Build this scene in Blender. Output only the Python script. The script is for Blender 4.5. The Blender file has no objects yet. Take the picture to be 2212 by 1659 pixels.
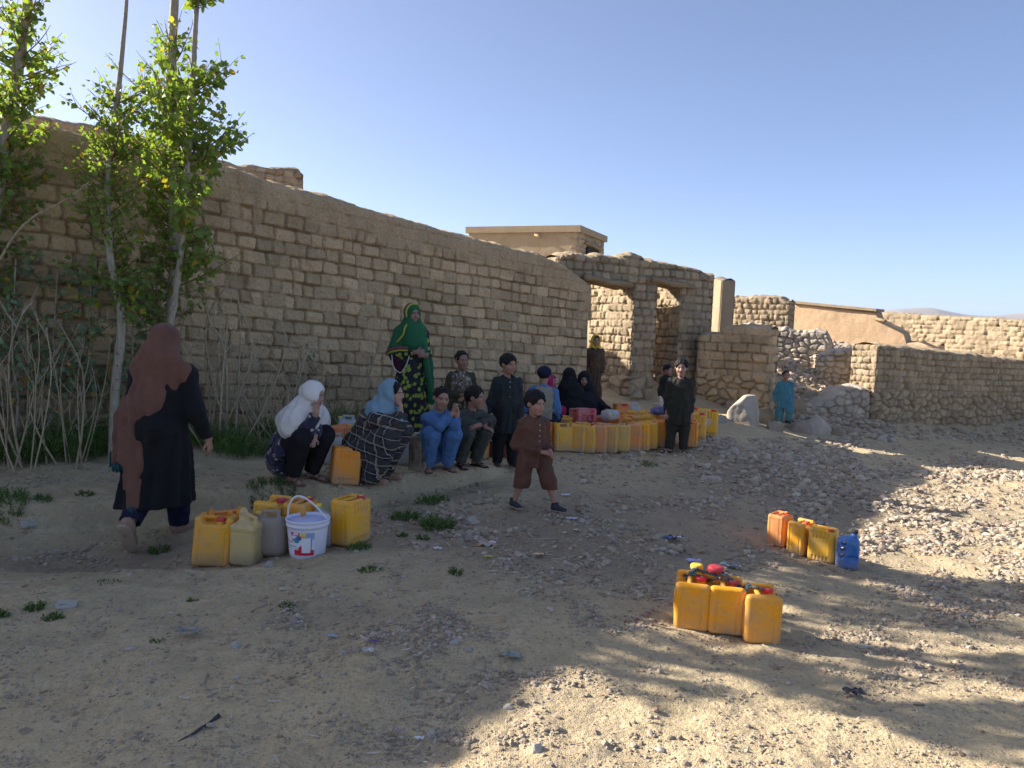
import bpy, math, random
import numpy as np
from mathutils import Vector, Matrix
RND = random.Random(7)
scene = bpy.context.scene
COL = scene.collection
R_ = math.radians

# ------------------------------------------------------------------ camera
FL, CX, CY = 1661.9, 1106.0, 829.5          # focal length and centre, in 2212x1659 picture units
PITCH, ROLL = R_(4.92), R_(2.0)
CAM = Vector((0, 0, 1.65))
CR = Matrix.Rotation(math.pi / 2 - PITCH, 3, 'X') @ Matrix.Rotation(ROLL, 3, 'Z')
cd = bpy.data.cameras.new('camera'); cam = bpy.data.objects.new('camera', cd); COL.objects.link(cam)
cam.matrix_world = Matrix.Translation(CAM) @ CR.to_4x4()
cd.sensor_width = 36; cd.lens = 36 * FL / 2212; cd.clip_start = .05; cd.clip_end = 20000
scene.camera = cam

# ------------------------------------------------------------------ light
SUN_EL = R_(27.0)
SUN_H = Vector((-.95, .31)).normalized()
sv = Vector((SUN_H.x * math.cos(SUN_EL), SUN_H.y * math.cos(SUN_EL), math.sin(SUN_EL)))
sd = bpy.data.lights.new('sun', 'SUN'); sun = bpy.data.objects.new('sun', sd); COL.objects.link(sun)
sd.energy = 4.3; sd.angle = R_(.5); sd.color = (1, .95, .88)
sun.rotation_euler = sv.to_track_quat('Z', 'Y').to_euler(); sun.location = (-20, 10, 20)
world = bpy.data.worlds.new('World'); scene.world = world; world.use_nodes = True
nt = world.node_tree; bg = nt.nodes['Background']
sky = nt.nodes.new('ShaderNodeTexSky'); sky.sky_type = 'NISHITA'; sky.sun_disc = False
sky.sun_elevation = SUN_EL; sky.sun_rotation = math.atan2(SUN_H.x, SUN_H.y)
sky.altitude = 1800; sky.air_density = .5; sky.dust_density = 4.5; sky.ozone_density = 2.0
gm = nt.nodes.new('ShaderNodeGamma'); gm.inputs[1].default_value = .8; nt.links.new(sky.outputs[0], gm.inputs[0])
mx = nt.nodes.new('ShaderNodeMix'); mx.data_type = 'RGBA'; mx.blend_type = 'MULTIPLY'; mx.inputs[0].default_value = 1; mx.inputs[7].default_value = (.81, .815, .87, 1)
nt.links.new(gm.outputs[0], mx.inputs[6]); nt.links.new(mx.outputs[2], bg.inputs[0]); bg.inputs[1].default_value = .15
scene.view_settings.view_transform = 'Standard'; scene.view_settings.look = 'None'
scene.view_settings.exposure = 1.48; scene.view_settings.gamma = 1
scene.render.engine = 'CYCLES'

# ------------------------------------------------------------------ picture -> place
def ray(dx, dy):
    return CR @ Vector(((dx - CX) / FL, -(dy - CY) / FL, -1))
def at(dx, dy, Y):
    r = ray(dx, dy); return CAM + r * (Y / r.y)
def wall_hit(dx, dy, A, D):
    """picture point -> (u, z) on the vertical plane through A with horizontal direction D"""
    r = ray(dx, dy); n = Vector((-D[1], D[0])); den = r.x * n.x + r.y * n.y
    t = ((A[0] - CAM.x) * n.x + (A[1] - CAM.y) * n.y) / den
    p = CAM + r * t
    return (p.x - A[0]) * D[0] + (p.y - A[1]) * D[1], p.z

# ------------------------------------------------------------------ noise
def _h(a, b, c, seed):
    with np.errstate(over='ignore'):
        n = (a.astype(np.int64) * 374761393 + b.astype(np.int64) * 668265263 + c * 2147483647 % 99991 * 7919 + seed * 69069 + 1013904223) & 0xffffffff
        n = ((n ^ (n >> 13)) * 1274126177) & 0xffffffff
        n = ((n ^ (n >> 16)) * 2246822519) & 0xffffffff
        n = n ^ (n >> 15)
    return (n & 0xffffff) / float(0xffffff)
def vn(x, y, seed=0):
    x = np.asarray(x, float); y = np.asarray(y, float)
    xi = np.floor(x); yi = np.floor(y); fx = x - xi; fy = y - yi
    fx = fx * fx * (3 - 2 * fx); fy = fy * fy * (3 - 2 * fy)
    xi = xi.astype(np.int64); yi = yi.astype(np.int64)
    a = _h(xi, yi, 0, seed); b = _h(xi + 1, yi, 0, seed); c = _h(xi, yi + 1, 0, seed); d = _h(xi + 1, yi + 1, 0, seed)
    return (a * (1 - fx) + b * fx) * (1 - fy) + (c * (1 - fx) + d * fx) * fy
def fbm(x, y, o=4, seed=0):
    s = 0; a = .5; t = 0
    for i in range(o):
        s = s + a * vn(x * 2 ** i, y * 2 ** i, seed + i * 17); t += a; a *= .5
    return s / t
def vor(x, y, seed=0, ax=1.0):
    """jittered cells: F1, F2, id, and offset to the nearest point"""
    xi = np.floor(x).astype(np.int64); yi = np.floor(y).astype(np.int64)
    f1 = np.full(x.shape, 9.); f2 = np.full(x.shape, 9.); idn = np.zeros(x.shape); ox = np.zeros(x.shape); oy = np.zeros(x.shape)
    for i in (-1, 0, 1):
        for j in (-1, 0, 1):
            a = xi + i; b = yi + j
            px = a + .1 + .8 * _h(a, b, 0, seed); py = b + .1 + .8 * _h(a, b, 0, seed + 5)
            dx = x - px; dy = y - py; d = np.sqrt(dx * dx + dy * dy)
            m = d < f1
            f2 = np.where(m, f1, np.minimum(f2, d)); f1 = np.where(m, d, f1)
            idn = np.where(m, _h(a, b, 0, seed + 9), idn); ox = np.where(m, dx, ox); oy = np.where(m, dy, oy)
    return f1, f2, idn, ox, oy
def sst(a, b, x):
    t = np.clip((x - a) / (b - a), 0, 1); return t * t * (3 - 2 * t)

# ------------------------------------------------------------------ mesh helpers
def mk(name, V, Fc, mat=None, parent=None, smooth=True, col=None, mats=None, mi=None):
    """V (n,3) array, Fc list of faces or an (m,k) array"""
    me = bpy.data.meshes.new(name)
    V = np.asarray(V, dtype=np.float32)
    if isinstance(Fc, np.ndarray):
        m, k = Fc.shape
        me.vertices.add(len(V)); me.vertices.foreach_set('co', V.ravel())
        me.loops.add(m * k); me.loops.foreach_set('vertex_index', Fc.astype(np.int32).ravel())
        me.polygons.add(m); me.polygons.foreach_set('loop_start', (np.arange(m) * k).astype(np.int32))
        me.update(calc_edges=True)
    else:
        me.from_pydata([tuple(v) for v in V.tolist()], [], Fc)
    me.validate()
    me.polygons.foreach_set('use_smooth', [smooth] * len(me.polygons))
    if col is not None:
        a = me.color_attributes.new('Col', 'FLOAT_COLOR', 'POINT')
        c = np.ones((len(V), 4), np.float32); col = np.asarray(col)
        if col.ndim == 1: c[:, :3] = col[:, None]
        else: c[:, :3] = col
        a.data.foreach_set('color', c.ravel())
    for m_ in (mats or ([mat] if mat else [])): me.materials.append(m_)
    if mi is not None: me.polygons.foreach_set('material_index', np.asarray(mi, np.int32))
    me.update()
    o = bpy.data.objects.new(name, me); COL.objects.link(o)
    if parent: o.parent = parent
    return o
def tag(o, label=None, cat=None, group=None, kind=None):
    if label: o['label'] = label
    if cat: o['category'] = cat
    if group: o['group'] = group
    if kind: o['kind'] = kind
    return o
def empty(name, loc=(0, 0, 0), rz=0, label=None, cat=None, group=None, scale=1):
    o = bpy.data.objects.new(name, None); COL.objects.link(o)
    o.location = loc; o.rotation_euler = (0, 0, rz); o.scale = (scale,) * 3; o.empty_display_size = .1
    return tag(o, label, cat, group)
def copy_thing(src, loc, rot, label, group=None, color=None, capcolor=None, scale=1):
    c = src.copy(); COL.objects.link(c); c.location = loc; c.rotation_euler = rot; c.scale = scale if isinstance(scale, tuple) else (scale,) * 3
    c['label'] = label
    if group: c['group'] = group
    for ch in src.children:
        d = ch.copy(); COL.objects.link(d); d.parent = c
        if 'cap' in ch.name:
            if capcolor: d.color = (*capcolor, 1)
        elif color: d.color = (*color, 1)
    if color: c.color = (*color, 1)
    return c
class MB:
    def __init__(s): s.v = []; s.f = []; s.c = []
    def add(s, v, f, c=None):
        n = len(s.v); s.v += [tuple(p) for p in v]; s.f += [tuple(i + n for i in q) for q in f]
        if c is not None: s.c += [c] * len(v)
    def tube(s, pts, rad, n=6, c=None, cap=True):
        pts = [Vector(p) for p in pts]; rad = rad if hasattr(rad, '__len__') else [rad] * len(pts)
        V = []; F = []; up = Vector((.13, .21, .97)).normalized()
        for i, p in enumerate(pts):
            d = (pts[min(i + 1, len(pts) - 1)] - pts[max(i - 1, 0)]).normalized()
            a = d.cross(up)
            if a.length < .05: a = d.cross(Vector((1, 0, 0)))
            a.normalize(); b = d.cross(a)
            for k in range(n):
                t = 2 * math.pi * k / n; V.append(p + (a * math.cos(t) + b * math.sin(t)) * rad[i])
        for i in range(len(pts) - 1):
            for k in range(n):
                F.append((i * n + k, i * n + (k + 1) % n, (i + 1) * n + (k + 1) % n, (i + 1) * n + k))
        if cap: F.append(tuple(range(n))[::-1]); F.append(tuple((len(pts) - 1) * n + k for k in range(n)))
        s.add(V, F, c)
    def box(s, lo, hi, c=None, M=None):
        P = [Vector((x, y, z)) for z in (lo[2], hi[2]) for y in (lo[1], hi[1]) for x in (lo[0], hi[0])]
        if M: P = [M @ p for p in P]
        s.add(P, [(0, 2, 3, 1), (4, 5, 7, 6), (0, 1, 5, 4), (2, 6, 7, 3), (0, 4, 6, 2), (1, 3, 7, 5)], c)
    def build(s, name, mat, parent=None, smooth=True):
        return mk(name, np.array(s.v), s.f, mat, parent, smooth, np.array(s.c) if s.c else None)
def catmull(pts, n=6):
    pts = [Vector(p) for p in pts]; P = [pts[0] * 2 - pts[1]] + pts + [pts[-1] * 2 - pts[-2]]; out = []
    for i in range(1, len(P) - 2):
        for k in range(n):
            t = k / n; a, b, c, d = P[i - 1:i + 3]
            out.append(.5 * ((2 * b) + (c - a) * t + (2 * a - 5 * b + 4 * c - d) * t * t + (3 * b - a - 3 * c + d) * t ** 3))
    out.append(pts[-1]); return out

# ------------------------------------------------------------------ materials
class NT:
    def __init__(s, name):
        s.m = bpy.data.materials.new(name); s.m.use_nodes = True; s.t = s.m.node_tree
        s.b = s.t.nodes['Principled BSDF']
    def n(s, typ, **kw):
        o = s.t.nodes.new(typ)
        for k, v in kw.items():
            if k.startswith('i_'):
                key = k[2:]; key = int(key) if key.isdigit() else key.replace('_', ' ')
                if isinstance(v, bpy.types.NodeSocket): s.t.links.new(v, o.inputs[key])
                else: o.inputs[key].default_value = v
            else: setattr(o, k, v)
        return o
    def link(s, a, b): s.t.links.new(a, b)
    def math(s, op, a, b=0.0, c=None):
        o = s.t.nodes.new('ShaderNodeMath'); o.operation = op
        for i, v in enumerate((a, b) if c is None else (a, b, c)):
            if isinstance(v, bpy.types.NodeSocket): s.t.links.new(v, o.inputs[i])
            else: o.inputs[i].default_value = v
        return o.outputs[0]
    def mix(s, f, a, b, mode='MIX'):
        o = s.t.nodes.new('ShaderNodeMix'); o.data_type = 'RGBA'; o.blend_type = mode
        for i, v in ((0, f), (6, a), (7, b)):
            if isinstance(v, bpy.types.NodeSocket): s.t.links.new(v, o.inputs[i])
            elif i == 0: o.inputs[0].default_value = v
            else: o.inputs[i].default_value = (*v, 1) if len(v) == 3 else v
        return o.outputs[2]
    def ramp(s, f, stops):
        o = s.t.nodes.new('ShaderNodeValToRGB'); e = o.color_ramp.elements
        while len(e) < len(stops): e.new(.5)
        for el, (p, c) in zip(e, stops): el.position = p; el.color = (*c, 1) if hasattr(c, '__len__') else (c, c, c, 1)
        s.t.links.new(f, o.inputs[0]); return o.outputs[0]
    def coord(s, which='Object'):
        return s.t.nodes.new('ShaderNodeTexCoord').outputs[which]
    def noise(s, sc, det=4, rough=.6, vec=None, out=0):
        o = s.t.nodes.new('ShaderNodeTexNoise'); o.inputs['Scale'].default_value = sc; o.inputs['Detail'].default_value = det
        o.inputs['Roughness'].default_value = rough; s.t.links.new(vec or s.coord(), o.inputs['Vector']); return o.outputs[out]
    def voro(s, sc, vec=None, out=0, feature='F1'):
        o = s.t.nodes.new('ShaderNodeTexVoronoi'); o.feature = feature; o.inputs['Scale'].default_value = sc
        s.t.links.new(vec or s.coord(), o.inputs['Vector']); return o.outputs[out]
    def bump(s, h, st=.3, d=.01):
        o = s.t.nodes.new('ShaderNodeBump'); o.inputs['Strength'].default_value = st; o.inputs['Distance'].default_value = d
        s.t.links.new(h, o.inputs['Height']); s.t.links.new(o.outputs[0], s.b.inputs['Normal'])
    def base(s, c):
        if isinstance(c, bpy.types.NodeSocket): s.t.links.new(c, s.b.inputs['Base Color'])
        else: s.b.inputs['Base Color'].default_value = (*c, 1)
    def set(s, **kw):
        for k, v in kw.items(): s.b.inputs[k.replace('_', ' ')].default_value = v
        return s.m
def attr(t, name='Col'):
    o = t.t.nodes.new('ShaderNodeAttribute'); o.attribute_name = name; return o.outputs['Color']
def mat_cloth(name, c, c2=None, rough=.9, sc=9, sheen=.0, weave=900):
    t = NT(name); c2 = c2 or tuple(x * .75 for x in c)
    t.base(t.mix(t.ramp(t.noise(sc, 5, .65), [(.35, 0), (.65, 1)]), c, c2))
    t.bump(t.math('ADD', t.noise(26, 4, .6), t.math('MULTIPLY', t.noise(weave, 1), .15)), .5, .012)
    return t.set(Roughness=rough, Sheen_Weight=sheen, Specular_IOR_Level=.25)
def mat_plain(name, c, rough=.6, sc=30, var=.18, bump=.2, spec=.4):
    t = NT(name); t.base(t.mix(t.noise(sc, 5, .6), tuple(x * (1 + var) for x in c), tuple(x * (1 - var * 1.6) for x in c)))
    t.bump(t.noise(sc * 4, 4), bump, .004)
    return t.set(Roughness=rough, Specular_IOR_Level=spec)
def mat_mud(name, c, c2, sc=1.0, bump=.95):
    t = NT(name); P = t.coord()
    n1 = t.noise(2.2 * sc, 6, .65, P); n2 = t.noise(38 * sc, 5, .7, P); n3 = t.noise(9 * sc, 4, .6, P)
    a = t.mix(t.ramp(n1, [(.3, 0), (.7, 1)]), c, c2)
    a = t.mix(t.math('MULTIPLY', t.ramp(t.voro(26 * sc, P), [(.12, 1), (.2, 0)]), t.math('MULTIPLY', n3, .55)), a, tuple(x * .5 for x in c2))
    a = t.mix(t.math('MULTIPLY', t.ramp(n2, [(.35, 1), (.6, 0)]), .5), a, tuple(x * .62 for x in c2))
    a = t.mix(t.math('MULTIPLY', t.ramp(t.noise(130 * sc, 2, .5, P), [(.6, 0), (.72, 1)]), .3), a, tuple(min(1, x * 1.5) for x in c))
    a = t.mix(1.0, a, attr(t), 'MULTIPLY')
    t.base(a)
    t.bump(t.math('ADD', t.math('MULTIPLY', n2, .6), t.math('ADD', n3, t.math('MULTIPLY', t.noise(150 * sc, 3, .6, P), .35))), bump, .02)
    return t.set(Roughness=.97, Specular_IOR_Level=.12)
def mat_plastic(name, trans=0.0, dirt=.5, rough=.42):
    """plastic coloured by the object's own colour, with scuffs and dust"""
    t = NT(name); oi = t.t.nodes.new('ShaderNodeObjectInfo'); c = oi.outputs['Color']
    geo = t.t.nodes.new('ShaderNodeTexCoord').outputs['Object']
    v = t.n('ShaderNodeVectorMath', operation='ADD', i_0=geo, i_1=oi.outputs['Location']).outputs[0]
    n1 = t.noise(7, 6, .7, v); n2 = t.noise(45, 5, .75, v)
    a = t.mix(t.math('MULTIPLY', t.ramp(n1, [(.42, 0), (.7, 1)]), dirt * .55), c, (.42, .33, .22))
    a = t.mix(t.math('MULTIPLY', t.ramp(n2, [(.58, 0), (.72, 1)]), dirt * .6), a, (.16, .11, .06))
    sep = t.n('ShaderNodeSeparateXYZ', i_0=geo)
    lo = t.ramp(sep.outputs[2], [(.0, 1), (.11, 0)])
    a = t.mix(t.math('MULTIPLY', t.math('MULTIPLY', lo, n1), dirt * 1.3), a, (.34, .27, .19))
    t.base(a)
    t.link(t.math('ADD', t.math('MULTIPLY', n2, .35), rough - .1), t.b.inputs['Roughness'])
    t.bump(t.math('ADD', t.noise(12, 3, .5, v), t.math('MULTIPLY', n2, .15)), .25, .01)
    t.b.inputs['Subsurface Weight'].default_value = 0.0
    if trans:
        tr = t.n('ShaderNodeBsdfTranslucent'); t.link(a, tr.inputs[0])
        tp = t.n('ShaderNodeBsdfTransparent')
        ms = t.n('ShaderNodeMixShader'); ms.inputs[0].default_value = trans
        t.link(t.b.outputs[0], ms.inputs[1]); t.link(tr.outputs[0], ms.inputs[2])
        ms2 = t.n('ShaderNodeMixShader'); ms2.inputs[0].default_value = trans * .35
        t.link(ms.outputs[0], ms2.inputs[1]); t.link(tp.outputs[0], ms2.inputs[2])
        t.link(ms2.outputs[0], t.t.nodes['Material Output'].inputs[0])
    return t.set(Specular_IOR_Level=.45)

MUD = mat_mud('mud_brick', (.66, .475, .275), (.50, .36, .21))
MUDR = mat_mud('mud_brick_pale', (.48, .37, .235), (.39, .295, .185))
STONE = mat_mud('field_stone', (.45, .36, .26), (.36, .28, .20), 1.3)
RUBBLE = mat_mud('pale_rubble_stone', (.60, .51, .39), (.47, .39, .29), 1.4)
PLASTER = mat_mud('mud_plaster', (.56, .39, .235), (.49, .335, .20), .6, .5)
WOOD = mat_mud('old_wood', (.46, .34, .21), (.30, .21, .12), 2)

# ------------------------------------------------------------------ terrain
CTRL = []
def cpt(dx, dy, z):
    r = ray(dx, dy); t = (z - CAM.z) / r.z; CTRL.append((r.x * t, r.y * t, z))
for q in [(0, 1659, 0), (550, 1659, 0), (1106, 1659, 0), (1660, 1659, -.02), (2212, 1659, -.03),
          (0, 1450, 0), (550, 1450, 0), (1106, 1450, 0), (1660, 1450, -.04), (2212, 1450, -.1),
          (0, 1255, .04), (220, 1248, .04), (430, 1238, .03), (740, 1218, .03), (1000, 1250, .03), (1300, 1300, 0), (1560, 1380, -.04),
          (1900, 1300, -.13), (2212, 1300, -.2), (60, 1195, -.07), (180, 1190, -.09), (300, 1195, -.08), (440, 1165, -.03),
          (80, 1085, .1), (300, 1060, .12), (500, 1085, .08), (650, 1072, .1), (820, 1058, .11), (930, 1036, .11),
          (1085, 1012, .08), (780, 1110, .02), (640, 1130, .0), (1140, 1100, .06), (1000, 1110, .03), (1300, 1100, .05), (1450, 1110, 0),
          (1750, 1200, -.15), (1600, 1150, -.09), (2000, 1150, -.27), (2212, 1150, -.33),
          (1160, 978, .12), (1300, 984, .12), (1460, 980, .1), (1530, 945, .15), (1620, 965, .08), (1700, 1005, -.06),
          (1800, 1050, -.2), (2000, 1030, -.36), (2212, 1020, -.45), (1690, 927, -.18), (1800, 945, -.33), (2000, 953, -.46),
          (2212, 953, -.6), (880, 945, .15), (500, 985, .18), (200, 985, .2), (1300, 885, .12), (1450, 893, .02), (1580, 900, .05)]:
    cpt(*q)
CTRL += [(5.5, 15.9, .45), (6.3, 17.2, .9), (6.0, 19.5, 1.55), (4.5, 17, 1.2), (7.5, 18.6, 1.1), (9, 19, .9), (12, 21, .9), (9.5, 17.3, .0), (14, 20, .4),
         (3, 20, 1.5), (-2, 18, 1.2), (-8, 16, 1), (-14, 3, .1), (-12, 9, .3), (10, 1, -.1), (14, 8, -.6), (20, 14, -.8),
         (0, -6, 0), (30, 30, 0), (-30, 30, 1), (0, 60, 1), (60, 60, -1), (-60, 60, 1), (80, -20, -1), (-80, -20, 0), (0, -60, 0)]
CT = np.array(CTRL)
def _phi(d2): return np.sqrt(d2 + .35 ** 2)
_D = ((CT[:, None, :2] - CT[None, :, :2]) ** 2).sum(-1)
_K = _phi(_D) - np.eye(len(CT)) * .02
_W = np.linalg.solve(np.block([[_K, np.ones((len(CT), 1))], [np.ones((1, len(CT))), np.zeros((1, 1))]]), np.append(CT[:, 2], 0))
def gz(x, y):
    x = np.atleast_1d(np.asarray(x, float)); y = np.atleast_1d(np.asarray(y, float)); sh = x.shape
    x = x.ravel(); y = y.ravel(); z = np.full(x.shape, _W[-1])
    for i in range(len(CT)): z += _W[i] * _phi((x - CT[i, 0]) ** 2 + (y - CT[i, 1]) ** 2)
    far = sst(45, 110, np.sqrt(x * x + y * y)); z = z * (1 - far) - .5 * far
    nr = 1 - sst(25, 60, np.sqrt(x * x + y * y))
    z += nr * (.085 * (fbm(x * .9, y * .9, 3, 3) - .5) + .055 * (fbm(x * 3.2, y * 3.2, 3, 8) - .5) + .024 * (fbm(x * 11, y * 11, 3, 12) - .5))
    mnd = np.exp(-(((x - .6) / 1.3) ** 2 + ((y - 6.0) / 1.0) ** 2)); z += mnd * (.10 * (fbm(x * 4, y * 4, 3, 91) - .45))
    # crumbling ledge of the terrace and the worn edge of the track
    e = y - (np.interp(x, [-6, -4.5, -3.4, -2.5, -1.75, -1.2, -.64, -.2, .3], [5.2, 5.4, 5.6, 5.95, 6.28, 6.45, 7.1, 7.6, 8.1]) + .22 * (fbm(x * 1.6, x * 0 + 2, 3, 5) - .5) + .05 * (vn(x * 9, y * 9, 7) - .5)); m = 1 - sst(-.5, .2, x)
    z += .11 * m * (sst(-.07, .05, e) - sst(.0, 1.1, e)) - .05 * m * (sst(-.8, -.07, e) - sst(-.07, .05, e)) + .10 * np.exp(-(((x - 3.0) / .8) ** 2 + ((y - 9.2) / .7) ** 2))
    e2 = y - (4.62 - .03 * x + .2 * (fbm(x * 1.1, x * 0 + 7, 3, 6) - .5)); m2 = 1 - sst(-1.7, -1.0, x)
    z -= .08 * m2 * (sst(-.03, .06, e2) - sst(.0, .9, e2))
    return z.reshape(sh)
def g1(x, y): return float(gz([x], [y])[0])
def gr(dx, dy):
    """where the line of sight through a picture point meets the ground"""
    r = ray(dx, dy); t = np.linspace(1.5, 40, 1200); X = r.x * t; Y = r.y * t; Z = CAM.z + r.z * t
    h = Z - gz(X, Y); k = int(np.argmax(h < 0))
    if k == 0: k = 1
    f = h[k - 1] / (h[k - 1] - h[k]); tt = t[k - 1] + f * (t[k] - t[k - 1])
    x, y = r.x * tt, r.y * tt
    return Vector((x, y, g1(x, y)))

def build_ground():
    ny, nx = 900, 620
    ty = np.linspace(0, 1, ny)
    yy = -6 + 7.5 * (np.exp(ty * math.log(1 + 6000 / 7.5)) - 1)
    # denser rows between 1 and 18 m
    yy = np.concatenate([np.linspace(-8, 1.6, 40)[:-1], 1.6 * (18 / 1.6) ** np.linspace(0, 1, 760), 18 * (7000 / 18) ** np.linspace(0, 1, 90)[1:]])
    tx = np.linspace(-1, 1, nx); tx = .62 * tx + .38 * tx ** 3
    Y, T = np.meshgrid(yy, tx, indexing='ij'); X = T * (np.maximum(Y, 0) * 1.15 + 3.2 + np.where(Y < 1.6, (1.6 - Y) * .8, 0))
    Z = gz(X, Y)
    V = np.stack([X, Y, Z], -1).reshape(-1, 3); n0, n1 = Y.shape
    i = np.arange(n0 * n1).reshape(n0, n1)
    F = np.stack([i[:-1, :-1], i[:-1, 1:], i[1:, 1:], i[1:, :-1]], -1).reshape(-1, 4)
    G = lambda cx, cy, rx, ry: np.exp(-(((X - cx) / rx) ** 2 + ((Y - cy) / ry) ** 2))
    K = 1.0 * G(.5, 5.6, 1.3, 1.1) + 1.1 * G(3.1, 8.3, 1.6, 1.5) + .9 * G(-3.2, 5.1, 1.3, .35) + .8 * G(-.9, 4.0, .55, .3) + .6 * G(1.6, 6.6, 1.2, 1.0) + .5 * G(-.9, 5.7, .7, .6)
    K = np.clip(K * (.45 + 1.1 * fbm(X * 1.7, Y * 1.7, 4, 61)), 0, 1)
    t = NT('dry_earth'); P = t.coord()
    n1_ = t.noise(.55, 6, .62, P); n2_ = t.noise(4.5, 6, .68, P); n3_ = t.noise(30, 5, .7, P)
    a = t.mix(t.ramp(n1_, [(.40, 0), (.60, 1)]), (.62, .475, .27), (.46, .36, .22))
    a = t.mix(t.math('MULTIPLY', t.ramp(n2_, [(.42, 0), (.62, 1)]), .65), a, (.67, .52, .31))
    a = t.mix(t.math('MULTIPLY', t.ramp(n3_, [(.32, 1), (.5, 0)]), .5), a, (.27, .205, .135))
    a = t.mix(t.math('MULTIPLY', attr(t), .8), a, t.mix(n3_, (.36, .275, .19), (.25, .195, .135)))
    v1 = t.voro(42, P); v2 = t.voro(110, P); vc = t.voro(110, P, 1)
    sp = t.n('ShaderNodeSeparateColor'); t.link(vc, sp.inputs[0])
    pm = t.math('MULTIPLY', t.ramp(v2, [(.25, 1), (.42, 0)]), t.ramp(sp.outputs[0], [(.55, 0), (.62, 1)]))
    a = t.mix(t.math('MULTIPLY', pm, .55), a, t.ramp(sp.outputs[1], [(0, (.22, .19, .16)), (.5, (.42, .38, .32)), (1, (.56, .51, .44))]))
    t.base(a)
    h = t.math('ADD', t.math('MULTIPLY', n3_, .7), t.math('ADD', t.math('MULTIPLY', pm, .5), t.math('MULTIPLY', t.math('SUBTRACT', 1, v1), .35)))
    h = t.math('ADD', h, t.math('MULTIPLY', t.noise(160, 3, .7, P), .4))
    t.bump(h, .75, .022)
    m = t.set(Roughness=.98, Specular_IOR_Level=.1)
    tag(mk('ground', V, F, m, None, True, K.ravel()), kind='structure')
build_ground()

# ------------------------------------------------------------------ walls
def pat_brick(ch, wmin, wmax, slope=0, relief=.04, mud_top=0, seed=1, gap=.011, cracks=.62):
    rs = np.random.RandomState(seed); rows = {}
    def f(u, z, top):
        zz = z + slope * u + .05 * (fbm(u * .55, z * .5, 2, seed) - .5) + .030 * (fbm(u * 4, z * 4, 3, seed + 3) - .5)
        r = np.floor(zz / ch).astype(int); fz = zz - r * ch
        disp = np.zeros(u.shape); tint = np.ones(u.shape); ug = u + .05 * (fbm(u * 5, z * 7, 3, seed + 7) - .5)
        for row in np.unique(r):
            if row not in rows:
                R = np.random.RandomState(seed * 1000 + int(row) + 500)
                b = np.cumsum(R.choice([wmin, (wmin + wmax) / 2, wmax, wmax * .9], 260) * (1 + .22 * (R.rand(260) - .5))) - 12 - R.rand() * wmax
                rows[row] = (b, R.rand(261), R.rand(261), R.rand(261), R.rand(261))
            b, r1, r2, r3, r4 = rows[row]
            m = r == row; x = ug[m]; k = np.clip(np.searchsorted(b, x), 1, 259); x0 = b[k - 1]; x1 = b[k]
            w = x1 - x0; cx = x - (x0 + x1) / 2; hh = ch * (1 - .10 * r4[k]); cz = fz[m] - ch / 2 + .01 * (r3[k] - .5)
            rc = .020; qx = np.abs(cx) - (w / 2 - gap - rc); qz = np.abs(cz) - (hh / 2 - gap * .5 - rc)
            d = np.sqrt(np.maximum(qx, 0) ** 2 + np.maximum(qz, 0) ** 2) + np.minimum(np.maximum(qx, qz), 0) - rc
            inn = sst(.006, -.013, d)
            dd = relief * (.35 + .65 * r4[k]) * (inn - .75) + (r1[k] - .5) * .040 * inn + (r2[k] - .3) * .20 * cx * inn + (r3[k] - .6) * .10 * cz * inn
            dd = dd - np.where(r2[k] < cracks, .055, .022) * sst(.0, .011, d) * (.45 + .9 * vn(x * 7, z[m] * 9, seed + 77))
            dd = np.where(r1[k] < .012, -.06, dd)
            dd = dd + inn * .022 * (fbm(x * 9 + r1[k] * 50, z[m] * 9, 3, seed + 88) - .55)
            disp[m] = dd; tint[m] = (.78 + .40 * r3[k]) * (.86 + .14 * inn) 
        rough = .034 * (fbm(u * 14, z * 14, 4, seed + 11) - .5) + .010 * (vn(u * 70, z * 70, seed + 12) - .5) + .05 * (fbm(u * 2.2, z * 2.2, 2, seed + 13) - .5)
        if mud_top:
            k = sst(mud_top * 1.5, mud_top * .75, (top - z) + .28 * (fbm(u * 2.0, z * 2, 3, seed + 21) - .5) + .25 * (fbm(u * 9, z * 1.2, 2, seed + 22) - .5))
            disp = disp * (1 - .72 * k) + .03 * k + k * .06 * (fbm(u * 6, z * 3, 3, seed + 31) - .5)
            tint = tint * (1 - k) + k * (.88 + .1 * (fbm(u * 4, z * 2, 3, seed + 5)))
        # washed mud filling the joints in patches
        wp = sst(.60, .72, fbm(u * 1.9 + 9, z * 2.6, 4, seed + 41)) * .65
        disp = disp * (1 - wp) + wp * .004
        return disp + rough, tint
    return f
def pat_stone(cs, relief=.06, ax=1.5, seed=1):
    def f(u, z, top):
        uu = u + .06 * (fbm(u * 4, z * 4, 2, seed) - .5); zz = z + .06 * (fbm(u * 4 + 9, z * 4, 2, seed + 2) - .5)
        f1, f2, idn, ox, oy = vor(uu / (cs * ax), zz / cs, seed)
        e = f2 - f1; inn = sst(.02, .22, e); r2 = (idn * 57.3) % 1; r3 = (idn * 191.7) % 1
        d = relief * (inn - .6) + (idn - .5) * .05 * inn + ((r2 - .5) * .16 * ox * cs + (r3 - .55) * .22 * oy * cs) * inn
        d += .018 * (fbm(u * 14, z * 14, 3, seed + 3) - .5)
        return d, (.78 + .40 * r2) * (.86 + .14 * inn)
    return f
def pat_plaster(seed=1):
    def f(u, z, top):
        return .05 * (fbm(u * 1.5, z * 1.5, 4, seed) - .5) + .012 * (fbm(u * 12, z * 7, 3, seed + 2) - .5), .92 + .14 * fbm(u * 3, z, 3, seed + 4)
    return f
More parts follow.
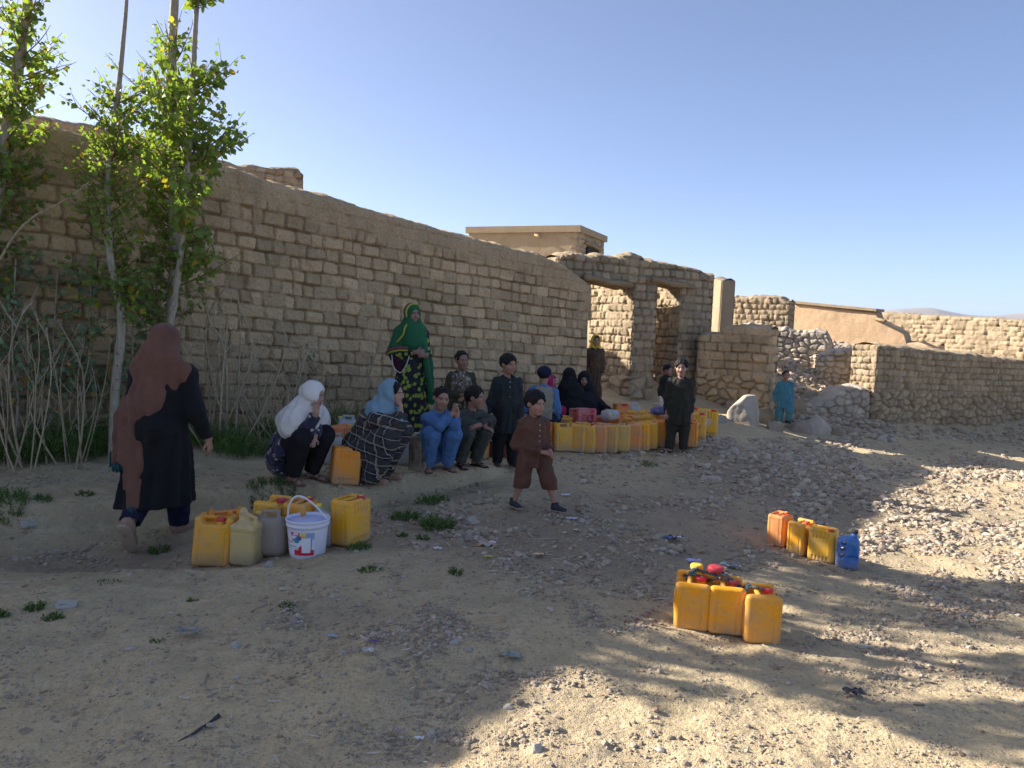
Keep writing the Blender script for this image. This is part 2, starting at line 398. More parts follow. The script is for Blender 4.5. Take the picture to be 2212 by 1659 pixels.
def pat_mix(lo, hi, zsplit, seed=3):
    def f(u, z, top):
        a, ta = lo(u, z, top); b, tb = hi(u, z, top)
        k = sst(-.04, .04, z - zsplit(u) + .12 * (fbm(u * 3, z * 3, 2, seed) - .5))
        return a * (1 - k) + b * k, ta * (1 - k) + tb * k
    return f
def wall(name, A, B, top, pattern, thick=.5, zb=None, step=.022, mat=None, parent=None, round_top=.07, nside=1, topjit=.03, u0=0, closed_bottom=False, seed=1, batter=0.0, backcoarse=True):
    """an upright wall; its front runs from A to B and faces the left of A->B (nside=1) or the right (-1)"""
    A = Vector(A[:2]); B = Vector(B[:2]); L = (B - A).length; D = (B - A) / L; N = Vector((D.y, -D.x)) * nside
    tu = np.array([p[0] for p in top]); tz = np.array([p[1] for p in top])
    def topf(u): return np.interp(u, tu, tz) + topjit * 2 * (fbm((u + u0) * 3.1, u * 0 + 3, 3, seed + 50) - .5) + topjit * .8 * (vn((u + u0) * 13, u * 0, seed + 51) - .5)
    nu = max(3, int(L / step)); U = np.linspace(0, L, nu); T = topf(U)
    def zbase(x, y): return (gz(x, y) - .25) if zb is None else np.full(np.shape(x), zb)
    H = float((T - zbase(A.x + D.x * U, A.y + D.y * U)).max()); nv = max(3, int(H / step))
    V = []; Fs = []; Cc = []; off = 0
    def grid(P, C, flip):
        nonlocal off
        n0, n1 = P.shape[:2]; i = np.arange(n0 * n1).reshape(n0, n1) + off; V.append(P.reshape(-1, 3)); Cc.append(C.ravel()); off += n0 * n1
        q = np.stack([i[:-1, :-1], i[1:, :-1], i[1:, 1:], i[:-1, 1:]], -1).reshape(-1, 4)
        Fs.append(q[:, ::-1] if flip else q)
    def inset(z, t):
        k = np.clip((z - (t - round_top)) / round_top, 0, 1); return round_top * (1 - np.sqrt(np.maximum(0, 1 - k * k)))
    V_ = np.linspace(0, 1, nv)
    def face(P0, Dd, Nn, us, tops, uoff, flip, nv_=nv):
        v = np.linspace(0, 1, nv_)
        X = P0.x + Dd.x * us; Y = P0.y + Dd.y * us; z0 = zbase(X, Y)
        Z = z0[:, None] + (tops - z0)[:, None] * v[None]; UU = np.broadcast_to(us[:, None], Z.shape) + uoff
        TT = np.broadcast_to(tops[:, None], Z.shape)
        d, c = pattern(UU, Z, TT)
        edge = np.minimum(us, us[-1] - us)[:, None]; d = d * sst(-.02, .05, edge) - .02 * (1 - sst(0, .05, edge))
        d = d - inset(Z, TT) + batter * (TT - Z)
        G = np.stack([X[:, None] + Nn.x * d, Y[:, None] + Nn.y * d, Z], -1)
        grid(G, c, flip); return G
    fl = nside < 0
    Gf = face(A, D, N, U, T, u0, fl)
    A2 = A - N * thick
    Gb = face(A2, D, -N, U, T, u0 + 40, not fl, max(4, nv // 6) if backcoarse else nv)
    # cap
    na = max(3, int(thick / max(step * 1.5, .03))); s = np.linspace(0, 1, na)
    f0 = Gf[:, -1]; b0 = Gb[:, -1]
    G = f0[:, None, :] * (1 - s)[None, :, None] + b0[:, None, :] * s[None, :, None]
    G[..., 2] += (.05 * (fbm(G[..., 0] * 6, G[..., 1] * 6, 3, seed + 60) - .5) + .04 * np.sin(s * math.pi)[None]) * (np.sin(s * math.pi) > .05)[None]
    grid(G, np.full(G.shape[:2], .95) * (.9 + .2 * vn(G[..., 0] * 9, G[..., 1] * 9, 4)), fl)
    # ends
    nt_ = max(3, int(thick / step)); ss = np.linspace(0, thick, nt_)
    face(A, -N, -D, ss, np.full(nt_, T[0]), u0 - thick - 3, not fl)
    face(B, -N, D, ss, np.full(nt_, T[-1]), u0 + L + 1, fl)
    if closed_bottom:
        P = np.stack([Gf[:, 0], Gb[:, 0]], 1); grid(P, np.full(P.shape[:2], .8), not fl)
    return mk(name, np.concatenate(V), np.concatenate(Fs), mat, parent, True, np.concatenate(Cc))

def line_of(dxa, Ya, dxb, Yb):
    a = at(dxa, 750, Ya); b = at(dxb, 750, Yb); A = Vector((a.x, a.y)); B = Vector((b.x, b.y)); return A, B
def tops(pts, A, B):
    D = (B - A).normalized(); o = [wall_hit(x, y, A, D) for x, y in pts]; return sorted(o)

# main compound wall
A0 = at(408, 750, 8.5); A0 = Vector((A0.x, A0.y)); D0 = Vector((math.sin(R_(44.1)), math.cos(R_(44.1))))
uL = -8.0; uR = wall_hit(1268, 750, A0, D0)[0]
AL = A0 + D0 * uL; AR = A0 + D0 * uR
tp = [(wall_hit(x, y, A0, D0)) for x, y in [(33, 257), (110, 270), (217, 300), (350, 330), (483, 356), (515, 360), (547, 377), (597, 393), (667, 410), (737, 430),
      (800, 450), (900, 478), (960, 493), (1020, 512), (1100, 533), (1180, 553), (1215, 572), (1245, 590), (1272, 612)]]
tp = [(u - uL, z) for u, z in tp]; tp = [(0, tp[0][1] + .65), (2.2, tp[0][1] + .45)] + tp  # unseen left end raised so the wall's shadow reaches farther
mw = wall('mud_brick_wall', AL, AR, tp, pat_brick(.158, .155, .29, .06, .036, .30, 4, gap=.012), .55, None, .0135, MUD, None, .10, 1, .022, uL, seed=4, batter=.02)
tag(mw, 'long high mud brick compound wall with smeared mud coping, behind the seated people and trees', 'wall')

# brick wall further back, showing above it
Ab, Bb = line_of(-40, 12.6, 652, 17.0)
bw = wall('back_wall', Ab, Bb, tops([(-40, 236), (33, 243), (110, 255), (217, 273), (400, 320), (520, 357), (560, 359), (645, 366), (652, 374)], Ab, Bb),
          pat_brick(.14, .16, .24, 0, .035, 0, 9), .5, .5, .03, MUDR, None, .06, 1, .03, seed=9)
tag(bw, 'weathered brick wall rising above the long wall behind the trees', 'wall')

# ruined gatehouse with two door openings
Af, Bf = line_of(1200, 13.45, 1536, 15.3)
Df = (Bf - Af).normalized(); Lf = (Bf - Af).length
def uf(dx, dy=750): return wall_hit(dx, dy, Af, Df)[0]
ruin = empty('ruined_gatehouse', (Af.x + Df.x * Lf / 2, Af.y + Df.y * Lf / 2, g1(*(Af + Df * Lf / 2))), 0, 'roofless mud brick gateway with two door openings under wooden lintels', 'building')
pf = pat_brick(.15, .11, .24, .015, .04, 0, 17, gap=.013)
ps = pat_stone(.20, .07, 1.7, 23)
zl = wall_hit(1310, 606, Af, Df)[1]
pm_ = pat_mix(ps, pf, lambda u: .62 + 0 * u)
def pw(name, u_a, u_b, top_, thick, zb, **kw):
    a = Af + Df * u_a; b = Af + Df * u_b
    o = wall(name, a, b, top_, kw.pop('pat', pm_), thick, zb, kw.pop('step', .02), MUDR, None, nside=1, u0=u_a, **kw)
    o.parent = ruin; o.matrix_parent_inverse = Matrix.Translation(-ruin.location); return o
ft = tops([(1198, 549), (1268, 551), (1300, 549), (1343, 559), (1348, 553), (1379, 552), (1404, 564), (1440, 570), (1476, 576), (1510, 583), (1536, 589)], Af, Bf)
pw('header', 0, Lf, ft, .55, zl, round_top=.05, topjit=.05, closed_bottom=True, seed=17)
pw('pier', uf(1364), uf(1416), [(0, zl), (5, zl)], 1.38, None, round_top=.004, topjit=0, seed=18)
pw('pier', uf(1465), Lf, [(0, zl), (5, zl)], 2.0, None, round_top=.004, topjit=0, seed=19)
for (xa, ya, xb, yb) in ((1256, 599, 1360, 617), (1401, 604, 1492, 621)):
    ua, za = wall_hit(xa, ya, Af, Df); ub, zb_ = wall_hit(xb, yb, Af, Df); N = Vector((Df.y, -Df.x)); m = MB()
    for k, off in enumerate((.07, -.06, -.2, -.33)):
        P = []
        for s in np.linspace(0, 1, 12):
            p = Af + Df * (ua + (ub - ua) * s) + N * off; P.append((p.x, p.y, za + (zb_ - za) * s - .01 * k + .012 * math.sin(s * 9 + k)))
        m.tube(P, [(.052 - .01 * (k > 0)) * (1 + .12 * math.sin(i * 1.7 + k)) for i in range(12)], 10, (1, 1, 1) if k == 0 else (.8, .8, .8))
    o = m.build('lintel', WOOD); o.parent = ruin; o.matrix_parent_inverse = Matrix.Translation(-ruin.location)
# added wall behind the ruin, put in to shade the foot of its cross walls
N = Vector((Df.y, -Df.x)); ra = Af + Df * (-3.2) - N * 3.4; rb = Af + Df * (-.2) - N * 3.4
o = wall('added_shade_wall', ra, rb, [(0, 2.05), (6, 2.15)], pf, .45, None, .05, MUDR, None, seed=21); o.parent = ruin; o.matrix_parent_inverse = Matrix.Translation(-ruin.location)

# house box beyond
hz = 4.62
hA = at(1010, 600, 26.5); hC = at(1245, 600, 25); hR = at(1302, 600, 27.9)
house = empty('mud_house', (hC.x, hC.y, 1), 0, 'small flat-roofed mud house with a dark square window, above the gateway', 'house')
def child(o, root): o.parent = root; o.matrix_parent_inverse = Matrix.Translation(-root.location); return o
child(wall('plaster_wall', hA, hC, [(0, hz - .12), (9, hz - .12)], pat_plaster(5), .3, .8, .08, MUDR, None, .02, 1, .01), house)
hz2 = wall_hit(1300, 520, (hC.x, hC.y), (Vector((hR.x, hR.y)) - Vector((hC.x, hC.y))).normalized())[1]
child(wall('brick_wall', hC, hR, [(0, hz - .12), (3.5, hz - .12)], pat_brick(.13, .2, .3, 0, .03, 0, 31), .3, .8, .035, MUDR, None, .02, 1, .01), house)
m = MB()
Dc = (Vector((hR.x, hR.y)) - Vector((hC.x, hC.y))).normalized(); Nc = Vector((Dc.y, -Dc.x))
def hw(u, o, z): p = Vector((hC.x, hC.y)) + Dc * u + Nc * o; return (p.x, p.y, z)
w0 = wall_hit(1266, 540, (hC.x, hC.y), Dc); w1 = wall_hit(1290, 553, (hC.x, hC.y), Dc)
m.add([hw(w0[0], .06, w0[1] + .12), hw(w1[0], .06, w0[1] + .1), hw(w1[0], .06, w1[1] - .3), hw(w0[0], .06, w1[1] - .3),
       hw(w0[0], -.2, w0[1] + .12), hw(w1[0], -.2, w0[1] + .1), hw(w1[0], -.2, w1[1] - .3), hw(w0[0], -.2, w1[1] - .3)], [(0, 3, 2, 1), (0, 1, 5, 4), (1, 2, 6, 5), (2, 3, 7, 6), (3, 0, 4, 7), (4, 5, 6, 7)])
child(m.build('window', mat_plain('opening_shade', (.02, .018, .015), .9), None, False), house)  # solid near-black box, standing for the shade inside the opening
m = MB(); m.tube([hw(w0[0] - .3, .09, w0[1] + .22), hw(w1[0] + .35, .09, w0[1] + .14)], .05, 8, (1, 1, 1)); child(m.build('lintel', WOOD), house)
hB = hA + (hR - hC); Z0 = hz - .16; Z1 = hz + .05; e = .12
cen = (hA + hC + hR + hB) / 4
m = MB(); q = []
for p in (hA, hC, hR, hB):
    d = (p - cen); d.z = 0; q.append(p + d.normalized() * e)
m.add([(p.x, p.y, Z0) for p in q] + [(p.x, p.y, Z1) for p in q], [(3, 2, 1, 0), (4, 5, 6, 7), (0, 1, 5, 4), (1, 2, 6, 5), (2, 3, 7, 6), (3, 0, 4, 7)], (.95, .95, .95))
child(m.build('roof', MUDR, None, False), house)
m = MB()
for ax in (hA + (hC - hA) * .62,):
    m.tube([(ax.x, ax.y - .05, Z0 - .08), (ax.x + .15, ax.y - .35, Z0 - .16)], .045, 8, (1, 1, 1))
child(m.build('drain_spout', WOOD), house)

# mud post, brick wall on the hillside, plastered wall, far brick wall
pa, pb = line_of(1530, 17.4, 1551, 17.0)
tag(wall('mud_post', pa, pb, tops([(1530, 603), (1540, 601), (1551, 604)], pa, pb), pat_plaster(8), .35, .6, .03, MUDR, None, .04, 1, .02), 'tall narrow mud pillar standing just right of the gateway', 'pillar')
ha, hb = line_of(1548, 19.6, 1700, 18.6)
tag(wall('hillside_wall', ha, hb, tops([(1545, 640), (1600, 641), (1650, 642), (1690, 643), (1700, 650)], ha, hb), pat_brick(.13, .13, .2, 0, .04, 0, 37), .5, .9, .028, MUDR, None, .05, 1, .03, seed=37),
    'short brick wall on the rubble slope between pillar and plastered wall', 'wall')
pa, pb = line_of(1705, 21.6, 2030, 19.0)
tag(wall('plastered_wall', pa, pb, tops([(1705, 664), (1712, 657), (1735, 657), (1800, 664), (1894, 675), (1896, 689), (1925, 704), (1954, 722), (1957, 741), (2027, 744), (2030, 746)], pa, pb), pat_plaster(11), .5, .3, .04, PLASTER, None, .04, 1, .012, seed=38),
    'smooth orange-tan plastered wall standing on the slope at right', 'wall')
m = MB(); D_ = (pb - pa).normalized(); q_ = [wall_hit(x_, y_, pa, D_) for x_, y_ in ((1712, 655), (1895, 673))]; N_ = Vector((D_.y, -D_.x))
c_ = [(pa + D_ * u_ + N_ * o_, z_ + dz_) for (u_, z_) in q_ for o_ in (.10, -.55) for dz_ in (0, .07)]
m.add([(v_.x, v_.y, z_) for v_, z_ in c_], [(0, 1, 3, 2), (4, 6, 7, 5), (0, 4, 5, 1), (2, 3, 7, 6), (1, 5, 7, 3), (0, 2, 6, 4)], (.85, .85, .85)); tag(m.build('coping_slab', MUDR, None, False), 'thin mud coping along the top of the plastered wall', 'coping')
m = MB(); p = at(1897, 688, 19.9); q = at(1912, 693, 19.2)
m.tube([p + Vector((0, .2, 0)), q], [.045, .04], 8, (.8, .8, .8)); tag(m.build('drain_spout', WOOD), 'wooden drain spout jutting from the top of the plastered wall', 'spout')
fa, fb = line_of(1900, 24.5, 2290, 20.6)
tag(wall('far_brick_wall', fa, fb, tops([(1900, 676), (1960, 679), (2100, 686), (2212, 692), (2290, 697)], fa, fb), pat_brick(.135, .22, .34, 0, .028, 0, 41), .5, 0, .03, MUDR, None, .04, 1, .02, seed=41),
    'long sunlit brick wall running to the right edge behind the nearer wall', 'wall')
# low wall beside the ruin
la, lb = line_of(1506, 14.75, 1661, 13.9)
tag(wall('low_brick_wall', la, lb, tops([(1506, 722), (1545, 720), (1560, 719), (1563, 707), (1610, 705), (1650, 705), (1661, 709)], la, lb),
     pat_mix(pat_stone(.15, .06, 1.5, 43), pat_brick(.165, .2, .3, 0, .035, 0, 44), lambda u: .72 + 0 * u), .5, None, .02, MUD, None, .04, 1, .02, seed=44), 'low brick wall on stone footing to the right of the gateway', 'wall')
# right wall, stone below and brick above
ra, rb = line_of(1897, 15.2, 2300, 18.1)
zs_a = wall_hit(1900, 845, ra, (rb - ra).normalized())[1]; zs_b = wall_hit(2212, 856, ra, (rb - ra).normalized())[1]
tag(wall('stone_footed_wall', ra, rb, tops([(1897, 744), (1930, 748), (2000, 754), (2100, 765), (2212, 779), (2300, 790)], ra, rb),
     pat_mix(pat_stone(.145, .07, 1.2, 47), pat_brick(.128, .12, .17, .03, .035, 0, 48), lambda u: zs_a + (zs_b - zs_a) * np.clip(u, 0, 9) / 6), .62, None, .02, MUDR, None, .05, 1, .03, seed=48),
    'waist-high brick wall on a thick stone base at the right edge', 'wall')
sa, sb = line_of(1742, 14.9, 1890, 15.25)
tag(wall('stone_footing', sa, sb, tops([(1742, 905), (1770, 880), (1800, 862), (1830, 845), (1860, 838), (1890, 838)], sa, sb), pat_stone(.14, .06, 1.3, 51), .7, None, .022, RUBBLE, None, .12, 1, .06, seed=51),
    'crumbling stub of stone wall sloping up to the brick wall corner', 'wall')
# dry-stone terrace walls on the slope
ta, tb = line_of(1600, 17.7, 1795, 16.9)
tag(wall('terrace_wall', ta, tb, tops([(1600, 700), (1650, 704), (1700, 713), (1760, 716), (1785, 722), (1795, 740)], ta, tb), pat_stone(.12, .055, 1.35, 53), .6, None, .022, RUBBLE, None, .1, 1, .06, seed=53),
    'dry stone terrace wall below the plastered wall on the slope', 'wall')
ta, tb = line_of(1770, 16.5, 1880, 16.3)
tag(wall('terrace_wall', ta, tb, tops([(1770, 765), (1800, 757), (1850, 757), (1880, 762)], ta, tb), pat_stone(.12, .055, 1.35, 54), .6, None, .022, RUBBLE, None, .1, 1, .06, seed=54),
    'lower dry stone terrace wall just left of the brick wall corner', 'wall')

# mountains
def mountains():
    X = np.linspace(-500, 7000, 300); Yd = np.linspace(0, 1, 24)
    r = at(1900, 650, 7000)
    def h(px): 
        return np.interp(px, [1500, 1700, 1850, 1920, 1985, 2060, 2120, 2180, 2300, 2800], [40, 90, 170, 225, 250, 200, 195, 230, 180, 120])
    V = []; 
    for j, t in enumerate(Yd):
        y = 6400 + 900 * t; px = 1106 + X / 6900 * FL
        hh = h(px) * (math.sin(t * math.pi) ** .8) + 22 * (fbm(X / 300, np.full(X.shape, t * 3), 4, 5) - .5) * math.sin(t * math.pi)
        V.append(np.stack([X, np.full(X.shape, y), hh - 30], -1))
    V = np.array(V); n0, n1 = V.shape[:2]; i = np.arange(n0 * n1).reshape(n0, n1)
    F = np.stack([i[:-1, :-1], i[:-1, 1:], i[1:, 1:], i[1:, :-1]], -1).reshape(-1, 4)
    tag(mk('mountains', V.reshape(-1, 3), F, mat_plain('mountain_rock', (.30, .25, .2), .95, .004, .2, 0)), kind='structure')
mountains()

# ------------------------------------------------------------------ solid modelling with distance fields
def _v(p): return np.array([p[0], p[1], p[2]], float)
def cone(a, b, r1, r2=None, flat=None, k=.02, mode=1):
    """tapered capsule a->b; flat=(axis, f) squashes it along an axis by f"""
    a = _v(a); b = _v(b); r2 = r1 if r2 is None else r2
    if flat: ax = _v(flat[0]); ax = ax / np.linalg.norm(ax); f = flat[1]
    def d(P):
        q = P - a; ab = b - a
        if flat:
            q = q + (q @ ax)[..., None] * ax * (1 / f - 1); ab = ab + (ab @ ax) * ax * (1 / f - 1)
        t = np.clip((q @ ab) / max(ab @ ab, 1e-9), 0, 1)
        return (np.linalg.norm(q - t[..., None] * ab, axis=-1) - (r1 + (r2 - r1) * t)) * (min(1, f * 1.2) if flat else 1)
    return (d, k, mode)
def ell(c, r, M=None, k=.02, mode=1):
    c = _v(c); r = _v(r); M = np.array(M) if M is not None else None
    def d(P):
        q = P - c
        if M is not None: q = q @ M
        l = np.linalg.norm(q / r, axis=-1); g = np.linalg.norm(q / (r * r), axis=-1)
        return l * (l - 1) / np.maximum(g, 1e-6)
    return (d, k, mode)
def rbox(c, h, r, M=None, k=.01, mode=1):
    c = _v(c); h = _v(h) - r; M = np.array(M) if M is not None else None
    def d(P):
        q = P - c
        if M is not None: q = q @ M
        q = np.abs(q) - h
        return np.linalg.norm(np.maximum(q, 0), axis=-1) + np.minimum(q.max(-1), 0) - r
    return (d, k, mode)
def half(p, n, k=.01):          # keep the side the normal points away from
    p = _v(p); n = _v(n); n = n / np.linalg.norm(n)
    return (lambda P: (P - p) @ n, k, 2)
def sub(op, k=None): return (op[0], op[1] if k is None else k, -1)
def smin(a, b, k):
    h = np.maximum(k - np.abs(a - b), 0) / k
    return np.minimum(a, b) - h * h * k * .25
def sdf_mesh(ops, res, lo, hi, disp=None):
    B = 8; bs = B * res; R = bs * .87
    lo = np.array(lo, float); hi = np.array(hi, float); n = np.ceil((hi - lo) / bs).astype(int) + 1
    I = np.stack(np.meshgrid(*[np.arange(k) for k in n], indexing='ij'), -1).reshape(-1, 3)
    C = lo + (I + .5) * bs; d0 = np.full(len(C), 1e3)
    for d, k, m in ops:
        v = d(C)
        d0 = smin(d0, v, k) if m == 1 else (-smin(-d0, v, k) if m == -1 else -smin(-d0, -v, k))
    act = np.abs(d0) < R * 1.45 + .012; I = I[act]; C = C[act]
    l = np.arange(B + 1); Lg = np.stack(np.meshgrid(l, l, l, indexing='ij'), -1)
    P = lo + (I[:, None, None, None] * B + Lg[None]) * res
    val = np.full(P.shape[:-1], 1e3)
    Dp = disp(P) if disp is not None else None
    for d, k, m in ops:
        dc = d(C); lim = 3.2 * R + k
        s = np.nonzero(dc < lim if m != 2 else dc > -lim)[0]
        if len(s) == 0: continue
        v = d(P[s])
        if m == 1 and Dp is not None: v = v + Dp[s]
        val[s] = smin(val[s], v, k) if m == 1 else (-smin(-val[s], v, k) if m == -1 else -smin(-val[s], -v, k))
    ins = val < 0; S = int(n.max() * B + 16)
    cnt = sum(ins[:, i:B + i, j:B + j, k:B + k].astype(np.int8) for i in (0, 1) for j in (0, 1) for k in (0, 1))
    b, i, j, k = np.nonzero((cnt > 0) & (cnt < 8))
    G = I[b] * B + np.stack([i, j, k], -1); ids = (G[:, 0] * S + G[:, 1]) * S + G[:, 2]
    acc = np.zeros((len(b), 3)); num = np.zeros(len(b))
    cs = [(x, y, z) for x in (0, 1) for y in (0, 1) for z in (0, 1)]
    cv = {c: val[b, i + c[0], j + c[1], k + c[2]] for c in cs}
    for c in cs:
        for ax in range(3):
            if c[ax]: continue
            e = list(c); e[ax] = 1; e = tuple(e); v0, v1 = cv[c], cv[e]; m = (v0 < 0) != (v1 < 0)
            t = np.where(m, v0 / np.where(m, v0 - v1, 1), 0)
            p = np.array(c, float)[None] + np.zeros((len(b), 1)); p[:, ax] += t
            acc += p * m[:, None]; num += m
    V = lo + (G + acc / num[:, None]) * res
    o = np.argsort(ids); ids = ids[o]; V = V[o]; F = []
    def look(g):
        key = (g[:, 0] * S + g[:, 1]) * S + g[:, 2]; q = np.searchsorted(ids, key); q = np.clip(q, 0, len(ids) - 1)
        return np.where(ids[q] == key, q, -1)
    for ax in range(3):
        s0 = [slice(0, B)] * 3; s1 = list(s0); s1[ax] = slice(1, B + 1)
        a = ins[(slice(None), *s0)]; c = ins[(slice(None), *s1)]; bb, ii, jj, kk = np.nonzero(a != c)
        g = I[bb] * B + np.stack([ii, jj, kk], -1); e1 = np.zeros(3, int); e2 = np.zeros(3, int); e1[(ax + 1) % 3] = 1; e2[(ax + 2) % 3] = 1
        q = np.stack([look(g), look(g - e1), look(g - e1 - e2), look(g - e2)], -1)
        fl = ~a[bb, ii, jj, kk]; q[fl] = q[fl][:, ::-1]; F.append(q[(q >= 0).all(1)])
    return V, np.concatenate(F)
def sdf_obj(name, ops, res, lo, hi, mat, parent=None, disp=None, col=None):
    V, F = sdf_mesh(ops, res, lo, hi, disp)
    return mk(name, V, F, mat, parent, True, col(V) if col else None)
def nz3(P, s, seed=0):
    rs = np.random.RandomState(seed); o = 0
    for i in range(5):
        k = rs.randn(3); k *= s * (1 + .7 * i) / np.linalg.norm(k); o = o + np.sin(P @ k + rs.rand() * 9 + 1.6 * np.sin(P @ (rs.randn(3) * s * .5))) / (1 + .5 * i)
    return o / 2.6

# ------------------------------------------------------------------ water cans
PL = mat_plastic('scuffed_plastic', .0, .95); PLD = mat_plastic('dusty_plastic', 0, 1.35)
PLT = mat_plastic('milky_plastic', .35, .5, .4); PLC = mat_plastic('cap_plastic', 0, .35, .45)
def setcol(o, c): o.color = (*c, 1); return o
def cap_mesh(name, c, r, h, parent, color, tilt=None):
    m = MB(); n = 28; V = []; F = []
    prof = [(r * .95, 0), (r, h * .15), (r, h * .8), (r * .9, h), (r * .5, h * 1.0), (0.001, h * .97)]
    for i, (rr, zz) in enumerate(prof):
        for k in range(n):
            q = rr * (1 + (.035 if (k % 2 and i in (1, 2)) else 0)); t = 2 * math.pi * k / n
            V.append((q * math.cos(t), q * math.sin(t), zz))
    for i in range(len(prof) - 1):
        for k in range(n): F.append((i * n + k, i * n + (k + 1) % n, (i + 1) * n + (k + 1) % n, (i + 1) * n + k))
    M = Matrix.Translation(c) @ (tilt or Matrix())
    m.add([M @ Vector(v) for v in V], F); return setcol(m.build(name, PLC, parent), color)
NECKC = (.72, .5, .12)
def can_channel(L=.25, W=.178, H=.332):
    """can with raised ends, a handle bar between them and a cap beside the handle"""
    a, b = L / 2, W / 2
    ops = [rbox((0, 0, H / 2), (a, b, H / 2), .026),
           sub(rbox((0, 0, H + .012), (a - .048, b + .05, .062), .022), .02),
           cone((-a + .05, .018, H - .022), (a - .05, .018, H - .022), .0125, k=.012),
           cone((.035, -.04, H - .06), (.035, -.04, H - .028), .023, k=.008)]
    for sx in (-1, 1):
        for y in (-.05, .05): ops.append(sub(cone((sx * (a + .002), y, .03), (sx * (a + .002), y, H - .04), .0065), .005))
        for s in (-1, 1): ops.append(sub(cone((sx * (a - .042), s * (b + .002), .03), (sx * (a - .042), s * (b + .002), H - .09), .0065), .005))
        ops.append(sub(cone((sx * (a - .004), 0, -.004), (sx * (a + .02), 0, -.004), .014), .008))
    for s in (-1, 1): ops.append(ell((0, s * (b - .004), .15), (.07, .010, .10), k=.012))
    return ops, (-a - .02, -b - .02, -.01), (a + .02, b + .02, H + .03)
def can_pocket(L=.25, W=.178, H=.332):
    a, b = L / 2, W / 2
    ops = [rbox((0, 0, H / 2), (a, b, H / 2), .030), rbox((0, 0, H / 2), (a - .03, b + .003, H / 2 - .05), .02, k=.012),
           sub(rbox((-.02, 0, H), (a - .045, b - .028, .042), .018), .012), sub(rbox((a - .045, -b + .03, H + .01), (.05, .045, .035), .02), .012),
           cone((-a + .03, .0, H - .014), (a - .06, .0, H - .014), .0125, k=.012),
           cone((a - .052, -.03, H - .05), (a - .052, -.03, H - .012), .023, k=.008)]
    for i in range(5):
        x = (-2 + i) * .034
        for s in (-1, 1):
            ops.append(sub(cone((x, s * (b + .003), H - .09), (x, s * (b + .0), H - .028), .0095), .005))
            ops.append(sub(cone((x, s * (b + .004), .03), (x, s * (b + .004), .06), .008), .005))
    for sx in (-1, 1):
        for s in (-1, 1):
            for q in (.022, .034): ops.append(sub(cone((sx * (a + .001), s * (b - q - .012), .03), (sx * (a + .001), s * (b - q - .012), H - .04), .004), .004))
    return ops, (-a - .02, -b - .02, -.01), (a + .02, b + .02, H + .02)
def jug_round(W=.21, T=.15, H=.27):
    a, b = W / 2, T / 2
    ops = [rbox((0, 0, H / 2), (a, b, H / 2), .058), cone((-.05, 0, H - .02), (-.05, 0, H + .035), .012, k=.02), cone((.05, 0, H - .02), (.05, 0, H + .035), .012, k=.02),
           cone((-.05, 0, H + .035), (.05, 0, H + .035), .012, k=.012), cone((-.078, .0, H - .04), (-.088, 0, H + .012), .02, k=.01),
           ell((0, b - .002, .12), (.075, .006, .08), k=.01), ell((0, -b + .002, .12), (.075, .006, .08), k=.01)]
    return ops, (-a - .03, -b - .03, -.01), (a + .03, b + .03, H + .06)
def jug_tall(H=.33):
    ops = [rbox((0, 0, .145), (.09, .085, .145), .028), rbox((0, 0, .262), (.092, .087, .022), .02, k=.006), cone((-.01, 0, .27), (-.035, 0, .325), .075, .03, k=.03),
           cone((-.035, 0, .32), (-.035, 0, .368), .024, k=.006), cone((-.035, 0, .357), (-.035, 0, .36), .028, k=.004),
           cone((-.015, .0, .352), (.062, -.01, .325), .012, k=.01), cone((.062, -.01, .325), (.067, -.012, .262), .014, k=.01)]
    for z in (.035, .235): 
        for s in (-1, 1): ops.append(sub(cone((-.07, s * .088, z), (.07, s * .088, z), .004), .004))
    ops.append(sub(cone((0, -.1, -.003), (0, .1, -.003), .011), .008))
    return ops, (-.12, -.11, -.01), (.12, .11, .40)
def jug_oil():
    """flat oil jug with a side handle"""
    ops = [rbox((0, 0, .125), (.083, .055, .125), .038), cone((.01, 0, .22), (.038, 0, .27), .05, .022, k=.04), cone((.038, 0, .26), (.042, 0, .295), .019, k=.006),
           sub(cone((-.043, -.1, .11), (-.043, .1, .11), .017), .012), sub(cone((-.040, -.1, .165), (-.040, .1, .165), .017), .012), sub(cone((-.028, -.1, .21), (-.028, .1, .21), .014), .012),
           sub(cone((.03, -.062, .1), (.06, -.062, .1), .022), .01)]
    return ops, (-.1, -.07, -.01), (.1, .07, .32)
def jug_f():
    ops = [rbox((0, 0, .12), (.07, .055, .12), .03), cone((-.028, 0, .22), (-.032, 0, .265), .045, .02, k=.05), cone((-.032, 0, .26), (-.032, 0, .285), .018, k=.006),
           cone((-.01, 0, .262), (.045, 0, .215), .013, k=.015), sub(cone((.018, -.1, .212), (.028, .1, .205), .015), .01)]
    return ops, (-.09, -.07, -.01), (.09, .07, .31)
PARKED = Vector((0, 0, -50))
def proto(name, fn, mat, caps, res=.0036):
    ops, lo, hi = fn(); V, F = sdf_mesh(ops, res, lo, hi); r = mk(name, V, F, mat)
    for (c, rr, h, col, tilt) in caps: cap_mesh('cap', c, rr, h, r, col, tilt)
    tag(r, cat='jerrican' if 'jug' not in name else 'jug'); return r
RED = (.55, .018, .03); AMB = (.86, .29, .010); YEL = (.86, .375, .010); LEM = (.80, .41, .02); ORA = (.82, .22, .03); PINK = (.72, .20, .08); SAND = (.68, .36, .07); WHT = (.62, .63, .62); TAN = (.60, .44, .19)
pCH = proto('jerrican', can_channel, PL, [((.035, -.04, .300), .028, .026, RED, None)])
pCHn = proto('jerrican', can_channel, PLD, [])
pPK = proto('jerrican', can_pocket, PL, [((.073, -.03, .312), .028, .022, RED, None)])
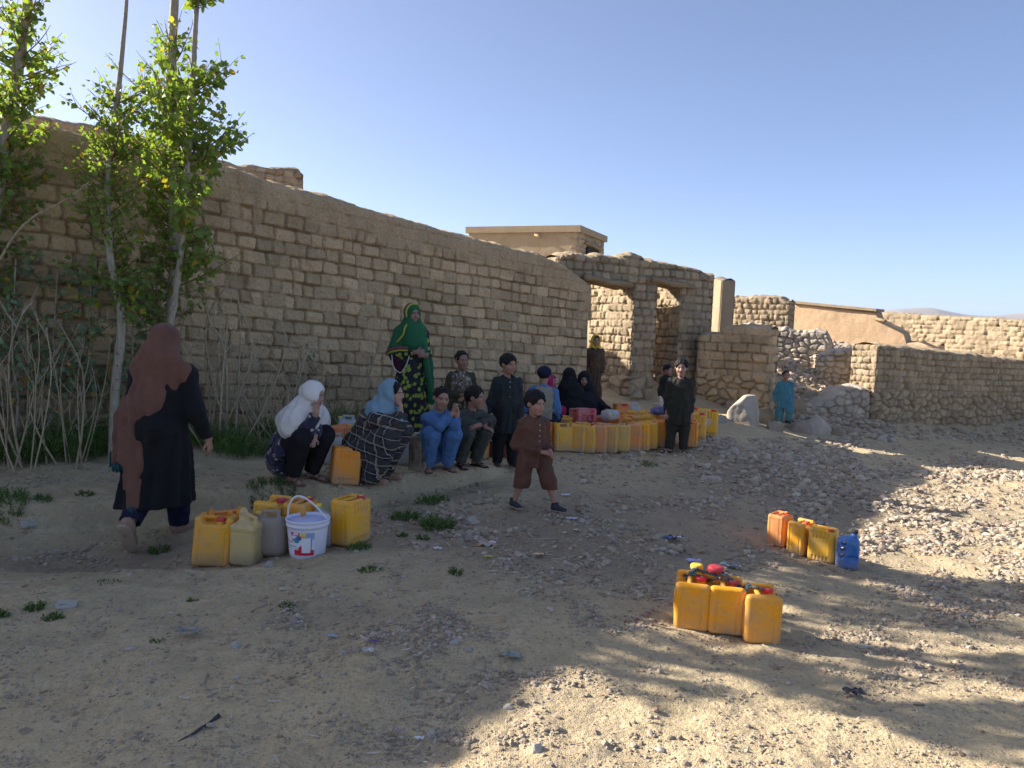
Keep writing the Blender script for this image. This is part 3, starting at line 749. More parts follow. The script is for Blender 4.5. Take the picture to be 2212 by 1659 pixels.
pRO = proto('milky_canister', jug_round, PLT, [((-.089, 0, .282), .022, .018, (.75, .6, .05), None)])
pTA = proto('tall_canister', jug_tall, PLD, [])
pOI = proto('oil_jug', jug_oil, PL, [((.042, 0, .29), .024, .026, (.03, .03, .04), None)])
pFJ = proto('handled_jug', jug_f, PLT, [((-.032, 0, .28), .022, .022, (.85, .75, .04), None)])
PROT = [pCH, pCHn, pPK, pRO, pTA, pOI, pFJ]
HW = {}
def put(src, dx, dy, yaw, label, color, cap=None, group=None, scale=1, tilt=(0, 0), pos=None, nocap=False):
    """stand a can with its near bottom edge at picture point (dx,dy)"""
    p = Vector(pos) if pos is not None else gr(dx, dy)
    if pos is None:
        v = Vector((p.x, p.y, 0)).normalized(); p = p + v * .085; p.z = g1(p.x, p.y)
    c = copy_thing(src, (p.x, p.y, p.z - .004), (R_(tilt[0]), R_(tilt[1]), R_(yaw)), label, group, color, cap, scale)
    c['category'] = src['category']
    return c
G1 = 'yellow jerricans standing together on the track in front'
fr = [(1492, 1362, 68, 'nearest group, left-hand yellow jerrican with black strap over its top', YEL), (1562, 1377, 72, 'nearest group, middle yellow jerrican with curved shadow across its face', YEL), (1636, 1392, 76, 'nearest group, right-hand yellow jerrican beside its red cap', YEL)]
FRONT = []
for dx, dy, yaw, lb, c in fr:
    p = gr(dx, dy); v = Vector((p.x, p.y, 0)).normalized(); p = p + v * .135; p.z = g1(p.x, p.y)
    FRONT.append(put(pCH, 0, 0, yaw + 8, lb, (.88, .36, .006), (.62, .02, .03), G1, (.98, 1.1, .82), pos=p, tilt=(0, (-3, -1, 0)[len(FRONT)])))
G2 = 'small jerricans in a row beside the blue jug'
for i, (dx, dy, yaw, src, c, lb) in enumerate([(1682, 1183, 48, pPK, (.80, .26, .04), 'small orange jerrican with diagonal shadow edge, left end of the row on the gravel'),
       (1727, 1200, 42, pCH, (.86, .38, .010), 'small amber jerrican between the orange one and the ribbed one'),
       (1775, 1217, -38, pPK, (.86, .44, .02), 'small ribbed yellow jerrican right beside the blue jug')]):
    p = gr(dx, dy); v = Vector((p.x, p.y, 0)).normalized(); p = p + v * .10; p.z = g1(p.x, p.y)
    put(src, 0, 0, yaw, lb, c, (.65, .05, .03), G2, .80, pos=p)
put(pOI, 1828, 1234, -25, 'glossy blue oil jug with side handle and dark cap', (.012, .15, .46), (.02, .02, .03), scale=.98)
# left group on the edge of the track
put(pCH, 460, 1226, 8, 'yellow jerrican at the left end of the front-left cluster, nearest the walking woman', (.84, .38, .015), RED, scale=1.0, tilt=(-3, 4))
put(pTA, 532, 1224, -10, 'tall dusty beige canister with raised neck and angled handle', (.60, .43, .16), scale=.97, tilt=(0, 2))
put(pRO, 586, 1206, -8, 'cloudy greyish canister half full, behind a small stone', (.50, .42, .34), (.72, .5, .1), scale=1.0)
put(pCHn, 492, 1203, 20, 'orange-yellow jerrican mostly hidden behind the beige canister', AMB, tilt=(0, -3), scale=.93)
put(pCH, 590, 1186, 75, 'bright yellow jerrican with two pink-red caps behind the cloudy canister', (.82, .40, .015), (.60, .03, .10))
put(pPK, 648, 1183, 80, 'amber jerrican just behind the white paint bucket', (.78, .34, .015), (.5, .03, .02))
put(pFJ, 697, 1186, -5, 'white handled jug with yellow cap beside the bucket', (.62, .60, .55), (.85, .75, .04), scale=1.0)
put(pPK, 757, 1180, 62, 'amber jerrican with red cap at the right end of the front-left cluster', (.84, .40, .012), RED, scale=1.0)
# next to the squatting girls
put(pPK, 742, 1056, 22, 'orange jerrican between the two squatting girls', (.84, .30, .02), (.55, .02, .03), scale=.96, tilt=(0, 5))
put(pRO, 722, 1006, 15, 'white canister directly behind the white-scarfed girl, loop handle up', WHT, scale=1.0)
put(pPK, 738, 990, 60, 'orange-pink jerrican among white canisters behind the orange can', (.80, .24, .08), (.7, .5, .05))
put(pRO, 752, 962, -5, 'large white canister with loop handle, tallest behind the plaid girl', (.60, .66, .68), scale=1.05)
put(pFJ, 775, 975, 10, 'white jug with bright yellow cap touching the plaid girl back', (.62, .66, .66), (.85, .8, .05))
put(pRO, 876, 1008, 10, 'milky white canister between plaid girl and blue boy', (.62, .63, .60), scale=1.0)
put(pRO, 905, 1000, 30, 'white-topped canister partly behind the blue boy', (.6, .62, .5))
put(pCHn, 912, 1018, 70, 'dark blackish can hidden behind the blue boy', (.02, .02, .018), scale=1.0)
put(pCHn, 1036, 993, 80, 'amber can seen between the grey squatting boy and the maroon cooler', (.72, .36, .02))
put(pPK, 1112, 990, 60, 'orange can visible behind the legs of the dark green standing boy', (.80, .25, .08))

# the long double row of cans
G3 = 'jerricans in the long row before the gateway'
ordn = ['first', 'second', 'third', 'fourth', 'fifth', 'sixth', 'seventh', 'eighth', 'ninth', 'tenth', 'eleventh', 'twelfth']
rowF = [(1177, 976, 64, AMB, 'orange'), (1216, 980, 12, LEM, 'broad lemon yellow'), (1250, 979, 70, YEL, 'bright yellow'), (1272, 980, 68, (.82, .42, .03), 'amber'),
        (1295, 980, 68, (.74, .30, .09), 'orange-pink'), (1320, 980, 66, SAND, 'pale sandy'), (1346, 979, 68, (.68, .42, .09), 'pale lemon'), (1370, 977, 68, (.76, .28, .06), 'faded orange'),
        (1389, 974, 68, YEL, 'plain yellow'), (1405, 973, 68, (.82, .42, .015), 'golden'), (1420, 969, 68, AMB, 'deep amber'), (1440, 968, 66, (.84, .34, .02), 'orange-amber')]
RF = []
for i, (dx, dy, yaw, c, w) in enumerate(rowF):
    p = gr(dx, dy); p = p + Vector((p.x, p.y, 0)).normalized() * .12; p.z = g1(p.x, p.y)
    s_ = pCHn if i % 3 else pPK
    RF.append(put(s_, 0, 0, yaw + 6 + RND.uniform(-4, 4), w + ' jerrican, ' + ordn[i] + ' from the left in the front of the long row', c, RED, G3, 1.0, (RND.uniform(-1.5, 1.5), RND.uniform(-1.5, 1.5)), pos=p))
rowB = [(1198, 'yellow', LEM), (1224, 'lemon', YEL), (1250, 'golden', (.8, .52, .03)), (1277, 'amber', AMB), (1304, 'reddish', (.62, .12, .05)), (1330, 'orange', ORA), (1356, 'yellow', YEL), (1381, 'tan orange', (.75, .36, .06)), (1404, 'yellow', LEM), (1428, 'amber', AMB)]
for i, (dx, w, c) in enumerate(rowB):
    p = gr(dx - 3, 958 - (dx - 1198) * .03); p.z = g1(p.x, p.y)
    put(pCHn if i % 2 else pCH, 0, 0, 72 + RND.uniform(-7, 7), w + ' jerrican, ' + ordn[i] + ' from the left in the second line behind the front row', c, RED if i % 4 else (.4, .1, .02), G3, 1, (RND.uniform(-3, 3), RND.uniform(-3, 3)), pos=p)
rowC = [(1318, 'faded orange', ORA), (1343, 'amber', AMB), (1366, 'golden yellow', YEL), (1392, 'yellow', LEM), (1415, 'orange', ORA)]
for i, (dx, w, c) in enumerate(rowC):
    p = gr(dx - 4, 938); p.z = g1(p.x, p.y)
    put(pCH, 0, 0, 70 + RND.uniform(-12, 12), w + ' jerrican, ' + ordn[i] + ' from the left in the short rear line of the row', c, RED, G3, .97, (RND.uniform(-3, 3), RND.uniform(-4, 4)), pos=p)
put(pCH, 1340, 916, 15, 'red-capped orange jerrican at the very back left of the row', ORA, RED, scale=.9)
put(pRO, 1368, 913, 20, 'white canister with loop handle at the back of the row', WHT)
put(pTA, 1427, 916, 30, 'large beige canister behind the tall dark-clothed boy', (.62, .45, .30), scale=1.1)
put(pCH, 1489, 967, 80, 'amber jerrican touching the right leg of the dark-clothed boy', AMB, RED, G3)
cs1 = put(pPK, 1500, 953, -14, 'amber jerrican with peeling brown sticker, second from the right end', (.80, .42, .03), RED, G3, 1.12)
cs2 = put(pPK, 1526, 944, -14, 'bright yellow jerrican with pale sticker at the right end of the long row', (.82, .44, .012), RED, G3, 1.14)
put(pCH, 1492, 925, 40, 'orange jerrican with red and yellow caps behind the stickered ones', ORA, RED)
put(pFJ, 1512, 926, 20, 'small white jug behind the right end of the long row', WHT, (.8, .05, .04))
def on_top(dx, dy, Y): p = at(dx, dy, Y); return p
p = gr(1245, 955); 
q = on_top(1249, 905, p.y); put(pCHn, 0, 0, 15, 'dusty crimson jerrican lying on top of the long row', (.50, .05, .09), pos=(q.x, q.y + .05, g1(q.x, q.y) + .335), scale=1.0, tilt=(84, 0))
q = RF[10].location; put(pOI, 0, 0, 20, 'blue oil jug lying on top of the long row', (.015, .07, .35), pos=(q.x - .02, q.y + .25, q.z + .40), scale=.85, tilt=(78, 10))
q = RF[5].location; put(pRO, 0, 0, 25, 'white canister lying on top of the long row', (.6, .62, .64), pos=(q.x - .05, q.y + .32, q.z + .40), scale=.8, tilt=(80, 0))
for o in PROT:
    for ch in list(o.children): bpy.data.objects.remove(ch)
    bpy.data.objects.remove(o)
# stickers
def sticker(root, w, h, colA, colB, z, name='sticker'):
    m = MB(); n = 7; rs = random.Random(int(w * 1000))
    V = []; Fq = []
    pts = [(math.cos(t) * w / 2 * rs.uniform(.75, 1.1), math.sin(t) * h / 2 * rs.uniform(.75, 1.1)) for t in np.linspace(0, 2 * math.pi, 15)[:-1]]
    V = [(x, -.0945, z + y) for x, y in pts] + [(x, -.0925, z + y) for x, y in pts]; k = len(pts)
    m.add(V, [tuple(range(k))] + [(i, (i + 1) % k, k + (i + 1) % k, k + i) for i in range(k)])
    t = NT('paper_sticker'); t.base(t.mix(t.ramp(t.noise(34, 4), [(.45, 0), (.55, 1)]), colA, colB)); t.set(Roughness=.8)
    o = m.build(name, t.m, root, False); return o
sticker(cs1, .11, .12, (.6, .55, .48), (.16, .07, .04), .19); sticker(cs2, .1, .11, (.6, .55, .4), (.5, .4, .25), .19)

# black straps on the nearest cans
def strap():
    m = MB(); P = [f.location + Vector((0, 0, .278)) for f in FRONT]
    a, b, c = P
    def ribbon(pts, w):
        pts = catmull(pts, 8); V = []; Fq = []
        for i, p in enumerate(pts):
            d = (pts[min(i + 1, len(pts) - 1)] - pts[max(0, i - 1)]).normalized(); s = d.cross(Vector((0, 0, 1))).normalized() * w * (1 + .35 * math.sin(i * 2.3))
            up = Vector((0, 0, .006 * math.sin(i * 1.9)))
            V += [p - s + up, p + s - up, p + s * .8 - Vector((0, 0, .006)) - up, p - s * .8 - Vector((0, 0, .006)) + up]
        for i in range(len(pts) - 1):
            for k in range(4): Fq.append((i * 4 + k, i * 4 + (k + 1) % 4, i * 4 + 4 + (k + 1) % 4, i * 4 + 4 + k))
        m.add(V, Fq)
    ribbon([a + Vector((-.05, .06, -.02)), a + Vector((.02, .02, .0)), (a + b) / 2 + Vector((0, .05, -.03)), b + Vector((-.02, .02, .0)), (b + c) / 2 + Vector((0, .06, -.03)), c + Vector((-.03, .02, 0)), c + Vector((.05, .03, -.02))], .011)
    ribbon([a + Vector((-.03, .02, -.03)), a + Vector((.03, .09, 0.012)), (a + b) / 2 + Vector((0, .12, -.01)), b + Vector((.0, .07, .012)), (b + c) / 2 + Vector((0, .0, -.035)), c + Vector((-.05, .05, .01))], .014)
    ribbon([a + Vector((.02, .1, 0)), (a + b) / 2 + Vector((.02, .03, .012)), b + Vector((-.05, .0, .005))], .009)
    o = m.build('carrying_strap', mat_cloth('strap_cloth', (.05, .065, .08), (.13, .16, .18)))
    tag(o, 'twisted dark grey cloth strap tied over the three nearest jerricans', 'strap')
    # loose caps: a large red lid standing on the group
strap()
o = cap_mesh('lid', FRONT[1].location + Vector((-.03, .12, .285)), .045, .03, None, (.60, .02, .04)); tag(o, 'large red screw lid resting on the nearest jerricans', 'lid')
o = cap_mesh('lid', FRONT[0].location + Vector((.05, .14, .27)), .036, .03, None, (.80, .55, .04)); tag(o, 'yellow screw lid resting on the nearest jerricans', 'lid')

# paint bucket
def bucket():
    p = gr(664, 1207); p = p + Vector((p.x, p.y, 0)).normalized() * .12; z = g1(p.x, p.y)
    root = empty('paint_bucket', (p.x, p.y, z - .004), R_(4), 'white plastic paint bucket with printed label and raised white handle', 'bucket')
    prof = [(0, .004), (.112, .004), (.118, .012), (.134, .20), (.136, .215), (.143, .216), (.143, .232), (.138, .234), (.138, .246), (.146, .248), (.147, .262), (.141, .264), (.139, .252), (.132, .22), (.116, .02), (0, .018)]
    n = 64; V = []; F = []
    for r, h in prof:
        for k in range(n): t = 2 * math.pi * k / n; V.append((r * math.cos(t), r * math.sin(t) , h))
    for i in range(len(prof) - 1):
        for k in range(n): F.append((i * n + k, i * n + (k + 1) % n, (i + 1) * n + (k + 1) % n, (i + 1) * n + k))
    t = NT('white_bucket_plastic'); t.base(t.mix(t.math('MULTIPLY', t.noise(18, 5), .25), (.74, .74, .80), (.50, .47, .44))); t.set(Roughness=.38)
    mk('pail', np.array(V), F, t.m, root)
    t2 = NT('lilac_lid'); t2.base(t2.mix(t2.noise(9, 3), (.50, .54, .82), (.62, .65, .88))); t2.set(Roughness=.4)
    m = MB(); m.tube([(0, 0, .236), (0, 0, .242)], .137, 48); m.build('lid', t2.m, root)
    h = MB(); pts = [(-.141, -.01, .243)] + [(-.128 * math.cos(a), -.01 - .03 * math.sin(a), .25 + .165 * math.sin(a)) for a in np.linspace(.12, math.pi - .12, 14)] + [(.141, -.01, .243)]
    pts = [(x * (1 - .28 * max(0, (z_ - .25) / .165)) - .055 * max(0, (z_ - .25) / .165), y, z_) for x, y, z_ in pts]
    h.tube(catmull(pts, 4), .0065, 8); h.build('handle', t.m, root)
    # printed label, wrapped round the pail
    nu, nv = 150, 130; U, Vv = np.meshgrid(np.linspace(0, 1, nu), np.linspace(0, 1, nv), indexing='ij')
    C = np.zeros((nu, nv, 3)); C[:] = (.74, .74, .80)
    def put_(mask, c): C[mask] = c
    def seg(x0, y0, x1, y1, w):
        dx, dy = x1 - x0, (y1 - y0); L2 = dx * dx + dy * dy + 1e-9; t_ = np.clip(((U - x0) * dx + (Vv - y0) * dy) / L2, 0, 1)
        return np.hypot(U - x0 - t_ * dx, (Vv - y0 - t_ * dy)) < w
    a = fbm(U * 7, Vv * 7, 3, 3); bnd = (U > .18) & (Vv > .58) & (a > .4)
    put_((U > .5) & (Vv > .7), (.35, .45, .62))
    put_((Vv > .84) & (U > .22) & (a > .42), (.62, .08, .12)); put_((Vv > .86) & (U > .55) & (U < .74) & (a > .38), (.85, .6, .15)); put_((U > .74) & (Vv > .8), (.30, .38, .55))
    put_((np.hypot(U - .42, Vv - .66) < .11 + .07 * (a - .5)), (.03, .30, .32)); put_((np.hypot(U - .52, Vv - .76) < .1) & (a > .45), (.08, .12, .35)); put_((np.hypot(U - .66, Vv - .83) < .07), (.75, .5, .1))
    red = ((Vv < .24) & (U > .33)) | ((U > .5) & (U < .66) & (Vv < .44) & (Vv < .2 + (U - .4) * 1.4)); put_(red, (.62, .02, .04))
    put_((U > .60) & (U < .88) & (Vv > .12) & (Vv < .76), (.78, .76, .76))
    put_((U > .89) & (U < .93) & (Vv > .2) & (Vv < .74) & ((Vv * 40).astype(int) % 3 != 0), (.06, .06, .08))
    for s in [(.02, .56, .02, .70, .014), (.02, .56, .10, .55, .014), (.10, .55, .12, .66, .013), (.12, .55, .19, .55, .014), (.19, .55, .2, .62, .013), (.2, .55, .28, .56, .014), (.28, .56, .30, .72, .014), (.30, .72, .24, .78, .012), (.24, .64, .30, .68, .011)]:
        put_(seg(*s), (.62, .02, .04))
    for x_, y_ in ((.08, .47), (.13, .47), (.2, .76)): put_(np.hypot(U - x_, Vv - y_) < .014, (.62, .02, .04))
    for i in range(6):
        x0 = .03 + i * .07; put_(seg(x0, .375, x0 + .05, .37 + .01 * (i % 2), .010) | seg(x0 + .02, .375, x0 + .02, .41, .007), (.03, .03, .04))
    for i in range(7):
        x0 = .03 + i * .055; put_(seg(x0, .29, x0 + .032, .292, .006), (.12, .12, .15))
    put_((U > .41) & (U < .5) & (Vv > .25) & (Vv < .32), (.5, .45, .4))
    ang = R_(-90 - 62) + U * R_(92); zz = .035 + Vv * .155; r = .1205 + (zz - .012) / .188 * .016
    V3 = np.stack([r * np.cos(ang), r * np.sin(ang), zz], -1).reshape(-1, 3); i = np.arange(nu * nv).reshape(nu, nv)
    Fq = np.stack([i[:-1, :-1], i[1:, :-1], i[1:, 1:], i[:-1, 1:]], -1).reshape(-1, 4)
    t3 = NT('printed_label'); t3.base(attr(t3)); t3.set(Roughness=.4); mk('label', V3, Fq, t3.m, root, True, C.reshape(-1, 3))
bucket()

# maroon water cooler behind the grey squatting boy
p = gr(1070, 988); root = empty('water_cooler', (p.x, p.y + .12, g1(p.x, p.y + .12)), 0, 'maroon ribbed water cooler with pale lid and white handle between squatting and standing boys', 'cooler')
V, F = sdf_mesh([rbox((0, 0, .15), (.12, .11, .15), .03)], .005, (-.14, -.13, -.01), (.14, .13, .32), lambda P: .0025 * np.sin(P[..., 2] * 420))
mk('body', V, F, mat_plain('maroon_plastic', (.16, .03, .035), .45), root)
V, F = sdf_mesh([rbox((0, 0, .325), (.122, .112, .03), .018), cone((0, -.03, .35), (0, .0, .375), .05, .03, k=.02)], .005, (-.14, -.13, .28), (.14, .13, .4))
mk('lid', V, F, mat_plain('pale_lid', (.45, .47, .52), .45), root)
m = MB(); m.tube([(-.05, -.05, .37), (.02, -.06, .395), (.08, -.05, .37)], .014, 8); m.build('lid_knob', mat_plain('yellow_knob', (.8, .6, .03), .5), root)
m = MB(); m.tube(catmull([(-.125, -.02, .29), (-.1, -.12, .22), (0, -.135, .17), (.1, -.12, .2), (.125, -.02, .29)], 5), .006, 8); m.build('handle', mat_plain('white_handle', (.7, .7, .7), .5), root)

# ------------------------------------------------------------------ people
def mat_skin():
    t = NT('skin'); a = attr(t); t.base(t.mix(t.math('MULTIPLY', t.noise(60, 3), .25), a, (.20, .08, .05)))
    t.bump(t.noise(300, 3), .1, .002)
    t.b.inputs['Subsurface Weight'].default_value = .08; t.b.inputs['Subsurface Radius'].default_value = (.01, .004, .002); t.b.inputs['Subsurface Scale'].default_value = .3
    return t.set(Roughness=.55, Specular_IOR_Level=.35)
SKIN = mat_skin()
def mat_hair(c=(.006, .005, .0045)):
    t = NT('hair'); P = t.coord(); t.base(t.mix(t.noise(60, 3, .6, P), c, tuple(x * 2.6 for x in c))); w = t.n('ShaderNodeTexNoise'); w.inputs['Scale'].default_value = 14
    mp = t.n('ShaderNodeMapping'); mp.inputs['Scale'].default_value = (14, 14, 1.6); t.link(P, mp.inputs[0]); t.link(mp.outputs[0], w.inputs['Vector'])
    t.bump(w.outputs[0], .8, .012); return t.set(Roughness=.55, Specular_IOR_Level=.22)
HAIR = mat_hair()
V3 = lambda *a: Vector(a)
def frame(f, u=(0, 0, 1)):
    """columns: side, forward, up"""
    f = Vector(f).normalized(); s = f.cross(Vector(u)).normalized(); u = s.cross(f).normalized()
    return Matrix((s, f, u)).transposed()
def hand_ops(w, d, n, s, side, curl=.4, spread=.25):
    """palm and five fingers from the wrist w along d; n = palm normal (the way the fingers curl); side = +1 when the thumb sits on d x n"""
    d = Vector(d).normalized(); n = (Vector(n) - d * Vector(n).dot(d)).normalized(); t = d.cross(n) * side
    w = Vector(w); P = lambda a, b, c=0: w + (d * a + t * b + n * c) * s
    o = [cone(w, P(.03, 0), .021 * s, .022 * s, k=.01), cone(P(.035, .018), P(.08, .022), .014 * s, .014 * s, k=.012), cone(P(.035, -.018), P(.078, -.024), .014 * s, .013 * s, k=.012), cone(P(.03, 0), P(.082, 0), .016 * s, .014 * s, k=.012)]
    for i, (b, L) in enumerate(((.03, .062), (.010, .070), (-.011, .066), (-.031, .052))):
        p = P(.084 - .003 * abs(i - 1), b); dd = (d + t * (spread * (1.5 - i) * .12)).normalized(); c = curl * (1 + .12 * i); r = .0088 * s
        for j in range(3):
            ang = c * (.55 + .75 * j); q = p + (dd * math.cos(ang) + n * math.sin(ang)) * (L * (.42, .32, .26)[j] * s)
            o.append(cone(p, q, r, r * .92, k=.004)); p = q; r *= .92
    p = P(.025, .022); q = P(.052, .052, .012); e = P(.078, .060, .026)
    o += [cone(p, q, .0125 * s, .0105 * s, k=.01), cone(q, e, .0102 * s, .0085 * s, k=.004)]
    return o
def head_ops(C, hf, hh):
    Fm = frame(hf[0], hf[1]); A = np.array(Fm)
    L = lambda x, y, z: Vector(C) + Fm @ Vector((x, y, z)) * hh
    e = lambda x, y, z, a, b, c, k=.03, m=1: ell(L(x, y, z), (a * hh, b * hh, c * hh), A, k * hh * 2, m)
    c = lambda p, q, r1, r2, k=.02, m=1: cone(L(*p), L(*q), r1 * hh, r2 * hh, None, k * hh * 2, m)
    o = [e(0, -.05, .13, .345, .42, .365), e(0, .09, -.13, .27, .30, .35, .06), e(0, .24, -.38, .11, .11, .09, .06), e(.15, .25, -.13, .11, .11, .10, .05), e(-.15, .25, -.13, .11, .11, .10, .05),
         c((-.15, .335, .085), (.15, .335, .085), .045, .045, .03)]
    o += [sub(e(s * .135, .44, .005, .085, .10, .05, .03)) for s in (-1, 1)]
    o += [e(s * .135, .318, .0, .058, .055, .045, .008) for s in (-1, 1)]
    o += [c((0, .355, .05), (0, .45, -.12), .028, .048, .025), c((-.035, .41, -.13), (.035, .41, -.13), .034, .034, .02),
          c((-.06, .352, -.245), (.06, .352, -.245), .024, .024, .02), c((-.05, .355, -.285), (.05, .355, -.285), .026, .026, .02), sub(c((-.08, .392, -.264), (.08, .392, -.264), .010, .010, .008))]
    for s in (-1, 1): o += [e(s * .35, -.03, -.02, .035, .075, .12, .02), sub(e(s * .39, .0, -.01, .02, .035, .06, .01))]
    return o, Fm
def skin_col(V, C, Fm, hh, base, lips=(.36, .12, .10), gaze=0.0):
    q = (V - np.array(C)) @ np.array(Fm) / hh; x, y, z = q.T; col = np.tile(np.array(base, float), (len(V), 1))
    f = y > .2
    ch = np.exp(-((np.abs(x) - .17) ** 2 + (z + .12) ** 2) / .008) * f; col = col * (1 - ch[:, None] * .18) + np.array((base[0] * 1.25, base[1] * .75, base[2] * .7)) * ch[:, None] * .18
    m = f & (np.abs(z + .265) < .043) & (np.abs(x) < .11); col[m] = np.array(lips) * .6 + np.array(base) * .4
    m = f & (np.abs(z + .264) < .010) & (np.abs(x) < .09); col[m] = np.array(base) * .25
    ex = np.abs(x) - .135; m = f & (np.abs(ex) < .062) & (np.abs(z - .0) < .028); col[m] = (.45, .40, .36)
    m = f & (np.abs(ex) < .064) & (z > .016) & (z < .036); col[m] = np.array(base) * .22
    exx = x - np.sign(x) * .135 - gaze * .02; m = f & (np.hypot(exx, z) < .028); col[m] = (.02, .012, .01)
    m = f & (np.abs(ex) < .085) & (np.abs(z - .088 + .25 * np.maximum(0, np.abs(ex) - .04)) < .018); col[m] = np.array((.03, .02, .015))
    return col
def stand(H, hh, sw=.095, lean=(0, 0)):
    J = {}; hz = .51 * H; J['pel'] = V3(0, 0, hz + .02 * H); J['chest'] = V3(lean[0] * .6, lean[1] * .6, .70 * H); nz_ = H - hh - .025 * H
    J['neck'] = V3(lean[0], lean[1], nz_); J['head'] = J['neck'] + V3(0, .012 * H, .02 * H + hh * .5)
    for n, s in (('L', -1), ('R', 1)):
        J['sh' + n] = V3(s * sw * H + lean[0], lean[1], nz_ - .055 * H); J['el' + n] = J['sh' + n] + V3(s * .03 * H, -.01 * H, -.175 * H); J['wr' + n] = J['el' + n] + V3(s * .0, .03 * H, -.15 * H)
        J['hip' + n] = V3(s * .055 * H, 0, hz); J['kn' + n] = V3(s * .062 * H, .01 * H, .27 * H); J['an' + n] = V3(s * .065 * H, -.005 * H, .045 * H)
    return J
def squat(H, hh, tilt=.10):
    """crouching on the heels, knees up in front of the chest"""
    J = {'pel': V3(0, -.15 * H, .17 * H), 'chest': V3(0, (-.15 + tilt * .9) * H, .35 * H)}
    J['neck'] = V3(0, (-.08 + tilt) * H, .46 * H); J['head'] = J['neck'] + V3(0, .03 * H, hh * .5 + .015 * H)
    for n, s in (('L', -1), ('R', 1)):
        J['sh' + n] = J['neck'] + V3(s * .090 * H, -.01 * H, -.06 * H)
        J['hip' + n] = V3(s * .06 * H, -.13 * H, .17 * H); J['kn' + n] = V3(s * .085 * H, .10 * H, .295 * H); J['an' + n] = V3(s * .075 * H, .0, .05 * H)
        J['el' + n] = J['kn' + n] + V3(s * .01 * H, .02 * H, .03 * H); J['wr' + n] = V3(s * .03 * H, .12 * H, .40 * H)
    return J
class Person:
    def __init__(s, loc, yaw, label, H, hh, J, look=(0, 1, 0), up=(0, 0, 1), skin=(.36, .20, .13), hands=None, res=.0055, group=None, k=1.0, foot=0):
        s.H = H; s.hh = hh; s.J = J; s.k = k; s.look = (look, up); s.Fm = frame(look, up); h = H
        r = s.rad = .045 * H * k
        o = [cone(J['pel'], J['chest'], .064 * h * k, .064 * h * k, ((0, 1, 0), .78)), cone(J['chest'], J['neck'] - V3(0, 0, .05 * h), .062 * h * k, .045 * h * k),
             cone(J['shL'], J['shR'], .030 * h * k, .030 * h * k, k=.03), cone(J['neck'] - V3(0, 0, .04 * h), J['head'] + s.Fm @ V3(0, -.12 * hh, -.2 * hh), .033 * h * k, .031 * h * k, k=.02)]
        for n in 'LR':
            o += [cone(J['hip' + n], J['kn' + n], .046 * h * k, .036 * h * k, k=.02), cone(J['kn' + n], J['an' + n], .036 * h * k, .022 * h * k, k=.015),
                  cone(J['sh' + n], J['el' + n], .028 * h * k, .023 * h * k, k=.02), cone(J['el' + n], J['wr' + n], .025 * h * k, .0185 * h * k, k=.015)]
            fd = s.footdir(n); a = J['an' + n]
            o += [cone(a, a - V3(0, 0, .022 * h) - fd * .018 * h, .022 * h, .022 * h, k=.01), cone(a + fd * .02 * h - V3(0, 0, .018 * h), a + fd * .092 * h - V3(0, 0, .033 * h), .020 * h, .014 * h, ((0, 0, 1), .8), k=.015)]
            sd_ = fd.cross(V3(0, 0, 1))
            for i in range(5):
                st = a + fd * .088 * h + sd_ * ((i - 2) * .0085 * h) - V3(0, 0, .035 * h); o.append(cone(st, st + fd * (.022 - .002 * abs(i - (1 if n == 'R' else 3))) * h, .0058 * h, .005 * h, k=.003))
        hs = .105 * h / .19 * k
        for n, (d, nn, side, curl) in (hands or {}).items(): o += hand_ops(J['wr' + n], d, nn, hs * (1.0 if h > 1.3 else 1.05), side, curl)
        ho, _ = head_ops(J['head'], (look, up), hh); o += ho
        P = np.array([list(v) for v in J.values()]); lo = P.min(0) - .2; hi = P.max(0) + .2
        V, F = sdf_mesh(o, res, lo, hi); col = skin_col(V, J['head'], s.Fm, hh, skin)
        s.root = mk('person', V, F, SKIN, None, True, col); s.root.location = loc; s.root.rotation_euler = (0, 0, R_(yaw)); tag(s.root, label, 'person', group); s.lo = lo; s.hi = hi
    def footdir(s, n):
        return s.J.get('fd' + n, V3(-.25 if n == 'L' else .25, 1, 0)).normalized() if 'fd' + n in s.J else V3(-.2 if n == 'L' else .2, 1, 0).normalized()
    def part(s, name, ops, mat, res=.009, disp=None, pad=.1):
        V, F = sdf_mesh(ops, res, s.lo - pad, s.hi + pad, disp); return mk(name, V, F, mat, s.root)
    def Hd(s, x, y, z): return s.J['head'] + s.Fm @ V3(x, y, z) * s.hh
    def hair(s, mat=None, fringe=.0, long=0.0, vol=.045, tuft=0):
        hh = s.hh; A = np.array(s.Fm); v = vol
        o = [ell(s.Hd(0, -.06, .14), ((.345 + v) * hh, (.42 + v) * hh, (.365 + v * 1.2) * hh), A),
             sub(ell(s.Hd(0, .52, -.12 - fringe), (.30 * hh, .42 * hh, (.42) * hh), A, .02), .02)]
        n = s.Fm @ V3(0, .45, -1); o.append(half(s.Hd(0, .0, -.13 - long), n, .03))
        for sg in (-1, 1): o.append(sub(ell(s.Hd(sg * .42, .05, -.10), (.14 * hh, .16 * hh, .20 * hh), A, .01), .01))
        return s.part('hair', o, mat or HAIR, .0055, lambda P: .005 * nz3(P, 150, 5) + .007 * nz3(P * np.array([1, 1, .35]), 70, 8))
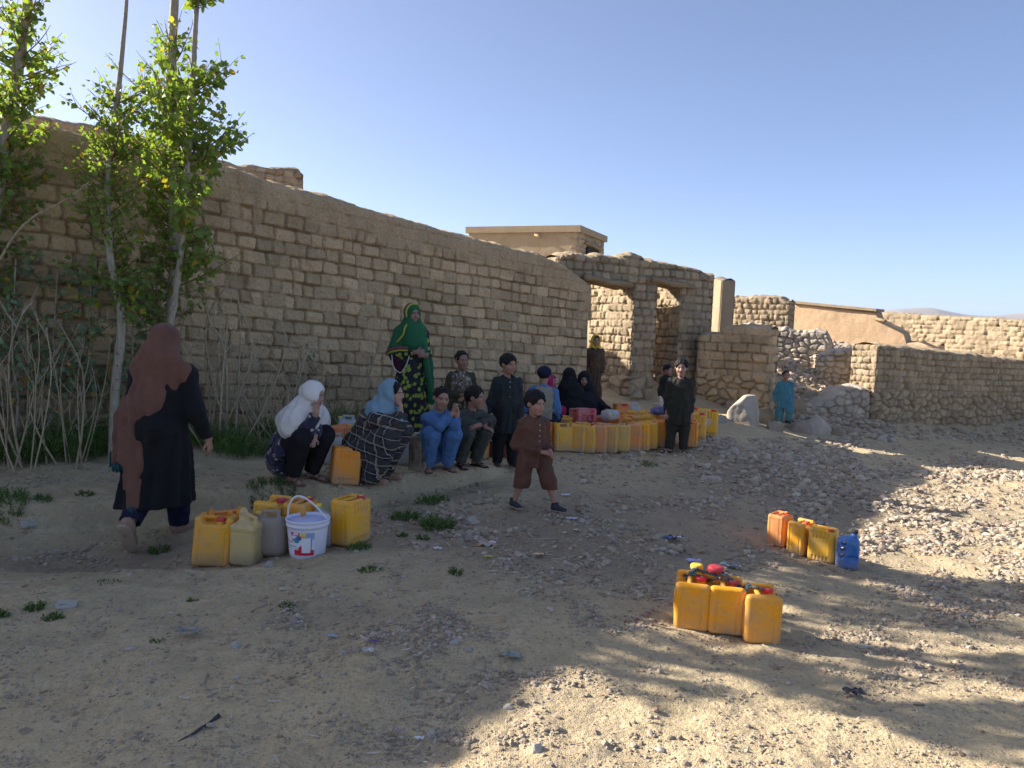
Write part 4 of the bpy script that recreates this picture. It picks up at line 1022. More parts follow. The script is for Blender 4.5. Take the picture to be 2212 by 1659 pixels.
    def shoes(s, mat, high=0, name='shoe', sole=None):
        for n in 'LR':
            a = s.J['an' + n]; fd = s.footdir(n); h = s.H
            o = [cone(a + V3(0, 0, high) - fd * .004 * h, a - V3(0, 0, .015 * h) - fd * .015 * h, .029 * h, .029 * h, k=.01), cone(a - V3(0, 0, .014 * h), a + fd * .085 * h - V3(0, 0, .026 * h), .029 * h, .024 * h, ((0, 0, 1), .9), k=.02), half(a + V3(0, 0, high + .004 * h), (0, 0, 1), .004), half(a - V3(0, 0, .044 * h), (0, 0, -1), .004)]
            sh = s.part(name, o, mat, .005)
            sp = [cone(a - fd * .02 * h - V3(0, 0, .038 * h), a + fd * .09 * h - V3(0, 0, .038 * h), .029 * h, .027 * h, ((0, 0, 1), .35), k=.01), half(a - V3(0, 0, .047 * h), (0, 0, -1), .003)]
            V, F = sdf_mesh(sp, .004, s.lo - .1, s.hi + .1); mk('sole', V, F, sole or mat, sh)
    def sandals(s, mat):
        for n in 'LR':
            a = s.J['an' + n]; fd = s.footdir(n); h = s.H; sd_ = fd.cross(V3(0, 0, 1))
            o = [cone(a - fd * .025 * h - V3(0, 0, .042 * h), a + fd * .108 * h - V3(0, 0, .042 * h), .028 * h, .030 * h, ((0, 0, 1), .28), k=.01)]
            for t in (.035, .068):
                c = a + fd * t * h - V3(0, 0, .020 * h + t * .12 * h); o += [cone(c - sd_ * .022 * h, c + sd_ * .0 + V3(0, 0, .009 * h), .008 * h, .009 * h, k=.01), cone(c + V3(0, 0, .009 * h), c + sd_ * .022 * h, .009 * h, .008 * h, k=.01)]
            s.part('sandal', o, mat, .0045)
    def trousers(s, mat, r=1.25, cuff=.02, fold=.005, waist=True):
        h = s.H; J = s.J; o = [cone(J['pel'] - V3(0, 0, .0), J['pel'] + V3(0, 0, .03 * h), .088 * h * s.k, .085 * h * s.k)] if waist else []
        for n in 'LR':
            a = J['an' + n] + (J['kn' + n] - J['an' + n]).normalized() * cuff
            o += [cone(J['hip' + n], J['kn' + n], .062 * h * r * s.k, .048 * h * r * s.k, k=.03), cone(J['kn' + n], a, .046 * h * r * s.k, .033 * h * r * s.k, k=.02)]
        for n in 'LR':
            a = J['an' + n] + (J['kn' + n] - J['an' + n]).normalized() * cuff; dd = (a - J['kn' + n]).normalized()
            L = (a - J['kn' + n]).length; c = a + dd * .05
            o.append(sub(cone(c, c + dd * .05, .05 * h + .004, .05 * h, k=.004), .004))
        if not waist: o.append(half((0, 0, .46), (0, 0, 1), .01))
        return s.part('trousers', o, mat, .008, lambda P: fold * nz3(P * np.array([1, 1, .45]), 55, 3) + fold * .6 * nz3(P, 110, 4))
    def tunic(s, mat, hem=None, r=1.0, flare=.02, sleeve=(1.25, 1.2), cuff=.035, name='tunic', fold=.009, split=False, skirt_c=None, lap=False, res=.008, extra=None, collar=True, front=None):
        h = s.H; J = s.J; k = s.k
        o = [cone(J['pel'], J['chest'], .094 * h * r * k, .094 * h * r * k, ((0, 1, 0), .85), k=.03), cone(J['chest'], J['neck'] - V3(0, 0, .055 * h), .092 * h * r * k, .058 * h * r * k, ((0, 1, 0), .85), k=.04),
             cone(J['shL'], J['shR'], .038 * h * k, .038 * h * k, k=.03)] + [cone(J['neck'] - V3(0, 0, .02 * h), J['sh' + n_], .034 * h * k, .034 * h * k, k=.035) for n_ in 'LR']
        for n in 'LR':
            w = J['wr' + n] + (J['el' + n] - J['wr' + n]).normalized() * cuff
            o += [cone(J['sh' + n], J['el' + n], .031 * h * sleeve[0] * k, .028 * h * sleeve[0] * k, k=.03), cone(J['el' + n], w, .028 * h * sleeve[0] * k, .025 * h * sleeve[1] * k, k=.02)]
            dd = (w - J['el' + n]).normalized(); c = w + dd * .045; o.append(sub(cone(c, c + dd * .02, .04 * h, .04 * h, k=.003), .003))
        if hem is not None:
            c = skirt_c or V3(0, 0, 0); b = J['pel'] * 1; b = V3(b.x + c.x, b.y + c.y, hem)
            o += [cone(J['pel'] + V3(0, 0, .05 * h), b, .092 * h * r * k, (.092 * h * r + flare) * k, ((0, 1, 0), .80), k=.04), half((0, 0, hem), (0, 0, -1), .004)]
            if split: o += [sub(cone(V3(sg * (.13 * h), b.y, hem - .02), V3(sg * .105 * h, b.y, hem + .13 * h), .018, .004, k=.004), .004) for sg in (-1, 1)]
        if lap:
            for n in 'LR': o.append(cone(J['hip' + n] + V3(0, 0, .02 * h), J['kn' + n] * .75 + J['hip' + n] * .25, .072 * h, .050 * h, k=.04))
        if collar: o.append(cone(J['neck'] - V3(0, 0, .03 * h), J['neck'] - V3(0, 0, .004 * h), .044 * h, .039 * h, k=.012))
        o.append(sub(cone(J['neck'] + V3(0, .012 * h, -.004 * h), J['neck'] + V3(0, .03 * h, .06 * h), .032 * h, .05 * h, k=.004), .004))
        o += (extra or [])
        cx, cy = J['pel'].x, J['pel'].y
        def dsp(P):
            th = np.arctan2(P[..., 1] - cy, P[..., 0] - cx); low = np.clip((J['pel'].z + .08 * h - P[..., 2]) / (.25 * h), 0, 1) if hem is not None else 0
            return fold * 1.0 * nz3(P * np.array([1, 1, .5]), 42, 11) + fold * .7 * nz3(P, 95, 12) + low * fold * 1.2 * np.sin(th * 11 + 2 * np.sin(P[..., 2] * 7))
        return s.part(name, o, mat, res, dsp)
    def scarf(s, mat, face=(.30, .42), drop=.0, shawl=None, name='headscarf', hairline=0, vol=.06, cut=None, extra=None, fold=.006, open_y=.50, res=.007, fz=-.06):
        hh = s.hh; A = np.array(s.Fm); J = s.J; h = s.H
        o = [ell(s.Hd(0, -.07, .13), ((.345 + vol) * hh, (.43 + vol) * hh, (.375 + vol) * hh), A), cone(s.Hd(0, -.02, -.1), J['neck'] + V3(0, .01, .01 * h), (.34 + vol * .6) * hh, (.36 + vol) * hh, k=.05),
             cone(J['neck'] - V3(0, 0, .01 * h), J['chest'] * .45 + J['neck'] * .55, .075 * h, .085 * h, k=.04)]
        o += [cone(J['shL'] * .75 + J['neck'] * .25, J['shR'] * .75 + J['neck'] * .25, .052 * h, .052 * h, k=.05)]
        o += (shawl or [])
        o.append(sub(ell(s.Hd(0, open_y, fz + hairline), (face[0] * hh, .30 * hh, face[1] * hh), A, .015), .015))
        o += (extra or [])
        return s.part(name, o, mat, res, lambda P: fold * .35 * nz3(P * np.array([1, 1, .8]), 30, 21) + fold * .42 * np.sin((P @ np.array([20., 60., 34.])) + 2.2 * nz3(P, 9, 22)))

def loc(dx, dy, back=0.0):
    p = gr(dx, dy); p = p + Vector((p.x, p.y, 0)).normalized() * back; p.z = g1(p.x, p.y); return p

# --- fabrics
VELVET = mat_cloth('black_velvet', (.008, .009, .010), (.006, .006, .007), .85, 6, .05)
BLACK = mat_cloth('black_fabric', (.016, .016, .018), (.008, .008, .009), .85)
BROWNSC = mat_cloth('rust_brown_fabric', (.165, .078, .052), (.12, .056, .038), .85, 7, .1)
WHITEC = mat_cloth('white_fabric', (.74, .70, .64), (.64, .60, .55), .85)
BLUESC = mat_cloth('pale_blue_fabric', (.21, .33, .40), (.16, .26, .33), .85)
BLUEK = mat_cloth('blue_cotton', (.09, .20, .39), (.065, .145, .29), .9)
TEALK = mat_cloth('teal_cotton', (.07, .22, .27), (.05, .16, .20), .9)
BROWNK = mat_cloth('brown_cotton', (.135, .062, .038), (.095, .045, .03), .85)
DKGREEN = mat_cloth('charcoal_green_cotton', (.026, .034, .032), (.018, .024, .023), .85)
GREYGR = mat_cloth('grey_green_cotton', (.075, .08, .068), (.052, .056, .048), .9)
OLIVE = mat_cloth('olive_cotton', (.065, .06, .032), (.045, .042, .024), .9)
DKOLIVE = mat_cloth('dark_olive_cotton', (.038, .036, .024), (.024, .023, .017), .85)
VESTM = mat_cloth('khaki_canvas', (.30, .28, .20), (.24, .22, .16), .9)
NAVY = mat_cloth('navy_fabric', (.012, .016, .045), (.008, .01, .028), .8)
SANDALM = mat_plain('brown_rubber', (.16, .085, .055), .6); SANDALD = mat_plain('black_rubber', (.022, .018, .016), .55); SHOEM = mat_plain('dark_shoe', (.03, .03, .034), .6, 40, .3); SOLEM = mat_plain('pale_sole', (.42, .30, .21), .8)
def m_green():
    t = NT('green_shawl'); P = t.coord(); s = t.n('ShaderNodeSeparateXYZ', i_0=P)
    t.base(t.mix(t.noise(8, 4, .6, P), (.012, .125, .045), (.008, .085, .03))); t.bump(t.noise(30, 4, .6, P), .5, .012); return t.set(Roughness=.85)
def m_floral():
    t = NT('floral_print'); P = t.coord(); v = t.voro(15, P); c = t.voro(15, P, 1); sp = t.n('ShaderNodeSeparateColor'); t.link(c, sp.inputs[0])
    e = t.math('ADD', v, t.math('MULTIPLY', t.math('SUBTRACT', t.noise(38, 2, .5, P), .5), .35))
    blot = t.math('MULTIPLY', t.ramp(e, [(.36, 1), (.42, 0)]), t.ramp(sp.outputs[0], [(.10, 0), (.14, 1)]))
    g = t.mix(t.noise(60, 3, .6, P), (.36, .42, .045), (.20, .27, .03)); w = t.ramp(t.noise(75, 3, .6, P), [(.56, 0), (.6, 1)])
    a = t.mix(t.math('MULTIPLY', w, .35), (.008, .008, .012), (.12, .12, .14)); t.base(t.mix(blot, a, g)); t.bump(t.noise(30, 4, .6, P), .4, .01); return t.set(Roughness=.8)
def m_plaid():
    t = NT('plaid'); P = t.coord(); s = t.n('ShaderNodeSeparateXYZ', i_0=P); n = t.noise(5, 2, .5, P, 1); sn = t.n('ShaderNodeSeparateColor'); t.link(n, sn.inputs[0])
    u = t.math('ADD', t.math('ADD', t.math('MULTIPLY', s.outputs[0], .7), s.outputs[1]), t.math('MULTIPLY', sn.outputs[0], .04)); v = t.math('ADD', t.math('ADD', s.outputs[2], t.math('MULTIPLY', s.outputs[1], .25)), t.math('MULTIPLY', sn.outputs[1], .04))
    def band(x, per, w, ph=0):
        f = t.math('FRACT', t.math('ADD', t.math('DIVIDE', x, per), ph)); return t.math('LESS_THAN', f, w)
    g = t.math('MAXIMUM', band(u, .085, .42), band(v, .085, .42)); a = t.mix(g, (.010, .010, .012), (.035, .033, .033))
    w = t.math('MAXIMUM', band(u, .085, .055, .29), band(v, .085, .055, .29)); a = t.mix(t.math('MULTIPLY', w, .8), a, (.42, .40, .36))
    y = t.math('MAXIMUM', band(u, .17, .03, .6), band(v, .17, .03, .6)); a = t.mix(t.math('MULTIPLY', y, .7), a, (.40, .30, .12))
    t.base(a); t.bump(t.noise(30, 4, .6, P), .4, .01); return t.set(Roughness=.85)
def m_dots():
    t = NT('navy_velvet_dots'); P = t.coord(); v = t.voro(19, P); c = t.voro(19, P, 1); sp = t.n('ShaderNodeSeparateColor'); t.link(c, sp.inputs[0])
    d = t.math('MULTIPLY', t.ramp(v, [(.16, 0), (.18, 1)]), t.ramp(v, [(.27, 1), (.30, 0)])); d = t.math('MULTIPLY', d, t.math('GREATER_THAN', sp.outputs[0], .4))
    t.base(t.mix(d, t.mix(t.noise(9, 3, .6, P), (.010, .010, .055), (.005, .005, .028)), (.50, .46, .40))); t.bump(t.noise(30, 4, .6, P), .5, .01); return t.set(Roughness=.7, Sheen_Weight=.3)
def m_camo():
    t = NT('camouflage'); P = t.coord(); a = t.mix(t.ramp(t.noise(22, 3, .6, P), [(.48, 0), (.5, 1)]), (.07, .06, .035), (.16, .12, .08)); a = t.mix(t.ramp(t.noise(29, 3, .7, P, 0), [(.56, 0), (.57, 1)]), a, (.38, .36, .33))
    a = t.mix(t.ramp(t.voro(33, P), [(.2, 1), (.25, 0)]), a, (.10, .028, .03)); t.base(a); t.bump(t.noise(40, 4, .6, P), .4, .008); return t.set(Roughness=.85)
GREEN, FLORAL, PLAID, DOTS, CAMO = m_green(), m_floral(), m_plaid(), m_dots(), m_camo()
PINKM = mat_cloth('pink_fabric', (.50, .03, .12), (.4, .02, .1)); YELM = mat_cloth('yellow_fabric', (.70, .55, .04), (.6, .45, .03)); BRND = mat_cloth('brown_drape', (.12, .075, .045), (.08, .05, .03))
STRIPEM = mat_cloth('pink_trim', (.45, .07, .12), (.3, .04, .1)); TRIMY = mat_cloth('yellow_trim', (.42, .42, .06), (.4, .36, .05)); TEALT = mat_cloth('teal_trim', (.02, .09, .09), (.02, .06, .06))
PALEB = mat_plain('button', (.5, .5, .5), .4)
up_ = V3(0, 0, 1)

# 1 woman walking away in a rust scarf
def p_walker():
    L = loc(345, 1178); H, hh = 1.60, .235; J = stand(H, hh, .100)
    for k_ in list(J): J[k_] = J[k_] + V3(0, .10 * (J[k_].z / H), 0) if k_ in ('chest', 'neck', 'head', 'shL', 'shR', 'elL', 'elR', 'wrL', 'wrR') else J[k_]
    J['anL'] = V3(-.125, -.22, .20); J['knL'] = V3(-.11, .04, .42); J['fdL'] = V3(-.05, .62, -.78)
    J['anR'] = V3(.045, .24, .075); J['knR'] = V3(.07, .16, .45); J['fdR'] = V3(.35, 1, 0)
    J['elR'] = J['shR'] + V3(.085, -.05, -.27); J['wrR'] = J['elR'] + V3(.055, .10, -.20); J['elL'] = J['shL'] + V3(-.10, .12, -.22); J['wrL'] = J['elL'] + V3(.06, .2, .06)
    p = Person(L, 3, 'woman walking away in long black dress and rust-brown shawl', H, hh, J, (.1, 1, 0), hands={'R': ((.15, .1, -1), (-1, .2, 0), -1, .5), 'L': ((0, 1, 0), (1, 0, 0), 1, .6)}, k=1.05)
    p.trousers(NAVY, 1.3, .03, waist=False)
    b = V3(-.03, .02, .32)
    ops = [cone(J['pel'] + V3(0, .03, .0), J['chest'], .17, .165, ((0, 1, 0), .92), k=.04), cone(J['pel'] - V3(0, .02, .0), V3(0, .1, .5), .17, .16), cone(J['chest'], J['neck'] - V3(0, 0, .07), .155, .09, k=.05), cone(J['shL'], J['shR'], .075, .075, k=.05),
           cone(V3(0, .05, .95), V3(-.03, .03, .60), .165, .225, ((0, 1, 0), .82), k=.06), cone(V3(-.02, .04, .65), V3(-.04, .02, .26), .22, .275, ((0, 1, 0), .80), k=.05), half((0, 0, .30), (.06, 0, -1), .006)]
    for n in 'LR':
        w = J['wr' + n] + (J['el' + n] - J['wr' + n]).normalized() * .04; ops += [cone(J['sh' + n], J['el' + n], .074, .066, k=.04), cone(J['el' + n], w, .064, .05, k=.03)]
    def dd(P):
        th = np.arctan2(P[..., 1] - .03, P[..., 0] + .02); low = np.clip((1.0 - P[..., 2]) / .5, 0, 1)
        return .006 * nz3(P * np.array([1, 1, .5]), 30, 11) + low * .013 * np.sin(th * 13 + 1.5 * np.sin(P[..., 2] * 5)) + .004 * nz3(P, 80, 2)
    p.part('dress', ops, VELVET, .010, dd)
    A = np.array(p.Fm)
    sc = [ell(p.Hd(0, -.06, .12), (.41 * hh, .50 * hh, .44 * hh), A), cone(p.Hd(0, -.05, -.1), J['neck'] + V3(.0, -.03, 0), .095, .115, k=.06),
          cone(J['neck'] + V3(-.04, -.04, .04), J['shR'] + V3(-.01, -.03, .02), .095, .07, k=.05), cone(J['neck'] + V3(0, -.03, .02), J['shL'] + V3(.02, -.03, .04), .11, .085, k=.05),
          cone(J['neck'] + V3(-.02, -.08, .02), V3(-.11, -.06, .98), .12, .085, ((0, 1, 0), .55), k=.06), cone(J['shR'] + V3(-.06, -.06, -.0), V3(-.06, -.10, 1.02), .07, .10, ((0, 1, 0), .5), k=.07),
          cone(V3(-.12, -.07, 1.0), V3(-.155, -.15, .66), .10, .08, ((0, 1, 0), .40), k=.05), cone(V3(-.13, -.12, .75), V3(-.115, -.20, .26), .085, .035, ((0, 1, 0), .45), k=.04), cone(V3(-.2, -.05, .95), V3(-.235, -.10, .66), .07, .065, ((0, 1, 0), .6), k=.04)]
    sc += [sub(cone(V3(-.30, -.35, .60), V3(-.225, -.15, .58), .06, .05, k=.01), .01)]
    def ds(P):
        return .006 * nz3(P, 22, 31) + .0055 * np.sin(P[..., 0] * 90 + P[..., 2] * 6 + 2.2 * nz3(P, 8, 32)) * np.clip((1.48 - P[..., 2]) / .3, 0, 1)
    p.part('shawl', sc, BROWNSC, .0085, ds)
    for fr_ in ([cone(V3(-.115, -.20, .30), V3(-.11, -.205, .20), .032, .020, ((0, 1, 0), .5))], [cone(V3(-.235, -.10, .66), V3(-.24, -.11, .60), .062, .05, ((0, 1, 0), .5))]): p.part('fringe', fr_, TEALT, .007, lambda P: .006 * np.sin(P[..., 0] * 260) + .004 * nz3(P, 90, 5))
    # slip-on shoes: the raised left one shows its sole
    for n in 'LR':
        a = J['an' + n]; fd = J['fd' + n].normalized(); nn = V3(0, -1, -.12) if n == 'L' else V3(0, 0, -1); nn = (nn - fd * nn.dot(fd)).normalized()
        sh = p.part('shoe', [cone(a - fd * .03, a + fd * .02 + nn * .02, .047, .047, k=.02), cone(a + nn * .02, a + fd * .165 + nn * .035, .050, .040, k=.02)], mat_plain('tan_shoe', (.33, .21, .14), .7), .006)
        V, F = sdf_mesh([cone(a - fd * .045 + nn * .055, a + fd * .175 + nn * .058, .046, .050, (nn, .35), k=.01)], .005, p.lo - .2, p.hi + .1, lambda P: .0015 * np.sin((P @ np.array(fd)) * 500)); mk('sole', V, F, SOLEM, sh)
p_walker()

# 2 woman in green shawl and floral dress
def p_green():
    L = loc(884, 948); H, hh = 1.60, .225; J = stand(H, hh, .088)
    J['elR'] = J['shR'] + V3(.045, .0, -.26); J['wrR'] = V3(-.02, .18, 1.04); J['elL'] = J['shL'] + V3(-.04, .02, -.25); J['wrL'] = V3(-.14, .18, 1.0)
    p = Person(L, 197, 'woman standing in green shawl and black dress with yellow-green flowers', H, hh, J, (-.35, 1, -.05), skin=(.30, .17, .115),
               hands={'R': ((-1, .25, .1), (0, -1, -.2), 1, .9), 'L': ((.9, .35, .2), (0, -1, 0), -1, .9)})
    p.trousers(NAVY, 1.35, .0, waist=False); p.shoes(SHOEM)
    ops = [cone(V3(0, 0, .9), V3(0, .0, 1.18), .13, .13, ((0, 1, 0), .8), k=.04), cone(V3(0, 0, 1.18), J['neck'] - V3(0, 0, .08), .13, .08, k=.04), cone(J['shL'], J['shR'], .06, .06, k=.04),
           cone(V3(0, .01, .98), V3(0, .0, .5), .145, .205, ((0, 1, 0), .75), k=.05), cone(V3(0, 0, .5), V3(0, 0, .08), .205, .235, ((0, 1, 0), .75), k=.05), half((0, 0, .10), (0, 0, -1), .005)]
    for n in 'LR':
        w = J['wr' + n] + (J['el' + n] - J['wr' + n]).normalized() * .05; ops += [cone(J['sh' + n], J['el' + n], .062, .062, k=.04), cone(J['el' + n], w, .062, .040, k=.03)]
    p.part('dress', ops, FLORAL, .009, lambda P: .006 * nz3(P * np.array([1, 1, .5]), 30, 11) + np.clip((.95 - P[..., 2]) / .4, 0, 1) * .012 * np.sin(np.arctan2(P[..., 1], P[..., 0]) * 14 + np.sin(P[..., 2] * 4)))
    sh = [cone(J['neck'] + V3(0, .03, -.02), V3(-.02, .06, 1.14), .10, .135, ((0, 1, 0), .75), k=.06), cone(J['neck'], J['elR'] + V3(.03, -.02, .04), .075, .07, k=.07), cone(J['neck'], J['elL'] + V3(.0, .0, .05), .075, .055, k=.07),
          cone(J['shR'], V3(.21, .02, 1.05), .08, .06, k=.04), cone(V3(-.12, .1, 1.12), V3(-.235, .10, .50), .06, .045, ((1, 0, 0), .6), k=.03), half((0, 0, 1.03), (0, 0, -1), .01) if False else cone(V3(-.2, .08, .95), V3(-.24, .10, .46), .045, .04, ((0, 1, 0), .6), k=.02)]
    p.scarf(GREEN, (.27, .37), shawl=sh, vol=.07, fold=.007)
    # coloured border round the head and at the shawl edge
    A = np.array(p.Fm); pts = []
    for w_, m_, y_ in ((.016, STRIPEM, .08), (.012, TRIMY, .15)):
        P_ = [p.Hd(.44 * math.cos(a), y_ - .02, .06 + .47 * math.sin(a)) for a in np.linspace(-.5, math.pi * .80, 18)] + [J['neck'] + V3(.09, .09 + y_ * .1, .0), V3(.12, .12 + y_ * .1, 1.24), V3(.19, .06 + y_ * .1, 1.14)]
        m = MB(); m.tube(catmull(P_, 3), [.011] * (len(P_) * 3 - 2), 8); m.build('border', m_, p.root)
    for w_, m_, z_ in ((0, STRIPEM, 0), (0, TRIMY, -.03)):
        m = MB(); m.tube(catmull([V3(.29, -.03, 1.02 + z_), V3(.26, .10, 1.06 + z_), V3(.17, .19, 1.09 + z_), V3(.08, .22, 1.09 + z_)], 5), .011, 8); m.build('border', m_, p.root)
    # bag under her arm
    q = [cone(V3(.17, .04, .98), V3(.15, .08, .84), .075, .05, ((0, 1, 0), .5), k=.02)]
    V, F = sdf_mesh(q, .008, (0, -.15, .7), (.35, .25, 1.15), lambda P: .004 * nz3(P, 50, 3)); o = mk('handbag', V, F, mat_cloth('maroon_cloth', (.05, .012, .02), (.03, .01, .015)))
    o.location = p.root.location; o.rotation_euler = p.root.rotation_euler; tag(o, 'dark maroon bag with white cord under the arm of the green-shawled woman', 'bag')
    m = MB(); m.tube(catmull([V3(.24, .07, 1.0), V3(.22, .13, .86), V3(.14, .15, .80), V3(.08, .17, .9), V3(.05, .17, 1.0)], 6), .005, 6); m.build('cord', WHITEC, o)
p_green()

# 3 girl in white scarf, crouching, chin on hand
def p_white():
    L = loc(652, 1062, .05); H, hh = 1.34, .205; J = squat(H, hh, .12); J['head'] = J['head'] + V3(0, .03, 0)
    J['elR'] = J['knR'] + V3(-.03, .02, .08); J['wrR'] = J['head'] + V3(.055, .10, -.135); J['elL'] = J['knL'] + V3(.03, -.04, .06); J['wrL'] = J['knR'] + V3(-.07, .06, .01)
    p = Person(L, 236, 'girl in white headscarf and dotted navy top crouching with chin on her hand', H, hh, J, (-.42, 1, -.12), skin=(.40, .23, .16),
               hands={'R': ((-.1, -.1, 1), (0, -1, .1), -1, .85), 'L': ((.7, .5, -.5), (0, -.3, -1), 1, .3)})
    p.trousers(BLACK, 1.45, .02); p.sandals(SANDALM)
    p.tunic(DOTS, r=1.18, sleeve=(1.5, 1.4), cuff=.03, lap=False, fold=.008, extra=[cone(J['pel'] + V3(0, -.02, -.06), J['pel'] + V3(0, .03, .06), .16, .15, k=.05), cone(J['hipR'] + V3(.04, 0, -.02), J['knR'] * .4 + J['hipR'] * .6 + V3(.04, 0, 0), .09, .085, k=.05), half((0, 0, .015), (0, 0, -1), .01)])
    m = MB(); p.part('sleeve', [cone(J['elR'], J['wrR'] + (J['elR'] - J['wrR']).normalized() * .09, .062, .045, k=.02)], BLACK, .008, lambda P: .004 * nz3(P, 60, 4))
    p.scarf(WHITEC, (.27, .36), vol=.075, shawl=[cone(J['neck'] + V3(0, -.02, -.02), J['shR'] + V3(.03, -.02, -.06), .10, .095, k=.06), cone(J['shR'], J['shL'], .10, .10, k=.05), cone(J['neck'] + V3(0, -.05, 0), J['chest'] + V3(0, -.09, .03), .10, .12, k=.06), cone(J['neck'] + V3(0, .05, .02), J['neck'] + V3(.02, .10, -.11), .07, .045, k=.04), cone(J['neck'], J['shL'] + V3(-.03, 0, -.06), .09, .08, k=.06)], fold=.012)
p_white()
# 4 girl in plaid, pale blue scarf
def p_plaid():
    L = loc(818, 1044, .05); H, hh = 1.42, .21; J = squat(H, hh, .11); J['head'] = J['head'] + V3(0, .03, 0)
    J['elR'] = J['knR'] + V3(-.02, .07, .11); J['wrR'] = J['head'] + V3(.05, .10, -.15); J['elL'] = J['knL'] + V3(0, -.02, .08); J['wrL'] = J['knR'] + V3(-.09, -.02, .06)
    for n in 'LR': J['kn' + n] = J['kn' + n] + V3(0, 0, .02)
    p = Person(L, 254, 'girl in black and white plaid clothes and pale blue scarf crouching, cheek on fist', H, hh, J, (-.10, 1, .02), skin=(.44, .26, .19),
               hands={'R': ((-.1, .0, 1), (0, -1, .1), -1, .95), 'L': ((.8, .3, -.1), (0, -.3, -1), 1, .6)})
    p.trousers(PLAID, 1.6, -.02, .008); p.shoes(mat_plain('tan_flat', (.35, .2, .12), .6), -.01)
    p.tunic(PLAID, r=1.15, sleeve=(1.7, 1.6), cuff=.03, fold=.009, extra=[cone(J['pel'] + V3(0, -.02, -.08), J['pel'] + V3(0, .03, .06), .155, .15, k=.05), cone(J['hipR'] + V3(.03, 0, -.04), J['knR'] + V3(.02, 0, -.04), .10, .085, k=.05),
                cone(J['knR'] + V3(.0, .02, -.04), J['anR'] + V3(.02, .0, .02), .075, .10, k=.05), half((0, 0, .012), (0, 0, -1), .01)])
    p.hair(fringe=-.02, vol=.04, long=.15)
    p.scarf(BLUESC, (.36, .50), vol=.105, hairline=.06, open_y=.36, shawl=[cone(J['neck'] + V3(0, -.04, .02), J['neck'] + V3(0, .11, -.05), .08, .06, k=.05), cone(J['neck'], J['neck'] + V3(.02, -.07, -.03), .09, .09, k=.05), half(p.Hd(0, .17, 0), p.Fm @ V3(0, 1, .05), .02)], fold=.010)
    p.part('shawl_end', [cone(J['wrR'] + V3(.0, -.01, -.10), J['elR'] + V3(.0, .03, .04), .038, .035, k=.03)], BLUESC, .008, lambda P: .006 * nz3(P, 60, 9))
p_plaid()
# 5 boy in camouflage waistcoat standing behind
def p_camo():
    L = loc(992, 975); H, hh = 1.14, .205; J = stand(H, hh, .098)
    J['elR'] = J['shR'] + V3(.05, -.02, -.20); J['wrR'] = V3(.0, .15, .66); J['elL'] = J['shL'] + V3(-.05, -.02, -.20); J['wrL'] = V3(-.03, .17, .63)
    p = Person(L, 192, 'boy in camouflage waistcoat with crossed wrists standing behind the crouching boys', H, hh, J, (-.25, 1, -.03), (0.05, 0, 1), skin=(.30, .165, .11),
               hands={'R': ((-1, .25, -.5), (0, -.6, -1), 1, .3), 'L': ((1, .3, -.3), (0, -.6, -1), -1, .5)})
    p.trousers(OLIVE, 1.3, .02); p.sandals(SANDALD)
    p.tunic(OLIVE, .33, 1.08, .03, (1.45, 1.4)); p.hair(vol=.03, fringe=-.08)
    a = J['chest']
    ops = [cone(V3(0, 0, .52), a, .118, .125, ((0, 1, 0), .85), k=.03), cone(a, J['neck'] - V3(0, 0, .06), .125, .075, ((0, 1, 0), .9), k=.04), cone(J['shL'] * .75, J['shR'] * .75 + V3(0, 0, J['shR'].z * 0), .03, .03) if False else cone(V3(-.1, 0, J['shL'].z), V3(.1, 0, J['shL'].z), .052, .052, k=.03),
           sub(cone(V3(0, .16, .55), V3(0, .16, 1.0), .045, .055, k=.01), .01), half((0, 0, .50), (0, 0, -1), .004)]
    p.part('waistcoat', ops, CAMO, .007, lambda P: .005 * nz3(P, 45, 7))
p_camo()
# 6 boy in blue, crouching, hands clasped at his cheek
def p_blue():
    L = loc(945, 1030, .03); H, hh = 1.22, .205; J = squat(H, hh, .10)
    J['elR'] = J['knR'] + V3(-.06, .05, .09); J['elL'] = J['knL'] + V3(.0, .05, .09); J['wrR'] = J['head'] + V3(-.085, .10, -.12); J['wrL'] = J['head'] + V3(-.125, .10, -.12)
    p = Person(L, 202, 'boy in bright blue tunic crouching with clasped hands against his cheek', H, hh, J, (.02, 1, -.12), (-.16, 0, 1), skin=(.38, .21, .14),
               hands={'R': ((-.1, .0, 1), (-1, -.1, 0), -1, .75), 'L': ((.1, .0, 1), (1, -.1, 0), 1, .75)})
    p.trousers(BLUEK, 1.45, .01, .008); p.sandals(SANDALM); p.hair(vol=.03, fringe=-.06)
    p.tunic(BLUEK, r=1.12, sleeve=(1.55, 1.5), cuff=.06, fold=.008, extra=[cone(J['pel'] + V3(0, -.03, -.05), J['pel'] + V3(0, .02, .06), .14, .13, k=.05), cone(J['pel'] + V3(.05, -.04, 0), V3(.06, -.12, .06), .10, .07, k=.05), half((0, 0, .03), (0, 0, -1), .01)])
    m = MB()
    for i in range(3): m.tube([J['neck'] + V3(0, .052 + i * .012, -.03 - i * .04), J['neck'] + V3(0, .058 + i * .012, -.03 - i * .04)], .006, 8)
    m.build('button', PALEB, p.root)
p_blue()
